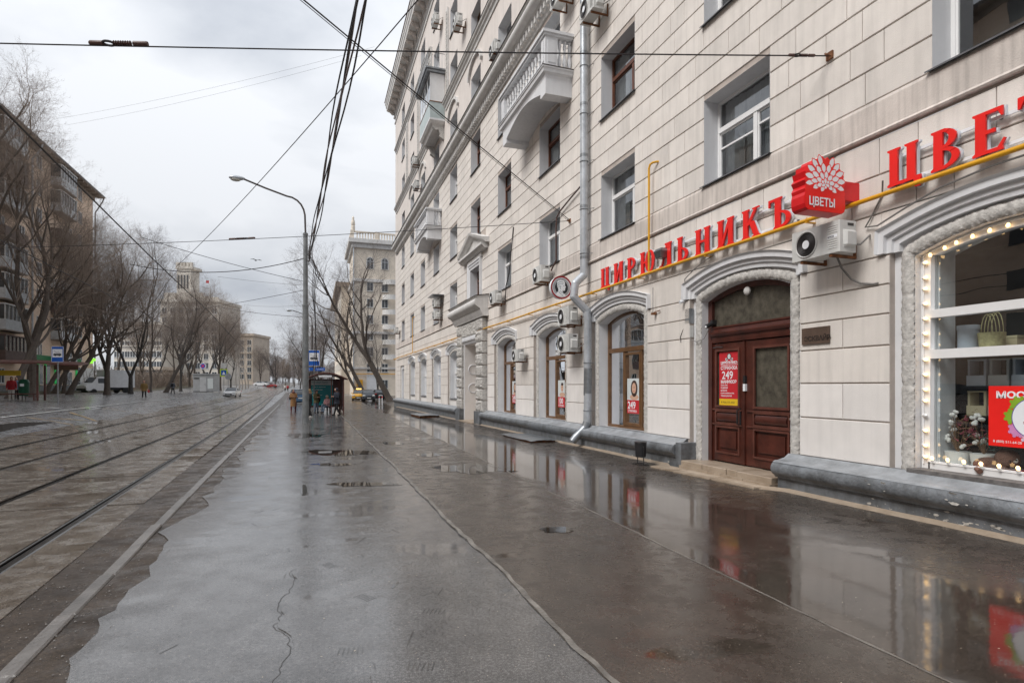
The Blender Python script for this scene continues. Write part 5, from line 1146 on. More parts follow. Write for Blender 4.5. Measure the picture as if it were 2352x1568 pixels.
for Yv, Zt in ((11.92, 7.02), (46.9, 7.3)): at(MB().tube([(7.56, Yv, 4.41), (7.56, Yv, Zt - .12), (7.57, Yv - .03, Zt - .03), (7.60, Yv - .09, Zt), (7.66, Yv - .17, Zt), (7.71, Yv - .19, Zt)], .026, 8), 'riser', M_['gas_yellow'], gpz, 40)
for Y in [7.25 + i*2.55 for i in range(20)]: mb = MB(); mb.box(7.52, 7.72, Y - .02, Y + .02, 4.355, 4.374); mb.tube([(7.56, Y, 4.45), (7.53, Y, 4.44), (7.52, Y, 4.40), (7.54, Y, 4.37)], .006, 4); at(mb, 'bracket', M_['gas_yellow'], gpz)
# ------------------------------------------------------------------ small things on the wall
t = thing('wall_lantern', 'grey metal floodlight on a bracket behind the red letters', 'lamp', (7.7, 11.28, 4.62)); MB().loft([[(-.30, -.10, .0), (-.30, .10, .0), (-.14, .10, .0), (-.14, -.10, .0)], [(-.34, -.14, .16), (-.34, .14, .16), (-.10, .14, .16), (-.10, -.14, .16)], [(-.30, -.11, .22), (-.30, .11, .22), (-.14, .11, .22), (-.14, -.11, .22)]]).build('housing', M_['steel'], t); MB().tube([(0, 0, .25), (-.2, 0, .24)], .015, 6).build('arm', M_['steel'], t)
t = thing('name_plaque', 'small brown plaque with raised lettering beside the wooden door', 'plaque', (7.698, 7.48, 2.40)); MB().box(-.025, 0, -.54, 0, 0, .27).build('plate', mat('plaque_brown', (.115, .075, .055), .45, .2, 5), t); put_text('ЭСКВАЙР', .105, mat('plaque_ink', (.03, .02, .016), .5, 0), Matrix(((0,0,-1,-.0255),(-1,0,0,-.055),(0,1,0,.055),(0,0,0,1))), t, extrude=.004, offset=.003)
frp = MB(); frp.box(-.02, 0, -.66, .07, -.09, -.0); 
t = thing('security_camera', 'black security camera on the door jamb', 'camera', (7.95, 10.12, 2.98)); MB().tube([(-.16, -.02, -.02), (.0, -.02, .06)], .045, 10).build('barrel', M_['black'], t, 40); MB().box(-.03, .1, -.06, .02, .03, .13).build('mount', M_['black'], t); MB().ball((-.165, -.02, -.024), .026, 8, 6).build('lens', M_['sign_white'], t, True)
t = thing('junction_box', 'tall grey electric box with cables left of the door garland', 'electric box', (7.80, 10.62, 3.08)); MB().box(-.10, 0, -.09, .09, 0, .32).build('cover', M_['galvanised_dark'], t); MB().box(-.085, 0, -.085, .085, -.30, -.05).build('lower_box', M_['ac_body'], t)
t = thing('dome_camera', 'white bullet camera under the arch moulding left of the door', 'camera', (7.72, 10.72, 3.55)); MB().tube([(-.14, 0, 0), (0, 0, .05)], .04, 10).build('barrel', M_W, t, 40); MB().box(-.04, .02, -.04, .04, .1, .2).build('base', M_['gas_yellow'], t)
t = thing('flag_bracket', 'thin steel rod on a rusty bracket on the pier left of the door', 'bracket', (7.70, 11.84, 3.44)); MB().tube([(-.08, 0, .02), (-.08, 0, .62)], .008, 5).build('rod', M_['steel'], t); MB().box(-.12, 0, -.04, .03, -.03, .02).build('clamp', M_['rust'], t); MB().tube([(-.05, 0, .03), (-.03, -.22, .05)], .012, 5).build('stay', M_['rust'], t)
# loose cables
def cable(label, pts, r=.012, m='cable_grey', name='cable'): o = MB().tube(pts, r, 6).build(name, M_[m], None, True); return tag(o, label, 'cable')
cable('grey cable looping from the red letters down over the shop arch moulding', [(7.60, 5.98, 4.62), (7.68, 6.05, 4.45), (7.67, 6.2, 4.20), (7.66, 6.3, 4.05), (7.65, 6.1, 4.02), (7.63, 5.7, 4.14), (7.61, 5.2, 4.27), (7.60, 4.6, 4.33), (7.60, 3.9, 4.33), (7.6, 3.2, 4.24)], .013)
cable('thin black cable drooping from the HITACHI air conditioner', [(7.45, 6.60, 3.67), (7.52, 6.58, 3.5), (7.62, 6.5, 3.32), (7.66, 6.38, 3.24), (7.69, 6.2, 3.20), (7.69, 6.12, 3.2)], .016, 'cable_grey')
cable('grey cable running above the door arch to the junction box', [(7.74, 10.62, 3.38), (7.70, 10.70, 3.9), (7.66, 10.66, 4.05), (7.62, 10.3, 4.18), (7.6, 9.9, 4.3), (7.66, 9.7, 4.36)], .010)
cable('loop of cable hanging by the door camera', [(7.76, 10.6, 2.85), (7.70, 10.5, 2.72), (7.70, 10.3, 2.66), (7.78, 10.15, 2.72), (7.9, 10.12, 2.95)], .008)
cable('black cable dangling on the pier left of the junction box', [(7.74, 10.66, 3.1), (7.70, 10.78, 2.95), (7.69, 10.86, 2.8), (7.69, 10.84, 2.68)], .008, 'wire')
cable('drooping cable down the wall beside the second floor air conditioner', [(7.68, 22.15, 8.2), (7.64, 22.3, 7.3), (7.62, 22.5, 6.4), (7.58, 22.8, 5.9), (7.58, 22.9, 5.3)], .022, 'wire')
cable('bundle of brown cables bent down beside a second floor window', [(7.62, 15.8, 7.75), (7.62, 16.5, 7.62), (7.62, 17.3, 7.45), (7.60, 17.55, 7.3), (7.60, 17.6, 6.9), (7.60, 17.58, 5.9), (7.55, 17.9, 5.6)], .026, 'insul')
# posters in the barber windows and on the door
M_RP = mat('poster_red', (.55, .02, .03), .5, .06); M_YP = mat('poster_yellow', (.75, .5, .02), .5, .05); M_PALE = mat('poster_pale', (.62, .66, .66), .5, .05); M_SKIN = mat('poster_skin', (.62, .38, .27), .5, .05); M_HAIR = mat('poster_hair', (.05, .025, .02), .5, .1)
t, w, h = poster('price_poster', 'tall red price poster with white lettering on the wooden door', XD - .012, 9.96, 9.36, 1.32, 2.42, M_RP)
disc(t, .30, 1.0, .065, M_['ink'], .005, 'emblem'); disc(t, .30, 1.0, .045, M_PALE, .0056, 'emblem_head', sq=1.2)
for s in (-1, 1):
    for k in range(4): mb = MB(); petal(mb, 0, 0, 0, 0, .06, .016, 0, 1); o = mb.build('laurel', M_W, t); o.matrix_local = Matrix.Translation((-.0052, -(.30 + s*.06), .96)) @ Matrix.Rotation(PI/2, 4, 'Z') @ Matrix.Rotation(R(90 - 28*k if s < 0 else 90 + 28*k), 4, 'Y')
for tx, s_, z_ in (('ЦИРЮЛЬНИКЪ', .068, .855), ('СТРИЖКА', .098, .735), ('249', .225, .545), ('МАНИКЮР', .088, .455), ('ГЕЛЬ-ЛАК', .042, .40), ('ПЕДИКЮР', .042, .345), ('МАССАЖ', .042, .29), ('КОСМЕТИЧЕСКИЕ УСЛУГИ', .03, .24), ('ТУРБОСОЛЯРИЙ', .04, .18)): ptext(t, tx, s_, M_W, .045 if tx != '249' else .08, z_, offset=.0025 if s_ > .06 else .0008)
MB().box(-.0046, -.0041, -w, 0, 0, .135).build('yellow_band', M_YP, t); ptext(t, '8 (925) 573-24-0', .058, M_['ink'], .06, .045, .0054)
MB().box(-.0052, -.0042, -w*.93, -w*.07, .83, .838).build('rule', M_W, t)
def face_poster(name, label, c, num, word, hair=True):
    t, w, h = poster(name, label, 8.115, c + .17, c - .52, .98, 1.92, M_PALE)
    MB().box(-.0046, -.0041, -w, 0, 0, .36).build('red_band', M_RP, t)
    ptext(t, num, .27, M_W, .03, .13, offset=.006); ptext(t, word, .09, M_W, .04, .03, offset=.002)
    disc(t, .36, .44, .22, M_SKIN, .0043, 'shoulders', sq=.35)
    if hair: disc(t, .36, .67, .17, M_HAIR, .0045, 'hair', sq=1.3)
    disc(t, .35, .68, .105, M_SKIN, .005, 'face', sq=1.35)
    if not hair: disc(t, .36, .80, .10, M_HAIR, .0054, 'hair', sq=.5)
    for s in (-1, 1): disc(t, .35 + s*.04, .70, .014, M_['ink'], .0056, 'eye', 10)
    disc(t, .35, .60, .03, M_RP, .0056, 'mouth', 12, .4)
face_poster('window_poster', 'poster of a long haired woman above 249 in the barber window by the drainpipe', GC['A'] - .02, '249', 'СТРИЖКА')
face_poster('window_poster', 'poster with 10 on a red band in the barber window behind the stacked air conditioners', GC['B'] - .02, '100', 'СТРИЖКА', False)
face_poster('window_poster', 'poster with 249 in the barber window beside the portal', GC['C'] - .02, '249', 'СТРИЖКА')
# litter bin, pit covers
t = thing('litter_bin', 'small black swinging litter bin on two legs against the plinth', 'bin', (6.95, 11.3, G(6.95, 11.3) + .01), -.1)
MB().lathe([(.0, .17), (.115, .17), (.135, .50), (.128, .50), (.11, .2)], 18).build('bucket', M_['black'], t, 40)
MB().lathe([(.137, .485), (.142, .495), (.137, .51)], 18).build('rim', M_['black'], t, True)
for s in (-1, 1): MB().tube([(0, s*.15, 0), (0, s*.15, .40), (0, s*.12, .41)], .012, 6).build('leg', M_['black'], t); MB().box(-.12, .12, s*.15 - .02, s*.15 + .02, 0, .012).build('foot', M_['black'], t)
def pit_cover(x0, x1, y0, y1, label, zs):
    t = thing('pit_cover', label, 'cover', ((x0+x1)/2, (y0+y1)/2, 0)); n = 5
    for i in range(n):
        a = x0 + (x1-x0)*i/n; b = x0 + (x1-x0)*(i+1)/n; rings = []
        for k in range(9): y = y0 + (y1-y0)*k/8; z = G(a, y) + zs + .03*(i/n) + (.02*math.sin(k*1.7 + i) if k in (0, 1, 8) else .006*math.sin(k)); rings.append([(a + .01, y, z), (b - .008, y, z + .012), (b - .008, y, z + .024), (a + .01, y, z + .012)])
        at(MB().loft(rings), 'sheet', M_['galvanised_dark'], t)
    at(MB().box(x0 + .06, x1 - .05, y0 + .1, y1 - .1, G(x0, y0) - .05, G(x0, y0) + zs), 'kerb_frame', M_['rust'], t)
pit_cover(6.42, 7.36, 16.9, 19.9, 'overlapping grey metal sheets covering a pit in front of the plinth', .05)
pit_cover(5.9, 7.2, 34.2, 37.6, 'second metal sheet pit cover beyond the rough stone portal', .09)
# ------------------------------------------------------------------ lamp posts
mk('sign_blue', (.0, .10, .48), .35, .05, 3); mk('shelter_brown', (.105, .032, .022), .4, .25, 4); mk('teal', (.0, .26, .29), .4, .08, 3); mk('lamp_glass', (.55, .55, .5), .3, .1); mk('bin_green', (.012, .10, .055), .4, .2, 4)
def lamp_post(label, x, y, H=9.6, r0=.155, r1=.105, arm=3.0, rise=2.4, m='pole_grey', zb=None):
    z = G(x, y) if zb is None else zb; t = thing('lamp_post', label, 'lamp post', (x, y, z))
    MB().tube([(0, 0, -.1), (0, 0, H*.62)], [r0, r0*.93], 16).build('lower_pole', M_[m], t, 40)
    MB().tube([(0, 0, H*.62), (0, 0, H)], [r1*1.12, r1], 16).build('upper_pole', M_[m], t, 40)
    for f, rr2 in ((.62, r0*1.02), (.50, r0*1.0), (.995, r1*1.12)): MB().tube([(0, 0, H*f - .05), (0, 0, H*f + .03)], rr2*1.04, 16).build('collar', M_[m], t, 40)
    c = [(0, 0, H - .1), (-.03, 0, H + rise*.38)] + [(-.05 - arm*.28*(1 - math.cos(PI/2*k/5)), 0, H + rise*(.38 + .36*math.sin(PI/2*k/5))) for k in range(1, 6)] + [(-arm*.62, 0, H + rise*.86), (-arm*.95, 0, H + rise)]
    MB().tube(c, .045, 8).build('arm', M_['pole_dark'], t, 40)
    MB().loft([[(-arm*.93 - d, w*math.cos(a), H + rise + .02 + h*math.sin(a)) for a in [2*PI*k/10 for k in range(10)]] for d, w, h in ((0, .05, .04), (.15, .12, .09), (.4, .17, .12), (.6, .14, .1), (.72, .05, .04))]).build('lamp_head', M_['galvanised'], t, 50)
    MB().ball((-arm*.93 - .42, 0, H + rise - .06), .16, 12, 8, (1.5, .9, .6)).build('lamp_glass', M_['lamp_glass'], t, True)
    return t
LPX, LPY = -.42, 30.9
lamp_post('tall grey street lamp with a curved arm standing at the kerb before the tram shelter', LPX, LPY)
p2 = depthpt(717, 880, 66); lamp_post('brown street lamp standing behind the tram shelter', p2.x, p2.y, 9.0, .14, .09, 2.2, 1.6, 'pole_dark')
# ------------------------------------------------------------------ overhead wires
def catenary(p0, p1, sag, n=16): p0, p1 = Vector(p0), Vector(p1); return [p0.lerp(p1, i/n) - Vector((0, 0, sag*4*(i/n)*(1 - i/n))) for i in range(n + 1)]
def wire(label, p0, p1, sag=.1, r=.008, m='wire', n=16): return tag(MB().tube(catenary(p0, p1, sag, n), r, 5, cap=False).build('overhead_wire', M_[m]), label, 'wire')
def level(px, py, Z): d = (Z - HCAM)*FPX/(CYP - py); v = depthpt(px, py, d); return v
H1 = Vector((7.69, 6.94, 6.92)); E1 = level(0, 92, 7.05); D1 = (E1 - H1)
w = wire('black span wire crossing the sky from a hook on the facade', H1, H1 + D1*1.5, .06, .011)
H2 = Vector((7.69, 16.7, 6.97)); E2 = level(312, 555, 6.95); wire('span wire from the facade bracket across the tram tracks', H2, E2 + (E2 - H2)*.35, .10, .010)
E3 = level(705, 0, 7.3); wire('black wire slanting up from the facade bracket towards the street', H2 + Vector((0, .02, .03)), H2 + (E3 - H2)*2.2, .05, .012); wire('second strand of the wire slanting up from the facade bracket', H2 + Vector((0, .05, -.01)), H2 + (E3 - H2)*2.2 + Vector((0, .04, 0)), .05, .006)
for lab, b, z in (('tram contact wire over the near track', -3.27, 5.3), ('tram contact wire over the far track', -6.35, 5.35)):
    tag(MB().tube([(b - SL*y, y, z + G(b - SL*y, y) - .12*math.sin(PI*((y % 30)/30))) for y in range(0, 170, 3)], .014, 5).build('contact_wire', M_['wire']), lab, 'wire')
wire('wire slanting down past the lamp head to the left trees', level(960, 0, 9.2), level(405, 612, 8.6), .25, .012)
P = Vector((LPX, LPY, 0))
wire('cable from the lamp post to the left over the tracks', P + Vector((-.1, 0, 8.15)), level(300, 607, 8.1), .55, .02); wire('span wire from the lamp post collar to the far pole', P + Vector((-.1, 0, 7.0)), level(325, 545, 8.2), .1, .012)
wire('lower span wire from the lamp post towards the far kerb', P + Vector((-.1, 0, 6.55)), level(440, 712, 6.9), .05, .012); wire('lowest wire from the lamp post to the kiosk trees', P + Vector((-.1, 0, 5.2)), level(470, 698, 6.6), .12, .010)
for i, (lab, a, b) in enumerate((('faint double cable high over the street from the roofs', depthpt(120, 275, 75), depthpt(860, 108, 60)), ('lower strand of the faint high cable from the roofs', depthpt(150, 288, 75), depthpt(830, 128, 60)), ('thin far wire behind the lamp post', depthpt(500, 635, 60), depthpt(905, 655, 70)), ('thin far wire above the distant trees', depthpt(560, 700, 80), depthpt(760, 690, 80)), ('another thin far wire over the distant trees', depthpt(585, 800, 90), depthpt(700, 785, 90)))): wire(lab, a, b, .5, .010 if i < 2 else .014, 'cable_grey')
# strands of the thick cable bundle from the lamp post to the next pole behind the camera
cb = thing('cable_bundle', 'bundle of twisted black cables hanging from the lamp post towards the viewer', 'cable', P + Vector((.2, 0, 8)))
for i in range(5):
    a = P + Vector((.14, .0, 8.5 - .16*i)); b = Vector((1.85 + .04*i, -7 + .2*i, 11.3 - .05*i)); pts = catenary(a, b, .30 + .05*i, 40)
    pts = [p + Vector((.045*math.cos(k*.6 + i*1.9), 0, .045*math.sin(k*.6 + i*1.7)))*min(1, k/6) for k, p in enumerate(pts)]
    at(MB().tube(pts, .021, 6), 'strand', M_['wire' if i % 2 == 0 else 'insul'], cb, True)
for i in range(4): at(MB().tube([P + Vector((.13, 0, 8.5 - .1*i)), P + Vector((.42 + .08*i, -.1, 7.9 - .2*i)), P + Vector((.30 + .05*i, 0, 6.6)), P + Vector((.5, .1, 4.8 - .5*i)), P + Vector((.38 + .1*i, .2, 2.6))], .014, 5), 'hanging_strand', M_['wire'], cb, True)
# insulators
def insulator(label, p, d, L_=.9, s=1.):
    d = Vector(d).normalized(); t = thing('insulator', label, 'insulator', p); q = d.to_track_quat('Z', 'Y'); t.rotation_mode = 'QUATERNION'; t.rotation_quaternion = q; t.scale = (s,)*3
    MB().lathe([(.03, -L_/2), (.034, -L_/2 + .02), (.034, -L_*.26), (.02, -L_*.25)], 10).build('end_sleeve', M_['insul'], t, 40); MB().lathe([(.02, L_*.25), (.034, L_*.26), (.034, L_/2 - .02), (.02, L_/2)], 10).build('end_sleeve', M_['insul'], t, 40)
    prof = []
    for k in range(8): z = -L_*.22 + k*L_*.04; prof += [(.016, z), (.038, z + L_*.012), (.016, z + L_*.024)]
    MB().lathe(prof, 10).build('ribbed_core', M_['insul'], t, 60)
    MB().tube([(.055*math.cos(2*PI*k/14), 0, L_*.17 + .07*math.sin(2*PI*k/14)) for k in range(14)], .016, 6, closed=True).build('eye_ring', M_['wire'], t, True)
u1 = D1.normalized(); pi1 = H1 + D1*.86; pi1.z -= .02; insulator('ribbed insulator on the black span wire high over the near track', pi1, D1, .78, 1.15)
t1 = H1 + D1*.02; insulator('short insulator beside the facade hook of the span wire', H1 + D1*.035, D1, .6, .7)
v = E2 + (H2 - E2)*.27; v.z -= .07; insulator('ribbed insulator on the span wire beyond the lamp post', v, H2 - E2, .9, 1.1)
for nm, h in (('upper', H1), ('bracket', H2)): t = thing('wall_hook', f'rusty wall hook holding the {"top span wire above the flower sign" if nm == "upper" else "wires beside the drainpipe"}', 'hook', h); MB().tube([(.0, 0, 0), (-.08, .02, .03), (-.12, -.03, -.02), (-.05, -.06, -.04)], .014, 6).build('eye', M_['rust'], t); MB().box(-.02, .012, -.06, .06, -.06, .06).build('plate', M_['rust'], t)
# ------------------------------------------------------------------ tram stop signs
def tram_icon(t, w, h, z0, side=-1, dy=.012):
    """blue sign plate in the local xz plane facing -y"""
    e = .006
    MB().box(-w/2, w/2, -.01, .01, z0, z0 + h).build('plate', M_['sign_blue'], t)
    def q(x0, x1, za, zb, d, m, nm): MB().box(x0, x1, -d, -d + .002, za, zb).build(nm, m, t)
    for a, b, c, d in ((-w/2, w/2, z0, z0+.02), (-w/2, w/2, z0+h-.02, z0+h), (-w/2, -w/2+.02, z0, z0+h), (w/2-.02, w/2, z0, z0+h)): q(a, b, c, d, .0135 if c == z0 else .0136, M_W, 'rim')
    q(-w*.42, w*.42, z0+h*.30, z0+h*.83, .0125, M_W, 'white_field')
    q(-w*.33, w*.33, z0+h*.42, z0+h*.52, .0145, M_['ink'], 'tram_body'); q(-w*.28, w*.28, z0+h*.54, z0+h*.56, .0145, M_['ink'], 'tram_roof')
    for s in (-1, 1): q(s*w*.17 - w*.06, s*w*.17 + w*.06, z0+h*.385, z0+h*.415, .0146, M_['ink'], 'tram_wheel')
    MB().tube([(-w*.3, -.0145, z0+h*.72), (w*.0, -.0145, z0+h*.60), (w*.08, -.0145, z0+h*.68), (w*.16, -.0145, z0+h*.58)], .008, 4).build('pantograph', M_['ink'], t)
def stop_sign(label, x, y, rz, H, w, h, extra=False):
    t = thing('tram_stop_sign', label, 'sign', (x, y, G(x, y)), rz); MB().cyl((0, .04, -.05), (0, .04, H), .038, n=10).build('post', M_['galvanised_dark'], t, 40); tram_icon(t, w, h, H - h)
    if extra:
        for i, xo in enumerate((-.72, .08)): MB().box(xo, xo + .66, -.01, .01, H - h - .36, H - h - .12).build('route_board', M_['sign_blue'], t); put_text(('Метро', 'Трамвай')[i], .12, M_W, Matrix(((1,0,0,xo+.06),(0,0,-1,-.0105),(0,1,0,H-h-.28),(0,0,0,1))), t, extrude=.001)
    return t
v = gp(132, 925); stop_sign('blue tram stop sign on a grey post at the far kerb', v.x, v.y, -.28, 3.62, .74, 1.0)
stop_sign('blue tram stop sign with route boards behind the brown shelter', -.02, 43.6, -.1, 4.5, .78, 1.12, True)
# ------------------------------------------------------------------ shelters
def shelter_near():
    x, y = .75, 42.0; t = thing('tram_shelter', 'brown arched roof tram shelter with a teal advertisement panel', 'shelter', (x, y, G(x, y)), .02)
    wX, dY, Hs = 1.15, 2.9, 2.45
    for a in (-wX, wX):
        for b in (-.6, dY): MB().box(a-.04, a+.04, b-.04, b+.04, 0, Hs).build('post', M_['shelter_brown'], t)
    MB().box(.32, .38, -.62, -.56, 0, Hs + .2).build('post', M_['shelter_brown'], t)
    arc = [(-wX*1.22 + 2*wX*1.22*k/12, Hs - .02 + .42*math.sin(PI*k/12)) for k in range(13)]
    mb = MB(); mb.loft([[(a, b, c) for a, c in arc] + [(a, b, c - .05) for a, c in reversed(arc)] for b in (-.95, dY + .3)]); mb.build('roof', M_['shelter_brown'], t, 40)
    for b in (-.93, dY): mb = MB(); mb.tube([(a, b, c - .05) for a, c in arc], .05, 6); mb.build('roof_rib', M_['shelter_brown'], t, True)
    MB().box(-wX, wX, dY-.02, dY+.02, .35, Hs).build('back_frame', M_['shelter_brown'], t)
    MB().box(-.92, .62, dY-.06, dY-.022, .5, 2.35).build('advert_panel', M_['teal'], t); MB().box(-.92, .62, dY-.075, dY-.062, 2.0, 2.35).build('advert_header', M_PALE, t)
    for i, (tx, s_, z_) in enumerate((('ИНВИТРО', .22, 2.10), ('Сдайте анализы', .12, 1.82), ('без очереди', .12, 1.62), ('скидки', .11, 1.42), ('каждый день', .11, 1.22))): put_text(tx, s_, M_W if i else M_['teal'], Matrix(((1,0,0,-.84),(0,0,-1,dY-.0765 if i == 0 else dY-.0615),(0,1,0,z_),(0,0,0,1))), t, extrude=.0008)
    for i in range(5): MB().box(wX-.02, wX+.02, .1 + i*.5, .4 + i*.5, .3, Hs - .1).build('side_pane', M_['glass'], t); MB().box(wX-.03, wX+.03, .41 + i*.5, .59 + i*.5, .2, Hs).build('side_slat', M_['shelter_brown'], t)
    MB().box(-.3, wX - .1, 1.0, 1.45, .43, .48).build('bench', M_['shelter_brown'], t)
    for a in (-.25, wX - .2): MB().box(a, a + .05, 1.05, 1.4, 0, .43).build('bench_leg', M_['shelter_brown'], t)
    MB().box(-.5, .35, -.97, -.95, Hs + .08, Hs + .2).build('route_plate', M_W, t)
    return t
shelter_near()
def shelter_far():
    v = gp(46, 921); t = thing('tram_shelter', 'brown flat roofed tram shelter with a bench across the tracks', 'shelter', (v.x, v.y, v.z), .1)
    for a in (-2.6, .95, -1.15): MB().box(a-.06, a+.06, -.06, .06, 0, 2.5).build('post', M_['shelter_brown'], t)
    for a in (-2.6, .95): MB().box(a-.06, a+.06, 1.5, 1.62, 0, 2.5).build('post', M_['shelter_brown'], t)
    mb = MB(); mb.loft([[(a, -.9, 2.5 + c), (a, 2.0, 2.75 + c), (a, 2.0, 2.85 + c), (a, -.9, 2.6 + c)] for a, c in ((-3.4, 0), (1.4, 0), (3.4, -.12))]); mb.build('roof', M_['shelter_brown'], t)
    MB().box(-2.5, .9, .3, .75, .45, .52).build('bench', M_['shelter_brown'], t)
    for a in (-2.3, .6): MB().box(a, a+.06, .35, .7, 0, .45).build('bench_leg', M_['shelter_brown'], t)
    MB().box(-2.5, -.4, 1.55, 1.58, 1.75, 2.1).build('route_board', M_YP, t); MB().box(1.6, 3.0, 1.0, 1.03, 2.15, 2.5).build('hanging_board', mat('old_brown', (.2, .12, .07), .6, .2), t)
    return t
shelter_far()
v = gp(55, 920); t = thing('litter_bin', 'dark green round litter bin on a short stem by the far shelter', 'bin', v); MB().lathe([(.0, .35), (.26, .35), (.3, .45), (.3, 1.25), (.32, 1.28), (.24, 1.45), (.1, 1.5)], 16).build('drum', M_['bin_green'], t, 40); MB().cyl((-.1, 0, 0), (-.1, 0, .36), .035, n=6).build('leg', M_['steel'], t); MB().cyl((.1, 0, 0), (.1, 0, .36), .035, n=6).build('leg', M_['steel'], t); MB().box(-.12, .12, -.305, -.298, 1.0, 1.18).build('notice', M_W, t)
# ------------------------------------------------------------------ kiosk and road signs beyond it
v = depthpt(467, 900, 100); kz = G(v.x, v.y); t = thing('kiosk', 'grey metal kiosk with a poster standing on the far pavement', 'kiosk', (v.x, v.y, kz), -.30)
mgk = mat('kiosk_grey', (.38, .39, .40), .45, .12, 2); MB().box(-1.75, 1.75, 0, 2.2, .1, 3.05).build('body', mgk, t); MB().box(-1.85, 1.85, -.12, 2.3, 3.05, 3.22).build('roof', mgk, t); MB().box(-.55, .55, -.05, 0, .15, 2.6).build('door', mat('kiosk_door', (.48, .49, .50), .4, .1), t); MB().box(.75, 1.7, -.04, 0, .6, 2.4).build('poster', M_PALE, t); MB().box(-1.6, -.7, -.03, 0, 2.3, 2.55).build('shutter', M_['steel'], t); MB().box(-1.75, 1.75, -.02, 0, .05, .18).build('skirt', M_['black'], t)
for a, b, c in ((-.6, -.5, 'handle'),): MB().box(a+.9, a+.94, -.08, -.05, 1.2, 1.5).build('handle', M_['steel'], t)
def post_sign(label, px, py, d, H, builder):
    v = depthpt(px, py, d); t = thing('road_sign', label, 'sign', (v.x, v.y, G(v.x, v.y)), -.3); MB().cyl((0, .03, -.05), (0, .03, H), .04, n=8).build('post', M_['steel'], t); builder(t, H)
def round_plate(t, H, face, rim, r=.38):
    n = 28; MB().prism([(r*math.cos(2*PI*i/n), H - r + r*math.sin(2*PI*i/n)) for i in range(n)], lambda a, b, h: (a, -h, b), 0, .02).build('plate', rim, t); MB().prism([(r*.84*math.cos(2*PI*i/n), H - r + r*.84*math.sin(2*PI*i/n)) for i in range(n)], lambda a, b, h: (a, -h, b), .021, .024).build('face', face, t)
def no_park(t, H): round_plate(t, H, M_['sign_blue'], M_W, .55); MB().obox((0, -.027, H - .55), (.3, 0, .3), (.04, 0, -.04), (0, .002, 0)).build('bar', M_['red_face'], t); MB().obox((0, -.03, H - .55), (-.3, 0, .3), (.04, 0, .04), (0, .002, 0)).build('bar', M_['red_face'], t)
post_sign('round blue sign with a red cross above the kiosk', 466, 900, 103, 5.2, no_park)
def cross(t, H): MB().box(-.62, .62, -.02, 0, H - 2.3, H - 1.05).build('border', mat('sign_lime', (.55, .72, .02), .4, .05), t); MB().box(-.45, .45, -.026, -.021, H - 2.12, H - 1.22).build('plate', M_['sign_blue'], t); MB().prism([(-.3, H-2.0), (.3, H-2.0), (0, H-1.4)], lambda a, b, h: (a, -h, b), .027, .03).build('triangle', M_W, t); MB().box(-.45, .45, -.02, 0, H - .9, H).build('upper_plate', M_['ac_body'], t)
post_sign('pedestrian crossing sign on a lime board near the white taxi', 514, 900, 98, 5.2, cross)
post_sign('grey round sign seen from behind near the white taxi', 524, 903, 92, 3.6, lambda t, H: round_plate(t, H, M_['galvanised'], M_['galvanised'], .5))
for px, bl in ((871, 'thin red and white bollard on the side of the dark sedan'), (878, 'thin red and white bollard on the side of the cream building corner')):
    v = depthpt(px, 921, 62); t = thing('bollard', bl, 'bollard', (v.x, v.y, G(v.x, v.y)), group='bollards by the parked cars'); MB().cyl((0, 0, 0), (0, 0, .95), .045, n=8).build('post', M_W, t, 40); MB().cyl((0, 0, .75), (0, 0, .9), .047, n=8).build('band', M_['red'], t, 40)
# crow
v = depthpt(588, 598, 55); t = thing('crow', 'dark crow gliding under the wires', 'bird', v, .4); mb = MB(); mb.loft([[(w*math.cos(a), y, h*math.sin(a)) for a in [2*PI*k/8 for k in range(8)]] for y, w, h in ((-.24, .01, .01), (-.15, .045, .04), (0, .06, .055), (.14, .04, .035), (.26, .06, .008))])
for s in (-1, 1): mb.add([(s*.03, -.1, .03), (s*.25, -.16, .10), (s*.55, -.05, .05), (s*.48, .04, .05), (s*.24, .06, .08), (s*.03, .08, .03)], [(0,1,4,5),(1,2,3,4)])
mb.build('body', M_['black'], t, True)
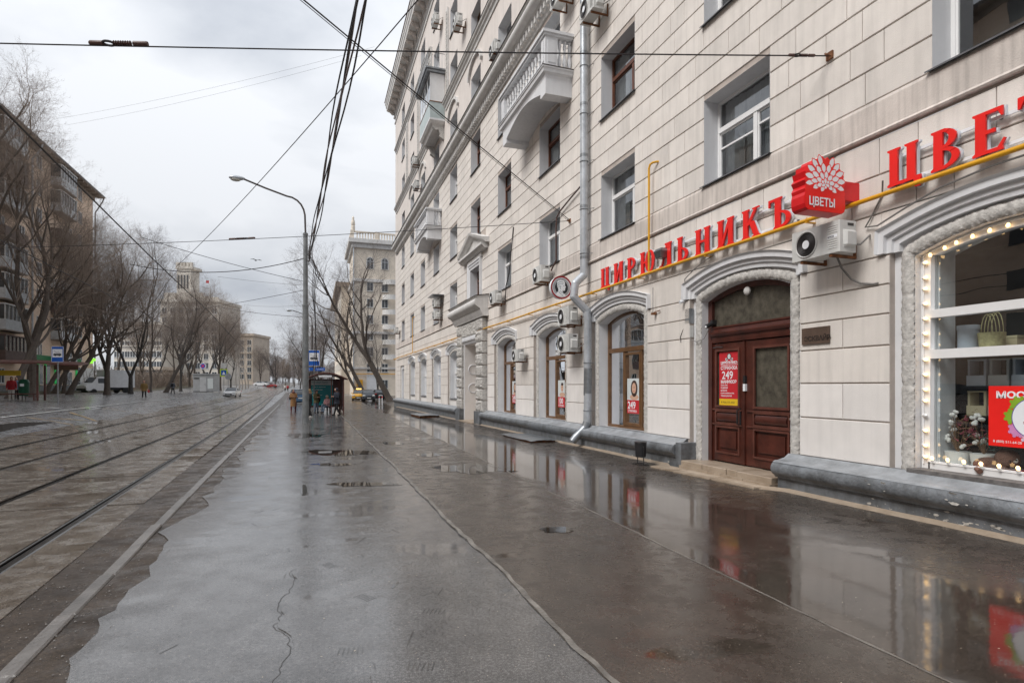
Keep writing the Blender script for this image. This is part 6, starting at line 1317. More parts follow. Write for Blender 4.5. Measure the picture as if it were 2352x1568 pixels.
# ------------------------------------------------------------------ people
mk('skin', (.50, .29, .21), .6, .05)
def cloth(name, c, r=.85): return mk(name, c, r, .15, 9, .2, 60)
def ell(c, rx, ry, n=12, M=None):
    c = Vector(c); return [c + Vector((rx*math.cos(2*PI*k/n), ry*math.sin(2*PI*k/n), 0)) for k in range(n)]
def person(label, x, y, rz, h, top, legs, hair, shoes, hem=.50, pose='stand', hat=None, bag=None, scarf=None, legdx=.0, hood=False, z=None, extra=None, lower_flare=1.15):
    """figure facing local -y; all numbers are fractions of the height"""
    t = thing('person', label, 'person', (x, y, G(x, y) if z is None else z), rz)
    S = lambda p: Vector(p)*h
    sit = pose == 'sit'; dz = -.245 if sit else 0
    hip = (0, .02, .52 + dz); J = {'pel': hip, 'bel': (0, .015, .60+dz), 'che': (0, .015, .735+dz), 'nec': (0, .005, .845+dz), 'hea': (0, -.012, .90+dz), 'top': (0, -.012, .955+dz)}
    for s, n in ((-1, 'l'), (1, 'r')):
        st = legdx*s
        if sit: J['hip'+n] = (s*.05, .01, .265); J['kne'+n] = (s*.065, -.245, .275 - (.02 if s > 0 else 0)); J['ank'+n] = (s*.07, -.27 - .04*s, .04); J['toe'+n] = (s*.075, -.355 - .04*s, .02)
        else: J['hip'+n] = (s*.05, .015, .49); J['kne'+n] = (s*(.055 + abs(legdx)*.4), -.01 - st*.6, .275); J['ank'+n] = (s*(.06 + abs(legdx)*.7), .02 + st, .045); J['toe'+n] = (s*(.075 + abs(legdx)*.7), -.075 + st, .02)
        J['sho'+n] = (s*.105, .01, .80+dz)
        if pose in ('phone', 'sit', 'hug'): J['elb'+n] = (s*.135, -.02, .645+dz); J['wri'+n] = (s*.045, -.15, .675+dz if pose != 'sit' else .62+dz)
        else: J['elb'+n] = (s*.145, .02, .64+dz); J['wri'+n] = (s*.15, -.03, .51+dz)
        d = Vector(J['wri'+n]) - Vector(J['elb'+n]); J['han'+n] = tuple(Vector(J['wri'+n]) + d.normalized()*.05)
    rad = dict(pel=.07, bel=.062, che=.072, nec=.03, hea=.052, top=.038, hip=.052, kne=.034, ank=.022, toe=.02, sho=.036, elb=.026, wri=.018, han=.018)
    E = [('pel','bel'),('bel','che'),('che','nec'),('nec','hea'),('hea','top')]
    for n in 'lr': E += [('pel','hip'+n),('hip'+n,'kne'+n),('kne'+n,'ank'+n),('ank'+n,'toe'+n),('che','sho'+n),('sho'+n,'elb'+n),('elb'+n,'wri'+n),('wri'+n,'han'+n)]
    keys = list(J); me = bpy.data.meshes.new('body'); me.from_pydata([tuple(S(J[k])) for k in keys], [(keys.index(a), keys.index(b)) for a, b in E], [])
    me.materials.append(M_['skin']); o = put('body', me, t); md = o.modifiers.new('skin', 'SKIN'); md.use_smooth_shade = True
    for i, k in enumerate(keys):
        r_ = rad.get(k, rad.get(k[:3]))*h; me.skin_vertices[0].data[i].radius = (r_, r_)
    me.skin_vertices[0].data[0].use_root = True
    sb = o.modifiers.new('sub', 'SUBSURF'); sb.levels = 1; sb.render_levels = 1
    # clothes: coat loft, sleeves, trousers, shoes
    rings = [ell(S((0, .0, .845+dz)), .035*h, .04*h), ell(S((0, .01, .825+dz)), .10*h, .058*h), ell(S((0, .012, .79+dz)), .128*h, .078*h), ell(S((0, .005, .70+dz)), .122*h, .085*h), ell(S((0, .01, .62+dz)), .105*h, .078*h), ell(S((0, .012, .55+dz)), .112*h, .085*h)]
    if not sit:
        if hem < .54: rings.append(ell(S((0, .012, max(hem, .47))), .118*h*1.02, .09*h))
        if hem < .46: rings.append(ell(S((0, .01, hem)), .118*h*lower_flare, .095*h*lower_flare))
    else: rings.append(ell(S((0, .0, .255)), .118*h, .10*h))
    MB().loft(list(reversed(rings))).build('coat', M_[top], t, True)
    for n, s in (('l', -1), ('r', 1)):
        MB().tube([S((s*.085, .01, .805+dz)), S(J['sho'+n]), S(J['elb'+n]), S(J['wri'+n])], [.04*h, .046*h, .037*h, .028*h], 10).build('sleeve', M_[top], t, True)
        a = S(J['hip'+n]); k_ = S(J['kne'+n]); b = S(J['ank'+n]); MB().tube([a + Vector((0, 0, .02*h)), a.lerp(k_, .5), k_, k_.lerp(b, .5), b], [.058*h, .052*h, .041*h, .036*h, .03*h], 10).build('trouser_leg', M_[legs], t, True)
        tt = S(J['toe'+n]); MB().tube([b + Vector((0, .028*h, -.018*h)), b + Vector((0, 0, -.016*h)), b.lerp(tt, .55) + Vector((0, 0, -.005*h)), tt], [.026*h, .031*h, .027*h, .016*h], 8).build('shoe', M_[shoes], t, True)
    hc = S((0, -.01, .925+dz)); hm = MB()
    if hood: hm.ball(hc + S((0, .014, .002)), .068*h, 12, 9, (.95, 1.0, 1.1)); hm.build('hood', M_[top], t, True); fm = MB(); fm.ball(hc + S((0, -.040, -.004)), .046*h, 10, 8, (.8, .75, 1.1)); fm.build('face', M_['skin'], t, True)
    else:
        hm.ball(hc + S((0, .012, .012)), .058*h, 12, 9, (.92, 1.0, 1.05)); 
        if hair[1]: hm.tube([hc + S((0, .03, 0)), hc + S((0, .042, -.05)), hc + S((0, .035, -.05 - hair[1]))], [.05*h, .05*h, .03*h], 8)
        hm.build('hair', M_[hair[0]], t, True)
        fm = MB(); fm.ball(hc + S((0, -.026, -.008)), .048*h, 10, 8, (.85, .8, 1.1)); fm.ball(hc + S((0, -.066, -.012)), .009*h, 6, 4); fm.build('face', M_['skin'], t, True)
        for s in (-1, 1): MB().ball(hc + S((s*.016, -.062, .004)), .006*h, 6, 4).build('eye', M_['ink'], t)
    if hat: mb = MB(); mb.ball(hc + S((0, .006, .022)), .062*h, 12, 8, (.98, 1.02, .85)); mb.build('hat', M_[hat], t, True)
    if scarf: MB().tube([S((.055*math.cos(a), -.0 + .05*math.sin(a), .855+dz)) for a in [2*PI*k/12 for k in range(12)]], .024*h, 8, closed=True).build('scarf', M_[scarf], t, True)
    if bag == 'back': MB().loft([[S((x_, yy, zz)) for x_, yy in ((-.075, .08), (.075, .08), (.07, .15), (-.07, .15))] for zz in (.58+dz, .62+dz, .76+dz, .79+dz)]).build('backpack', M_['c_black'], t, True)
    if extra: extra(t, h, J)
    for n in 'lr':                                                         # hands with separate fingers
        w_ = S(J['wri'+n]); hd = S(J['han'+n]); d = (hd - w_).normalized(); sd_ = d.cross(Vector((0, 0, 1))); sd_ = sd_.normalized() if sd_.length > .1 else Vector((1, 0, 0)); mb = MB(); mb.tube([w_, w_.lerp(hd, .9)], [.016*h, .02*h], 8)
        for k in range(4): b0 = hd + sd_*(.012*(k - 1.5))*h; mb.tube([b0 - d*.01*h, b0 + d*.022*h, b0 + d*(.036 if k in (1, 2) else .03)*h + Vector((0, 0, -.012*h))], [.0062*h, .0058*h, .004*h], 5)
        s = -1 if n == 'l' else 1; b0 = w_.lerp(hd, .4); mb.tube([b0, b0 + d*.015*h - sd_*.022*h*s, b0 + d*.034*h - sd_*.024*h*s], [.008*h, .007*h, .005*h], 5); mb.build('hand', M_['skin'], t, True)
    return t
for n, c in (('c_camel', (.38, .20, .085)), ('c_black', (.014, .014, .016)), ('c_olive', (.11, .095, .045)), ('c_pink', (.62, .36, .38)), ('c_navy', (.018, .022, .036)), ('c_jeans', (.13, .18, .25)), ('c_white', (.7, .68, .64)), ('c_gold', (.20, .125, .04)), ('c_red', (.45, .03, .04)), ('c_grey', (.12, .13, .15)), ('c_wine', (.13, .02, .03)), ('h_brown', (.09, .04, .02)), ('h_blond', (.30, .19, .09)), ('h_dark', (.02, .015, .012)), ('c_beret', (.42, .22, .16)), ('c_blue', (.10, .18, .24))): cloth(n, c)
def place(px, py): return gp(px, py)
v = place(674, 945.5); person('woman in a long belted camel coat looking down, standing near the kerb', v.x, v.y, .25, 1.70, 'c_camel', 'c_wine', ('h_brown', .05), 'c_wine', hem=.24, pose='phone', legdx=.06, scarf='c_wine', extra=lambda t, h, J: MB().tube([(Vector((.112*math.cos(a), .012 + .085*math.sin(a), .615)))*h for a in [2*PI*k/14 for k in range(14)]], .014*h, 6, closed=True).build('belt', M_['c_camel'], t, True))
v = place(711, 958.5); person('woman with blond hair in a black jacket and white shoes holding a phone', v.x, v.y, -1.35, 1.72, 'c_black', 'c_black', ('h_blond', .09), 'c_white', hem=.5, pose='phone', legdx=.03)
v = place(727, 948); person('woman in an olive parka with a black bag at the shelter', v.x, v.y, .5, 1.66, 'c_olive', 'c_jeans', ('h_dark', .05), 'c_black', hem=.44, pose='hug', hat='c_grey', extra=lambda t, h, J: MB().ball(Vector((.16, .07, .56))*h, .075*h, 10, 8, (.7, 1, 1.3)).build('shoulder_bag', M_['c_black'], t, True))
v = Vector((.86, 43.1, G(.86, 43))); person('woman in a pink jacket and white hat sitting on the shelter bench', v.x, v.y, -.75, 1.66, 'c_pink', 'c_jeans', ('h_blond', .04), 'c_black', pose='sit', hat='c_white', z=v.z + .04, extra=lambda t, h, J: MB().ball(Vector((-.05, -.2, .335))*h, .07*h, 8, 6, (1.2, .8, .8)).build('handbag', M_['c_blue'], t, True))
v = place(752, 946); person('person in a dark coat standing behind the seated woman', v.x + .1, v.y + .6, .1, 1.74, 'c_black', 'c_black', ('h_dark', .02), 'c_black', hem=.42)
v = place(773, 953.5); person('man in a hooded navy parka with a backpack looking at a phone', v.x, v.y, -1.0, 1.80, 'c_navy', 'c_black', ('h_dark', 0), 'c_black', hem=.42, pose='phone', hood=True, bag='back', legdx=.05)
v = place(331, 913.5); person('stout woman in a gold brown coat and pink beret carrying a red bag', v.x, v.y, .2, 1.62, 'c_gold', 'c_black', ('h_brown', 0), 'c_black', hem=.40, hat='c_beret', legdx=.03, lower_flare=1.35, extra=lambda t, h, J: MB().ball(Vector((.22, -.02, .38))*h, .07*h, 8, 6, (.8, .6, 1.2)).build('bag', M_['c_red'], t, True))
v = place(397, 904.5); person('person in dark clothes walking away beside the verge', v.x, v.y, 3.0, 1.76, 'c_grey', 'c_black', ('h_dark', 0), 'c_black', hem=.45, hat='c_black', legdx=.06, bag='back')
v = depthpt(200, 894.5, 78); person('man in a dark jacket standing near the white wall of the brick house', v.x, v.y, 2.6, 1.74, 'c_black', 'c_black', ('h_dark', 0), 'c_black', hem=.47)
v = gp(48, 919.5); person('woman in a blue grey patterned jacket behind the green bin', v.x - .9, v.y + 1.6, .4, 1.66, 'c_blue', 'c_black', ('h_brown', .05), 'c_black', hem=.45)
v = gp(14, 921); person('person in red and white beside the far shelter post', v.x - .6, v.y + 2.2, .4, 1.66, 'c_red', 'c_white', ('h_dark', .05), 'c_white', hem=.45)
for i, (px, py, lab, c) in enumerate(((655, 897.5, 'distant pedestrian in a pale jacket on the hill road', 'c_white'), (661, 898, 'distant pedestrian in a red jacket on the hill road', 'c_red'))):
    v = depthpt(px, py - 5, 150); person(lab, v.x, v.y, .2, 1.7, c, 'c_black', ('h_dark', 0), 'c_black')
# ------------------------------------------------------------------ vehicles
mk('car_glass', (.03, .035, .04), .08, .0, spec=.7); mk('tyre', (.018, .018, .019), .8, .1); mk('chrome', (.6, .6, .6), .2, .05, metal=1.); mk('light_clear', (.75, .75, .72), .15, .05); mk('light_red', (.45, .012, .01), .2, .05); mk('plate_white', (.75, .75, .73), .5, .03)
def paint(n, c): return mk(n, c, .28, .08, 3, coat=.5)
paint('p_yellow', (.68, .34, .012)); paint('p_dark', (.02, .024, .032)); paint('p_blue', (.05, .12, .22)); paint('p_white', (.72, .72, .72)); paint('p_black', (.012, .012, .014)); paint('p_grey', (.2, .21, .22)); paint('p_red', (.35, .03, .03))
def car(name, label, x, y, rz, pm, L_=4.4, Wd=1.75, H_=1.45, kind='sedan', z=None, front=True, group=None):
    """front of the car towards local -y"""
    t = thing(name, label, 'car', (x, y, G(x, y) if z is None else z), rz, group); w = Wd/2; a = -L_/2
    hood = {'sedan': .60, 'hatch': .62, 'suv': .62}[kind]*H_; beltz = .64*H_
    if kind == 'boxy': pass
    st = [(0, .34, .52, .86), (.03, .20, hood*.92, .94), (.08, .17, hood, .985), (.27, .17, beltz, 1.), (.55, .17, beltz + .02, 1.), (.80, .17, beltz + .03, .99), (.95, .2, beltz*.98 if kind != 'hatch' else beltz, .95), (1, .36, beltz*.86, .88)]
    rings = []
    for f, zb, zt, wf in st:
        yy = a + L_*f; ww = w*wf; rings.append([(-ww*.90, yy, zb), (-ww, yy, zb + (zt-zb)*.3), (-ww, yy, zb + (zt-zb)*.72), (-ww*.93, yy, zt), (0, yy, zt + .03), (ww*.93, yy, zt), (ww, yy, zb + (zt-zb)*.72), (ww, yy, zb + (zt-zb)*.3), (ww*.90, yy, zb)])
    MB().loft(rings).build('body', M_[pm], t, 50)
    f0, f1, f2, f3 = {'sedan': (.27, .42, .70, .86), 'hatch': (.26, .40, .84, .97), 'suv': (.26, .38, .86, .97)}[kind]
    cs = [(f0, beltz, .90), (f1, H_*.985, .74), ((f1+f2)/2, H_, .74), (f2, H_*.975, .73), (f3, beltz + .03, .86)]
    low = [(a + L_*f0, beltz), (a + L_*f3, beltz + .02)]
    rp = [[(-w*.93, a + L_*f, beltz - .01), (-w*wf, a + L_*f, zt), (0, a + L_*f, zt + .02), (w*wf, a + L_*f, zt), (w*.93, a + L_*f, beltz - .01)] for f, zt, wf in cs]
    MB().loft(rp, cap=False, closed=False).build('glasshouse', M_['car_glass'], t, 50)
    MB().loft([[(-w*wf*1.005, a + L_*f, zt - .02), (-w*wf*.99, a + L_*f, zt + .012), (0, a + L_*f, zt + .036), (w*wf*.99, a + L_*f, zt + .012), (w*wf*1.005, a + L_*f, zt - .02)] for f, zt, wf in cs[1:4]], cap=False, closed=False).build('roof', M_[pm], t, 50)
    for s in (-1, 1):
        for fa, za, wa, fb, zb_, wb in ((f0, beltz, .93, f1, H_*.985, .75), ((f1+f2)/2 + .02, beltz, .955, (f1+f2)/2 + .02, H_, .755), (f3, beltz + .03, .90, f2, H_*.975, .745)): MB().tube([(s*w*wa, a + L_*fa, za), (s*w*wb, a + L_*fb, zb_)], .035, 6).build('pillar', M_[pm], t)
        for f in (.18, .80):
            c = (s*(w - .10), a + L_*f, .32); tm = Matrix.Translation(c) @ Matrix.Rotation(s*PI/2, 4, 'Y'); wh = MB().lathe([(.18, -.09), (.30, -.1), (.325, -.06), (.325, .08), (.30, .115), (.20, .115)], 18, tm).build('wheel', M_['tyre'], t, 40); MB().lathe([(.02, .10), (.19, .118), (.205, .124), (.06, .126)], 14, tm).build('rim', M_['chrome'], wh, 40)
        MB().ball((s*w*.74, a + .05, .62*H_*.80), .15, 10, 6, (1.25, .55, .6)).build('headlight', M_['light_clear'], t, True)
        MB().ball((s*w*.78, a + L_ - .04, .66*H_*.88), .14, 8, 6, (1.1, .5, .9)).build('tail_light', M_['light_red'], t, True)
        MB().ball((s*(w + .06), a + L_*.30, beltz + .07), .09, 8, 6, (1, .6, .7)).build('mirror', M_[pm], t, True)
        MB().box(s*w*1.0 - .012, s*w*1.0 + .012, a + L_*.46, a + L_*.51, beltz - .12, beltz - .09).build('door_handle', M_['chrome'], t)
    MB().box(-w*.5, w*.5, a - .005, a + .06, .40, .58).build('grille', M_['black'], t); MB().box(-.26, .26, a - .025, a - .008, .36, .47).build('number_plate', M_['plate_white'], t); MB().box(-.26, .26, a + L_ + .004, a + L_ + .02, .62, .73).build('number_plate', M_['plate_white'], t)
    MB().box(-w*.86, w*.86, a - .03, a + .1, .24, .36).build('bumper', M_['black'], t)
    return t
v = depthpt(848.5, 919, 77); car('sedan', 'dark blue boxy sedan parked beside the yellow taxi', v.x, v.y + 2, -.03, 'p_dark', 4.2, 1.68, 1.46)
v = depthpt(834, 917.5, 79); tx = car('taxi', 'yellow taxi parked half behind the dark sedan', v.x - .4, v.y + 2.5, -.08, 'p_yellow', 4.5, 1.78, 1.5); MB().box(-.35, .35, -.1, .1, 1.53, 1.68).build('roof_light', mat('taxi_light', (.8, .55, .1), .4, 0, emit=(1, .6, .15), es=1.2), tx)
v = depthpt(874, 917, 84); car('parked_car', 'black car parked under the leaning trees', v.x, v.y + 2, PI, 'p_black', 4.4, 1.8, 1.48, 'suv')
v = depthpt(529.5, 905, 88); wt = car('taxi', 'white taxi driving towards the viewer past the kiosk', v.x, v.y + 2, -.10, 'p_white', 4.8, 1.84, 1.46)
v = depthpt(694, 914, 66); car('hatchback', 'blue hatchback seen from behind beyond the lamp post', v.x, v.y, PI - .05, 'p_blue', 4.2, 1.74, 1.62, 'hatch')
v = depthpt(680, 906, 90); car('parked_car', 'silver car waiting beyond the blue hatchback', v.x, v.y, -.05, 'p_grey', 4.4, 1.76, 1.48)
for px, py, d, lab, c in ((612, 893, 190, 'small distant dark car on the road ahead', 'p_dark'), (622, 893, 185, 'small distant red car on the road ahead', 'p_red'), (600, 893, 180, 'small distant white car on the road ahead', 'p_white')): v = depthpt(px, py, d); car('distant_car', lab, v.x, v.y, PI/2 - .3, c)
# box van behind the trees
v = depthpt(243, 897, 74); t = thing('box_van', 'white box van parked behind the tree trunks', 'van', (v.x, v.y, G(v.x, v.y)), -.75)
MB().loft([[(-1.0, y, z0), (-1.02, y, z0 + (z1-z0)*.5), (-.9, y, z1), (.9, y, z1), (1.02, y, z0 + (z1-z0)*.5), (1.0, y, z0)] for y, z0, z1 in ((-2.9, .45, .95), (-2.75, .35, 1.15), (-2.1, .35, 1.35), (-1.5, .35, 2.1), (-.6, .35, 2.15))]).build('cab', M_['p_white'], t, 40)
MB().loft([[(-.82, y, z), (.82, y, z), (.82, y, z + .02), (-.82, y, z + .02)] for y, z in ((-2.12, 1.37), (-1.55, 2.02))]).build('windscreen', M_['car_glass'], t); MB().box(-1.12, 1.12, -.5, 3.0, .75, 3.0).build('box', M_['p_white'], t); MB().box(-.6, .6, -.5, 3.0, .4, .75).build('chassis', M_['black'], t); MB().box(-.9, .9, -2.95, -2.85, .4, .62).build('bumper', M_['black'], t); MB().box(-.7, .7, -2.86, -2.78, .7, .92).build('grille', M_['black'], t)
for s in (-1, 1):
    for y in (-2.0, 1.9): tm = Matrix.Translation((s*.9, y, .37)) @ Matrix.Rotation(s*PI/2, 4, 'Y'); wh = MB().lathe([(.2, -.1), (.36, -.1), (.37, .1), (.2, .11)], 16, tm).build('wheel', M_['tyre'], t, 40)
    MB().ball((s*.72, -2.86, .92), .13, 8, 6).build('headlight', M_['light_clear'], t, True); MB().box(s*1.0, s*1.02, -1.5, -.8, 1.3, 1.9).build('side_window', M_['car_glass'], t)
# ------------------------------------------------------------------ bare trees
mk('bark', (.12, .098, .082), .9, .4, 5, .9, 18, col2=(.07, .056, .046)); mk('twig', (.25, .195, .155), .9, .25, 3); mk('bark_grey', (.075, .068, .062), .9, .4, 5, .9, 18); mk('twig_dark', (.17, .14, .125), .9, .2, 3); mk('birch', (.42, .38, .34), .8, .4, 8)
def tree_parts(seed, H, r0, lean=(0, 0), forks=1, spread=1., dens=1., fork_h=.2, maxd=5):
    rg = random.Random(seed); thick = MB(); thin = MB(); V = Vector
    def seg_add(pts, rs):
        big = rs[0] > .045
        (thick if big else thin).tube(pts, rs, 7 if rs[0] > .12 else 5 if big else 3, cap=False)
    def rv(s): return V((rg.gauss(0, s), rg.gauss(0, s), rg.gauss(0, s)))
    def grow(p, d, L_, r, lev):
        n = {0: 9, 1: 7, 2: 5, 3: 4}.get(lev, 3); pts = [p]; rs = [r]; st = L_/n; d = d.normalized(); endf = .45 if lev < 2 else .35
        kids = []
        for i in range(n):
            up = .10 if lev < 2 else .05
            d = (d + rv(.10 if lev < 2 else .17) + V((0, 0, up))).normalized(); p = p + d*st; f = (i + 1)/n; pts.append(p); rs.append(r*(1 - (1 - endf)*f)); kids.append((p, d, rs[-1], f))
        seg_add(pts, rs)
        if lev >= maxd: return
        cnt = {0: 8, 1: 6, 2: 5, 3: 5, 4: 3.5}[lev]*dens
        k = int(cnt) + (rg.random() < cnt % 1)
        for _ in range(k):
            f = rg.uniform(.22 if lev else .16, 1.0); q = kids[min(n - 1, int(f*n))]; ax = rv(1).normalized(); ax = (ax - q[1]*ax.dot(q[1])).normalized(); ang = rg.uniform(.45, .95)*spread
            nd = (q[1]*math.cos(ang) + ax*math.sin(ang)); nd.z += .12 if lev < 3 else -.02
            ln = L_*rg.uniform(.44, .70)*(1.15 - .45*f if lev == 0 else 1.1 - .35*f); rr2 = max(.0045, min(q[2]*rg.uniform(.5, .72), .22*ln if lev > 2 else 9)); grow(q[0], nd, ln, rr2*.62 if lev >= 2 else rr2*.85, lev + 1)
        q = kids[-1]
        if lev < 4:
            for s in (-1, 1): grow(q[0], (q[1] + rv(.28)).normalized(), L_*.5, q[2]*.85, lev + 1)
    base = V((0, 0, -.2)); l0 = V((lean[0], lean[1], 1)).normalized()
    thick.tube([base, base + l0*.5, base + l0*1.0], [r0*1.5, r0*1.15, r0*1.02], 10, cap=False)
    if forks == 1: grow(base + l0*.9, l0, H*.55, r0, 0)
    else:
        top = base + l0*H*fork_h; thick.tube([base + l0*.9, base + l0*H*fork_h*.6, top], [r0*1.05, r0, r0*.95], 9, cap=False)
        for i in range(forks):
            a = 2*PI*i/forks + seed; grow(top - l0*.2, (l0 + V((math.cos(a), math.sin(a), 0))*.32).normalized(), H*(.52 - .05*i), r0*.72, 0)
    return thick, thin
TREES = {}
def tree_kind(key, bark='bark', twig='twig', **k):
    a, b = tree_parts(**k); TREES[key] = (a.mesh('trunk', M_[bark], True), b.mesh('crown', M_[twig]))
tree_kind('big', seed=3, H=20, r0=.34, forks=2, fork_h=.22, dens=1.05)
tree_kind('lean', seed=8, H=17, r0=.23, lean=(.42, .0), forks=1, dens=1.0)
tree_kind('tall', seed=14, H=21, r0=.23, forks=1, dens=1.05)
tree_kind('wide', seed=21, H=17, r0=.26, forks=3, fork_h=.16, spread=1.15, dens=.95)
tree_kind('dark', 'bark_grey', 'twig_dark', seed=29, H=19, r0=.23, forks=2, fork_h=.12, dens=1.05)
tree_kind('arch', 'bark', 'twig_dark', seed=33, H=17, r0=.33, lean=(-.50, .05), forks=2, fork_h=.30, spread=1.1, dens=.85)
tree_kind('birch', 'birch', 'twig', seed=40, H=15, r0=.13, lean=(.12, 0), forks=1, spread=.7, dens=.7)
ntri = sum(len(m.polygons) for p in TREES.values() for m in p)
def tree(kind, x, y, label, rz=0., s=1., z=None, group=None):
    t = thing('birch_tree' if kind == 'birch' else 'bare_tree', label, 'tree', (x, y, (G(x, y) if z is None else z) + .1), rz, group); t.scale = (s, s, s*1.0)
    put('trunk', TREES[kind][0], t); put('crown', TREES[kind][1], t); return t
GL = 'bare trees along the far verge'
def tpx(kind, px, d, label, rz=0., s=1., group=None):
    if group == GL: s *= 1.12 if d < 80 else .97
    v = depthpt(px, 886, d); return tree(kind, v.x, v.y, label, rz, s, group=group)
tpx('big', -95, 36, 'bare tree outside the far shelter whose branches hang over the eaves', .5, .98, GL)
tpx('lean', 22, 45, 'thick leaning bare trunk directly behind the far shelter roof', .7, 1.05, GL)
tpx('big', 73, 50, 'massive bare tree with a forked trunk behind the green bin', 1.7, .92, GL)
tpx('lean', 103, 58, 'leaning bare trunk next to the tram stop sign post', -.2, .85, GL)
tpx('lean', 122, 60, 'second leaning bare trunk crossing behind the tram stop sign', .1, .95, GL)
tpx('tall', 147, 62, 'slim upright bare tree between leaning trunks before the ramp', .3, .72, GL)
tpx('lean', 158, 60, 'leaning bare trunk in front of the green lit window', -.35, 1.0, GL)
tpx('wide', 246, 64, 'bare forked tree in front of the white box van', .9, .95, GL)
tpx('dark', 300, 74, 'dark bare tree standing right of the box van', 2.2, .95, GL)
tpx('tall', 345, 92, 'dark slender tree behind the woman in gold', .4, .95, GL); tpx('lean', 380, 88, 'tall slanting tree rising before the white tower', .1, 1.25, GL); tpx('dark', 415, 105, 'dark tree behind the man walking away', 4.0, 1.0, GL)
tpx('tall', 448, 112, 'dense dark tree left of the kiosk roof', 1.1, .98, GL); tpx('dark', 475, 118, 'dark many branched tree right behind the kiosk', 5.3, 1.15, GL); tpx('wide', 505, 122, 'spreading dark tree right of the kiosk', 2.9, 1.12, GL); tpx('dark', 530, 135, 'dark tree between kiosk and birches', .2, .9, GL)
tpx('tall', 275, 100, 'bare tree beside the corner of the brick house', 2.0, 1.0, GL); tpx('wide', 325, 125, 'bare tree in the courtyard before the white wing', .3, 1.1, GL); tpx('dark', 360, 135, 'dark courtyard tree below the white tower', 2.5, 1.05, GL); tpx('tall', 400, 140, 'slim courtyard tree in front of the white tower', 3.3, 1.0, GL); tpx('wide', 435, 140, 'courtyard tree right of the white tower foot', 4.4, 1.05, GL)
for i, px in enumerate((541, 549, 556, 563, 570)): tpx('birch', px, 125 + 6*i, 'slim pale birch before the beige house', .3*i, 1.0 + .1*(i % 2), 'row of birches before the beige house')
tpx('arch', 843, 92, 'leaning bare tree arching left over the taxi', .15, .95, 'leaning trees before the balustraded house'); tpx('arch', 826, 100, 'thinner leaning bare tree behind the shelter roof', -.1, .78, 'leaning trees before the balustraded house')
tpx('arch', 898, 74, 'tall leaning bare tree beside the far corner of the cream building', .0, 1.12, 'leaning trees before the balustraded house'); tpx('dark', 868, 105, 'upright dark tree behind the parked cars', 1.0, .7, 'leaning trees before the balustraded house')
tpx('dark', 722, 95, 'dark bare tree right behind the tram shelter sign', 2.0, .75, 'trees along the near pavement'); tpx('tall', 738, 112, 'bare tree further along the near pavement', .8, .8, 'trees along the near pavement'); tpx('dark', 712, 130, 'bare tree far along the near pavement', 3.8, .8, 'trees along the near pavement')
for i, (px, d, k, s) in enumerate(((598, 200, 'wide', .75), (632, 190, 'dark', .8), (612, 240, 'tall', .7), (655, 235, 'wide', .75), (676, 210, 'tall', .72), (690, 180, 'dark', .75), (580, 220, 'tall', .8))): tpx(k, px, d, ['low spreading tree at the foot of the hill road', 'dark tree beside the hill road', 'pale tree behind the distant cars', 'spreading tree beside the climbing road', 'slender tree at the brow of the hill', 'dark tree close to the climbing rails', 'tree beside the beige house end'][i], i*1.3, s, 'trees along the hill road')
# far wood: one mass
mb = MB(); rg = random.Random(77)
for i in range(120):
    px = rg.uniform(540, 790); d = rg.uniform(260, 420); v = depthpt(px, 886, d); z = G(v.x, v.y) - .5; hh = rg.uniform(9, 15)
    mb.tube([(v.x, v.y, z), (v.x + rg.gauss(0, .5), v.y, z + hh*.6), (v.x + rg.gauss(0, 1), v.y, z + hh)], [.2, .12, .03], 3, cap=False)
    for k in range(70):
        f = rg.uniform(.25, .95); a = rg.uniform(0, 2*PI); l_ = hh*.32*(1.1 - f*.6); b0 = Vector((v.x, v.y, z + hh*f)); e = b0 + Vector((math.cos(a)*l_, math.sin(a)*l_, l_*rg.uniform(.2, .9))); mb.tube([b0, b0.lerp(e, .5) + Vector((0, 0, -.1*l_)), e], [.07, .05, .02], 3, cap=False)
tag(mb.build('far_wood', M_['twig_dark']), 'grey mass of bare woodland on the rise at the end of the street', 'woodland', kind='stuff')
# undergrowth hedge masses behind the verge
mb = MB(); 
for i in range(2600):
    y = rg.uniform(95, 185); x = -24 - rg.uniform(0, 14) - SL*min(y, 130); z = G(x, y); h = rg.uniform(1.2, 4.5); a = rg.uniform(0, 2*PI); mb.tube([(x, y, z), (x + rg.gauss(0, .5), y + rg.gauss(0, .5), z + h*.6), (x + rg.gauss(0, 1), y + rg.gauss(0, 1), z + h)], [.04, .03, .012], 3, cap=False)
tag(mb.build('undergrowth', M_['twig']), 'tangle of bare shrubs behind the far verge', 'shrubs', kind='stuff')
# low courtyard fence
fe = thing('park_fence', 'low dark iron fence behind the verge and kiosk', 'fence', (-29, 120, 0))
for i in range(36):
    y = 92 + i*2.2; x = -27.5 - SL*min(y, 130); at(MB().box(x-.03, x+.03, y-.03, y+.03, G(x, y), G(x, y) + 1.3), 'post', M_['black'], fe)
    at(MB().box(x-.015, x+.015, y+.03, y+2.17, G(x, y) + 1.1, G(x, y) + 1.16), 'rail', M_['black'], fe); at(MB().box(x-.015, x+.015, y+.03, y+2.17, G(x, y) + .3, G(x, y) + .36), 'rail', M_['black'], fe)
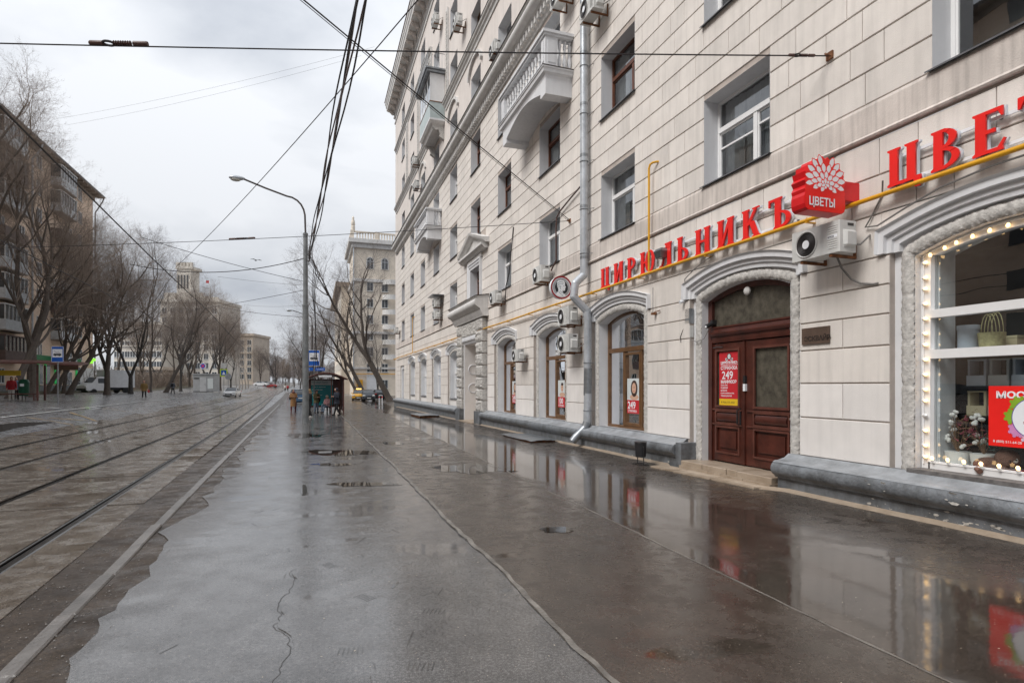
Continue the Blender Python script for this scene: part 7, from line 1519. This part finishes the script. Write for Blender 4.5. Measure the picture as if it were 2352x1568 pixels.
# ------------------------------------------------------------------ other buildings
def brick_mat(name, c1, c2, mortar, sc=1.0):
    m = bpy.data.materials.new(name); m.use_nodes = True; t = m.node_tree; b = t.nodes['Principled BSDF']; l = t.links.new; b.inputs['Roughness'].default_value = .85
    g = t.nodes.new('ShaderNodeNewGeometry'); s = t.nodes.new('ShaderNodeSeparateXYZ'); l(g.outputs['Position'], s.inputs[0]); ad = t.nodes.new('ShaderNodeMath'); ad.operation = 'ADD'; l(s.outputs['X'], ad.inputs[0]); l(s.outputs['Y'], ad.inputs[1]); cb_ = t.nodes.new('ShaderNodeCombineXYZ'); l(ad.outputs[0], cb_.inputs['X']); l(s.outputs['Z'], cb_.inputs['Y'])
    br = t.nodes.new('ShaderNodeTexBrick'); br.inputs['Scale'].default_value = sc; br.inputs['Brick Width'].default_value = .52; br.inputs['Row Height'].default_value = .16; br.inputs['Mortar Size'].default_value = .012; br.inputs['Color1'].default_value = (*c1, 1); br.inputs['Color2'].default_value = (*c2, 1); br.inputs['Mortar'].default_value = (*mortar, 1); l(cb_.outputs[0], br.inputs['Vector'])
    nz = t.nodes.new('ShaderNodeTexNoise'); nz.inputs['Scale'].default_value = .35; nz.inputs['Detail'].default_value = 6; l(g.outputs['Position'], nz.inputs['Vector']); mr = t.nodes.new('ShaderNodeMapRange'); mr.inputs['To Min'].default_value = .72; mr.inputs['To Max'].default_value = 1.2; l(nz.outputs['Fac'], mr.inputs['Value']); v = t.nodes.new('ShaderNodeVectorMath'); v.operation = 'SCALE'; l(br.outputs['Color'], v.inputs[0]); l(mr.outputs[0], v.inputs['Scale']); l(v.outputs[0], b.inputs['Base Color'])
    return m
M_['brick'] = brick_mat('brick', (.80, .60, .45), (.74, .53, .38), (.68, .57, .47)); mk('eave', (.33, .27, .22), .8, .25, 2); mk('roof_tin', (.16, .14, .13), .5, .25, 2); mk('far_stone', (.66, .61, .54), .85, .12, .5, streak=.1); mk('far_beige', (.52, .44, .36), .85, .12, .5, streak=.1); mk('win_far', (.07, .08, .09), .12, .3, .6, spec=.7); mk('win_frame', (.68, .68, .67), .5, .05); mk('balc_brown', (.12, .08, .07), .6, .2, 3); mk('balc_pale', (.55, .57, .58), .6, .15, 3); mk('green_lit', (.0, .20, .05), .4, 0, emit=(.0, .8, .16), es=.12); mk('stone2', (.74, .655, .55), .8, .1, .8, .2, 40, streak=.12)
# shared window pieces in the yz plane (facing +x) and the xz plane (facing -y)
def win_mesh(w, h, axis):
    fr_, pn = MB(), MB()
    def bx(m, a0, a1, d0, d1, z0, z1):
        if axis == 'x': m.box(d0, d1, a0, a1, z0, z1)
        else: m.box(a0, a1, -d1, -d0, z0, z1)
    for a0, a1, z0, z1 in ((-w/2, w/2, 0, .07), (-w/2, w/2, h-.07, h), (-w/2, -w/2+.07, .07, h-.07), (w/2-.07, w/2, .07, h-.07), (-.035, .035, .07, h-.07)): bx(fr_, a0, a1, -.02, .06, z0, z1)
    bx(fr_, -w/2-.08, w/2+.08, -.02, .16, -.07, -.02); bx(pn, -w/2+.04, w/2-.04, -.04, .012, .04, h-.04); return fr_.mesh('window', M_['win_frame']), pn.mesh('pane', M_['win_far'])
WM = {}
def win(t, loc, w, h, axis):
    k = (w, h, axis)
    if k not in WM: WM[k] = win_mesh(w, h, axis)
    o = put('window', WM[k][0], t, Vector(loc) - Vector(t.location)); put('pane', WM[k][1], o)
# ---- brick house across the street
XB_, YE, ZB, ZR = -31.0, 100.6, .9, 29.6
bh = thing('brick_house', 'tall tan brick apartment house with deep bracketed eaves behind the bare trees', 'building', (XB_, 60, ZB))
at(MB().box(XB_ - 14, XB_, -45, YE, ZB - 2, ZR), 'wall', M_['brick'], bh)
at(MB().box(XB_ - 14.02, XB_ + .12, -45, YE + .1, ZB - 2, ZB + .9), 'base_course', M_['plinth'], bh)
mb = MB(); mb.loft([[(XB_ - 15, y, ZR + .35), (XB_ + 1.25, y, ZR + .25), (XB_ + 1.3, y, ZR + .45), (XB_ - 7, y, ZR + 2.2), (XB_ - 15, y, ZR + .5)] for y in (-46, YE + 1.1)]); at(mb, 'roof', M_['roof_tin'], bh)
at(MB().box(XB_ - .2, XB_ + .22, -45, YE + .2, ZR - .35, ZR + .24), 'eaves_moulding', M_['eave'], bh); at(MB().box(XB_ + .22, XB_ + 1.2, -45, YE + .9, ZR + .16, ZR + .25), 'soffit', M_['eave'], bh)
rfm = MB().box(0, .9, -.11, .11, -.22, 0).mesh('eaves_bracket', M_['eave']); y = 38.
while y < YE: put('eaves_bracket', rfm, bh, Vector((XB_ + .22, y, ZR + .16)) - Vector(bh.location)); y += 1.5
at(MB().tube([(XB_ + 1.15, YE + .8, ZR + .2), (XB_ + 1.0, YE + .8, ZR - .3), (XB_ + .2, YE + .3, ZR - 2.2), (XB_ + .2, YE + .2, ZB)], .09, 8), 'downpipe', M_['roof_tin'], bh)
at(MB().tube([(XB_ + 1.1, 81.0, ZR + .2), (XB_ + .9, 81.0, ZR - .5), (XB_ + .16, 80.9, ZR - 1.6), (XB_ + .16, 80.9, ZB)], .11, 8), 'downpipe', M_['galvanised'], bh)
FH = 3.2; rb2 = random.Random(6)
stw = MB()
for f in range(9):
    z0 = ZB + 1.1 + f*FH
    for k in range(11):
        base = 95.6 - 13*k
        for dy in (0, -3.3, -12.6, -17.0) if k == 0 else (-3.9 + 0, -8.4):
            y = base + dy
            if k and (dy == -3.9): y = base - 3.9
            if y < -42: continue
            if y > 36: win(bh, (XB_, y, z0), 1.35 if dy != -3.3 else .9, 1.6, 'x')
            else: stw.box(XB_ - .02, XB_ + .03, y - .7, y + .7, z0, z0 + 1.6)
o = at(stw, 'more_windows', M_['win_far'], bh); tag(o, kind='stuff')
for by0 in (86.2, 72.4, 59.4, 46.4):
    for f in range(1, 9):
        z0 = ZB + .25 + f*FH; dk = rb2.random() < .45; m = M_['balc_brown' if dk else 'balc_pale']; y0, y1 = by0, by0 + 5.0
        b = at(MB().box(XB_, XB_ + 1.15, y0, y1, z0 - .12, z0), 'balcony', M_['eave'], bh)
        def sb_(mb, nm, mm): o = mb.build(nm, mm, b); return o
        sb_(MB().box(XB_ + 1.1, XB_ + 1.15, y0, y1, z0, z0 + 1.05), 'parapet', m); sb_(MB().box(XB_, XB_ + 1.1, y0, y0 + .05, z0, z0 + 1.05), 'parapet', m)
        if rb2.random() < .75:
            sb_(MB().box(XB_ + 1.0, XB_ + 1.05, y0 + .03, y1 - .03, z0 + 1.05, z0 + 2.55), 'glazing', M_['win_far']); sb_(MB().box(XB_, XB_ + 1.0, y0 + .03, y0 + .07, z0 + 1.05, z0 + 2.55), 'glazing', M_['win_far'])
            mb = MB()
            for i in range(7): y = y0 + (y1 - y0 - .06)*i/6; mb.box(XB_ + 1.05, XB_ + 1.12, y, y + .06, z0 + 1.05, z0 + 2.55)
            mb.box(XB_, XB_ + 1.18, y0 - .05, y1 + .05, z0 + 2.55, z0 + 2.66); sb_(mb, 'glazing_bars', M_['win_frame' if not dk else 'balc_brown'])
at(MB().box(XB_ + .02, XB_ + .10, 95.5, YE + .12, ZB + .9, ZB + 3.4), 'white_panel', mat('white_panel', (.72, .72, .7), .6, .08), bh)
# chemist: green window strips, ramp, cross
ph = thing('chemist_shop', 'chemist shopfront with green lit window strips in the brick house', 'shopfront', (XB_ + .1, 84, ZB))
for px in (88, 105, 128, 151, 176):
    k = 31.0*FPX/(CA*(722 - px)); y = (k + 31*SA)/CA
    at(MB().box(XB_ + .07, XB_ + .13, y - .5, y - .1, ZB + 1.1, ZB + 3.5), 'light_strip', M_['green_lit'], ph); at(MB().box(XB_ + .06, XB_ + .10, y - .05, y + 1.0, ZB + 1.0, ZB + 3.4), 'window', M_['win_far'], ph); at(MB().box(XB_ + .06, XB_ + .22, y - 1.0, y + 1.0, ZB + 3.9, ZB + 4.5), 'fascia', mat('green_dark', (.0, .18, .05), .5, .1), ph)
at(MB().box(XB_ + .2, XB_ + 1.0, 77.5, 80.5, ZB - .5, ZB + 1.2), 'green_porch', mat('porch_green', (.02, .28, .03), .5, .1), ph)
for i in range(9): y = 84 + i*1.3; at(MB().tube([(XB_ + 2.2, y, ZB - .3), (XB_ + 2.2, y, ZB + 1.2)], .03, 5), 'baluster', M_['galvanised'], ph)
for z in (.6, 1.2): at(MB().tube([(XB_ + 2.2, 84, ZB + z + .5), (XB_ + 2.2, 95, ZB + z - .4)], .035, 5), 'ramp_rail', M_['galvanised'], ph)
v = depthpt(210.5, 826, 84); t = thing('chemist_cross', 'small lit green and yellow chemist cross on the corner of the brick house', 'sign', v, -.3); mlit = mat('cross_lit', (.4, .8, .1), .4, 0, emit=(.35, 1., .08), es=.4); MB().box(-.55, .55, -.06, .06, -.2, .2).build('arm', mlit, t); MB().box(-.2, .2, -.065, .065, -.55, .55).build('arm', mlit, t)
# ---- white tower house
def far_block(name, label, px0, px1, ytop, d, depth_m, m, rows, cols, rz=None, w=1.5, h=1.8, zbase=None, parts=None):
    a = depthpt(px0, ytop, d); b = depthpt(px1, ytop, d); c = (a + b)/2; W_ = (b - a).length; zt = a.z; z0 = G(c.x, c.y) - .5
    t = thing(name, label, 'building', (c.x, c.y, z0), math.atan2(b.y - a.y, b.x - a.x)); H_ = zt - z0
    MB().box(-W_/2, W_/2, 0, depth_m, 0, H_).build('wall', m, t); MB().box(-W_/2 - .5, W_/2 + .5, -.5, depth_m, H_ - .5, H_ + .35).build('cornice', m, t); MB().box(-W_/2 - .2, W_/2 + .2, -.2, depth_m, H_*.62, H_*.62 + .5).build('string_course', m, t)
    for r_ in range(rows):
        for k in range(cols):
            if (w, h, 'y') not in WM: WM[(w, h, 'y')] = win_mesh(w, h, 'y')
            o = put('window', WM[(w, h, 'y')][0], t, (-W_/2 + W_*(k + .5)/cols, 0, 2.0 + (H_ - 3.5)*(r_ + .1)/rows)); put('pane', WM[(w, h, 'y')][1], o)
    return t, W_, H_
t, W_, H_ = far_block('tower_house', 'pale stone apartment house with a crenellated roof tower rising over the trees', 368, 502, 690, 175, 14, M_['far_stone'], 8, 7)
def tpart(px0, px1, y0, y1, dpt, yo=0., nm='tower', m='far_stone', d=175):
    d += yo; a = depthpt(px0, y1, d); b = depthpt(px1, y0, d); cx = ((a.x + b.x)/2 - t.location.x)*math.cos(t.rotation_euler.z) + ((a.y + b.y)/2 - t.location.y)*math.sin(t.rotation_euler.z); w_ = (px1 - px0)*d/FPX; o = MB().box(cx - w_/2, cx + w_/2, yo, yo + dpt, a.z - t.location.z, b.z - t.location.z).build(nm, M_[m], t); return cx, w_, a.z - t.location.z, b.z - t.location.z
cx, w_, za, zb_ = tpart(406, 438, 612, 690, 5, 3.); 
for i in range(4): MB().box(cx - w_/2 + .3 + i*(w_ - .6)/4, cx - w_/2 + .3 + (i + .55)*(w_ - .6)/4, 2.9, 3.05, za + (zb_-za)*.35, za + (zb_-za)*.75).build('tower_opening', M_['win_far'], t)
for px in (404, 412, 420, 428, 436): tpart(px, px + 5, 602, 612, .8, 2.8, 'merlon')
tpart(403, 442, 611, 617, 5.6, 2.7, 'tower_cornice'); tpart(376, 402, 672, 690, 6, 2.2, 'attic'); tpart(440, 478, 680, 690, 6, 2.2, 'attic')
for px in (444, 452, 460, 480, 488, 495): tpart(px, px + 5, 672 if px < 470 else 682, 690, .8, .4, 'merlon')
a = depthpt(462, 658, 172); MB().cyl((a.x - t.location.x, 4, H_), (a.x - t.location.x, 4, H_ + 7), .06, n=5).build('flag_pole', M_W, t); MB().box(a.x - t.location.x - 1.0, a.x - t.location.x - .07, 3.98, 4.02, H_ + 6.0, H_ + 6.8).build('flag', M_['c_red'], t)
far_block('white_wing', 'lower pale wing left of the tower house seen through the trees', 262, 372, 742, 168, 12, M_['far_stone'], 5, 9)
far_block('beige_house', 'plain beige house end behind the birches', 530, 581, 768, 205, 14, M_['far_beige'], 6, 3)
far_block('low_house', 'brown low house behind the courtyard fence', 300, 372, 845, 155, 8, M_['far_beige'], 2, 6)
# ---- balustraded house beyond the side street
B2Y = 122.0; b2 = thing('corner_house', 'pale ornate house with a balustraded roof beyond the side street', 'building', (7.7, B2Y, 0)); Z2 = 31.6
def p2_(mb, nm, m, sm=False): o = mb.build(nm, M_[m], b2, sm); o.location = -Vector(b2.location); return o
p2_(MB().box(7.7, 40, B2Y, B2Y + 16, -.6, Z2), 'wall', 'stone2'); p2_(MB().box(5.9, 30, B2Y + 16, B2Y + 62, -.6, 25.2), 'wing_wall', 'stone2')
for z, e, hh, yb in ((Z2 - .6, 1.1, .8, 17), (Z2 - 1.5, .5, .9, 16.4), (23.2, .35, .6, 16.3), (12.5, .3, .5, 16.2), (5.2, .25, .4, 16.1)): p2_(MB().box(7.7 - e, 41, B2Y - e, B2Y + yb, z, z + hh), 'cornice', 'moulding')
p2_(MB().box(4.6, 30, B2Y + 15.4, B2Y + 63, 24.6, 25.6), 'wing_cornice', 'eave')
for i in range(46):
    x = 8.3 + i*.55
    if x < 26: p2_(MB().box(x - .12, x + .12, B2Y - .5, B2Y - .25, Z2 + .3, Z2 + 1.5), 'baluster', 'stone2')
    y = B2Y + .5 + i*.55
    if y < B2Y + 15: p2_(MB().box(7.15, 7.4, y - .12, y + .12, Z2 + .3, Z2 + 1.5), 'baluster', 'stone2')
p2_(MB().box(7.0, 40, B2Y - .6, B2Y - .15, Z2 + 1.5, Z2 + 1.8), 'roof_rail', 'stone2'); p2_(MB().box(7.0, 7.5, B2Y - .15, B2Y + 16, Z2 + 1.5, Z2 + 1.79), 'roof_rail', 'stone2')
for x in (7.3, 12.2, 17.1, 22): p2_(MB().box(x - .35, x + .35, B2Y - .65, B2Y - .1, Z2 + .2, Z2 + 1.9), 'roof_pier', 'stone2')
pn = MB().lathe([(.4, 0), (.4, .9), (.28, 1.0), (.42, 1.2), (.36, 1.9), (.2, 2.4), (.26, 2.6), (.05, 3.0)], 12, Matrix.Translation((7.5, B2Y - .2, Z2 + 1.85))); p2_(pn, 'finial', 'stone2', 40)
for j, x in enumerate((10.9, 13.9, 17.0, 20, 23)):
    mb = MB(); pp = [(x - .6, 26.0), (x + .6, 26.0), (x + .6, 27.6)] + [(x + .6*math.cos(PI*k/10), 27.6 + .6*math.sin(PI*k/10)) for k in range(1, 10)] + [(x - .6, 27.6)]
    mb.prism([(x + (a - x)*1.3, b + (.18 if b > 26.5 else -.1)) for a, b in pp], lambda a, b, h: (a, B2Y - h, b), -.05, .12); o = p2_(mb, 'arched_window', 'moulding'); mb = MB(); mb.prism(pp, lambda a, b, h: (a, B2Y - h, b), .12, .14); q = mb.build('pane', M_['win_far'], o); mb = MB(); mb.box(x - .03, x + .03, B2Y - .17, B2Y - .141, 26, 28.1); mb.box(x - .6, x + .6, B2Y - .165, B2Y - .1415, 27.4, 27.46); mb.build('glazing_bar', M_W, o)
    for f in range(7):
        if f == 6 and j in (2,): pass
        win(b2, (x, B2Y, 1.2 + f*3.35), 1.3, 1.8, 'y')
for f in range(2, 8):                                                     # stack of rounded bay balconies
    z = 1.0 + f*3.1; mb = MB(); mb.loft([[(15.4 + 2.0*math.cos(PI + PI*k/12), B2Y - .0 + 1.5*math.sin(PI + PI*k/12), zz) for k in range(13)] for zz in (z, z + .12, z + 1.0)], closed=False, cap=False); p2_(mb, 'balcony', 'moulding')
for k in range(8):
    for f in range(6): win(b2, (5.9, B2Y + 20 + k*4.6, 2 + f*3.6), 1.3, 1.8, 'x') if False else None
wl = win_mesh(1.3, 1.8, 'x')
for k in range(9):
    for f in range(6): o = put('window', wl[0], b2, Vector((5.9, B2Y + 19 + k*4.6, 2 + f*3.7)) - Vector(b2.location), (0, 0, PI)); put('pane', wl[1], o)
at2 = lambda mb, nm, m: p2_(mb, nm, m)
at2(MB().tube([(7.6, B2Y - .2, Z2 - 1), (7.6, B2Y - .2, 0)], .12, 8), 'downpipe', 'galvanised'); at2(MB().tube([(19.2, B2Y - .2, Z2 - 1), (19.2, B2Y - .2, 0)], .12, 8), 'downpipe', 'galvanised')
at2(MB().tube([(7.6, B2Y - .3, 4.2), (30, B2Y - .3, 4.2)], .07, 6), 'gas_pipe', 'gas_yellow'); at2(MB().box(8.2, 9.4, B2Y - .5, B2Y - .05, 1.6, 3.0), 'gas_cabinet', 'gas_yellow'); at2(MB().box(10.2, 12.2, B2Y - .1, B2Y + .1, 0, 4.4), 'white_gate', 'white_plaster'); at2(MB().box(18.6, 20.4, B2Y - .12, B2Y + .1, 0, 3.0), 'dark_door', 'steel')
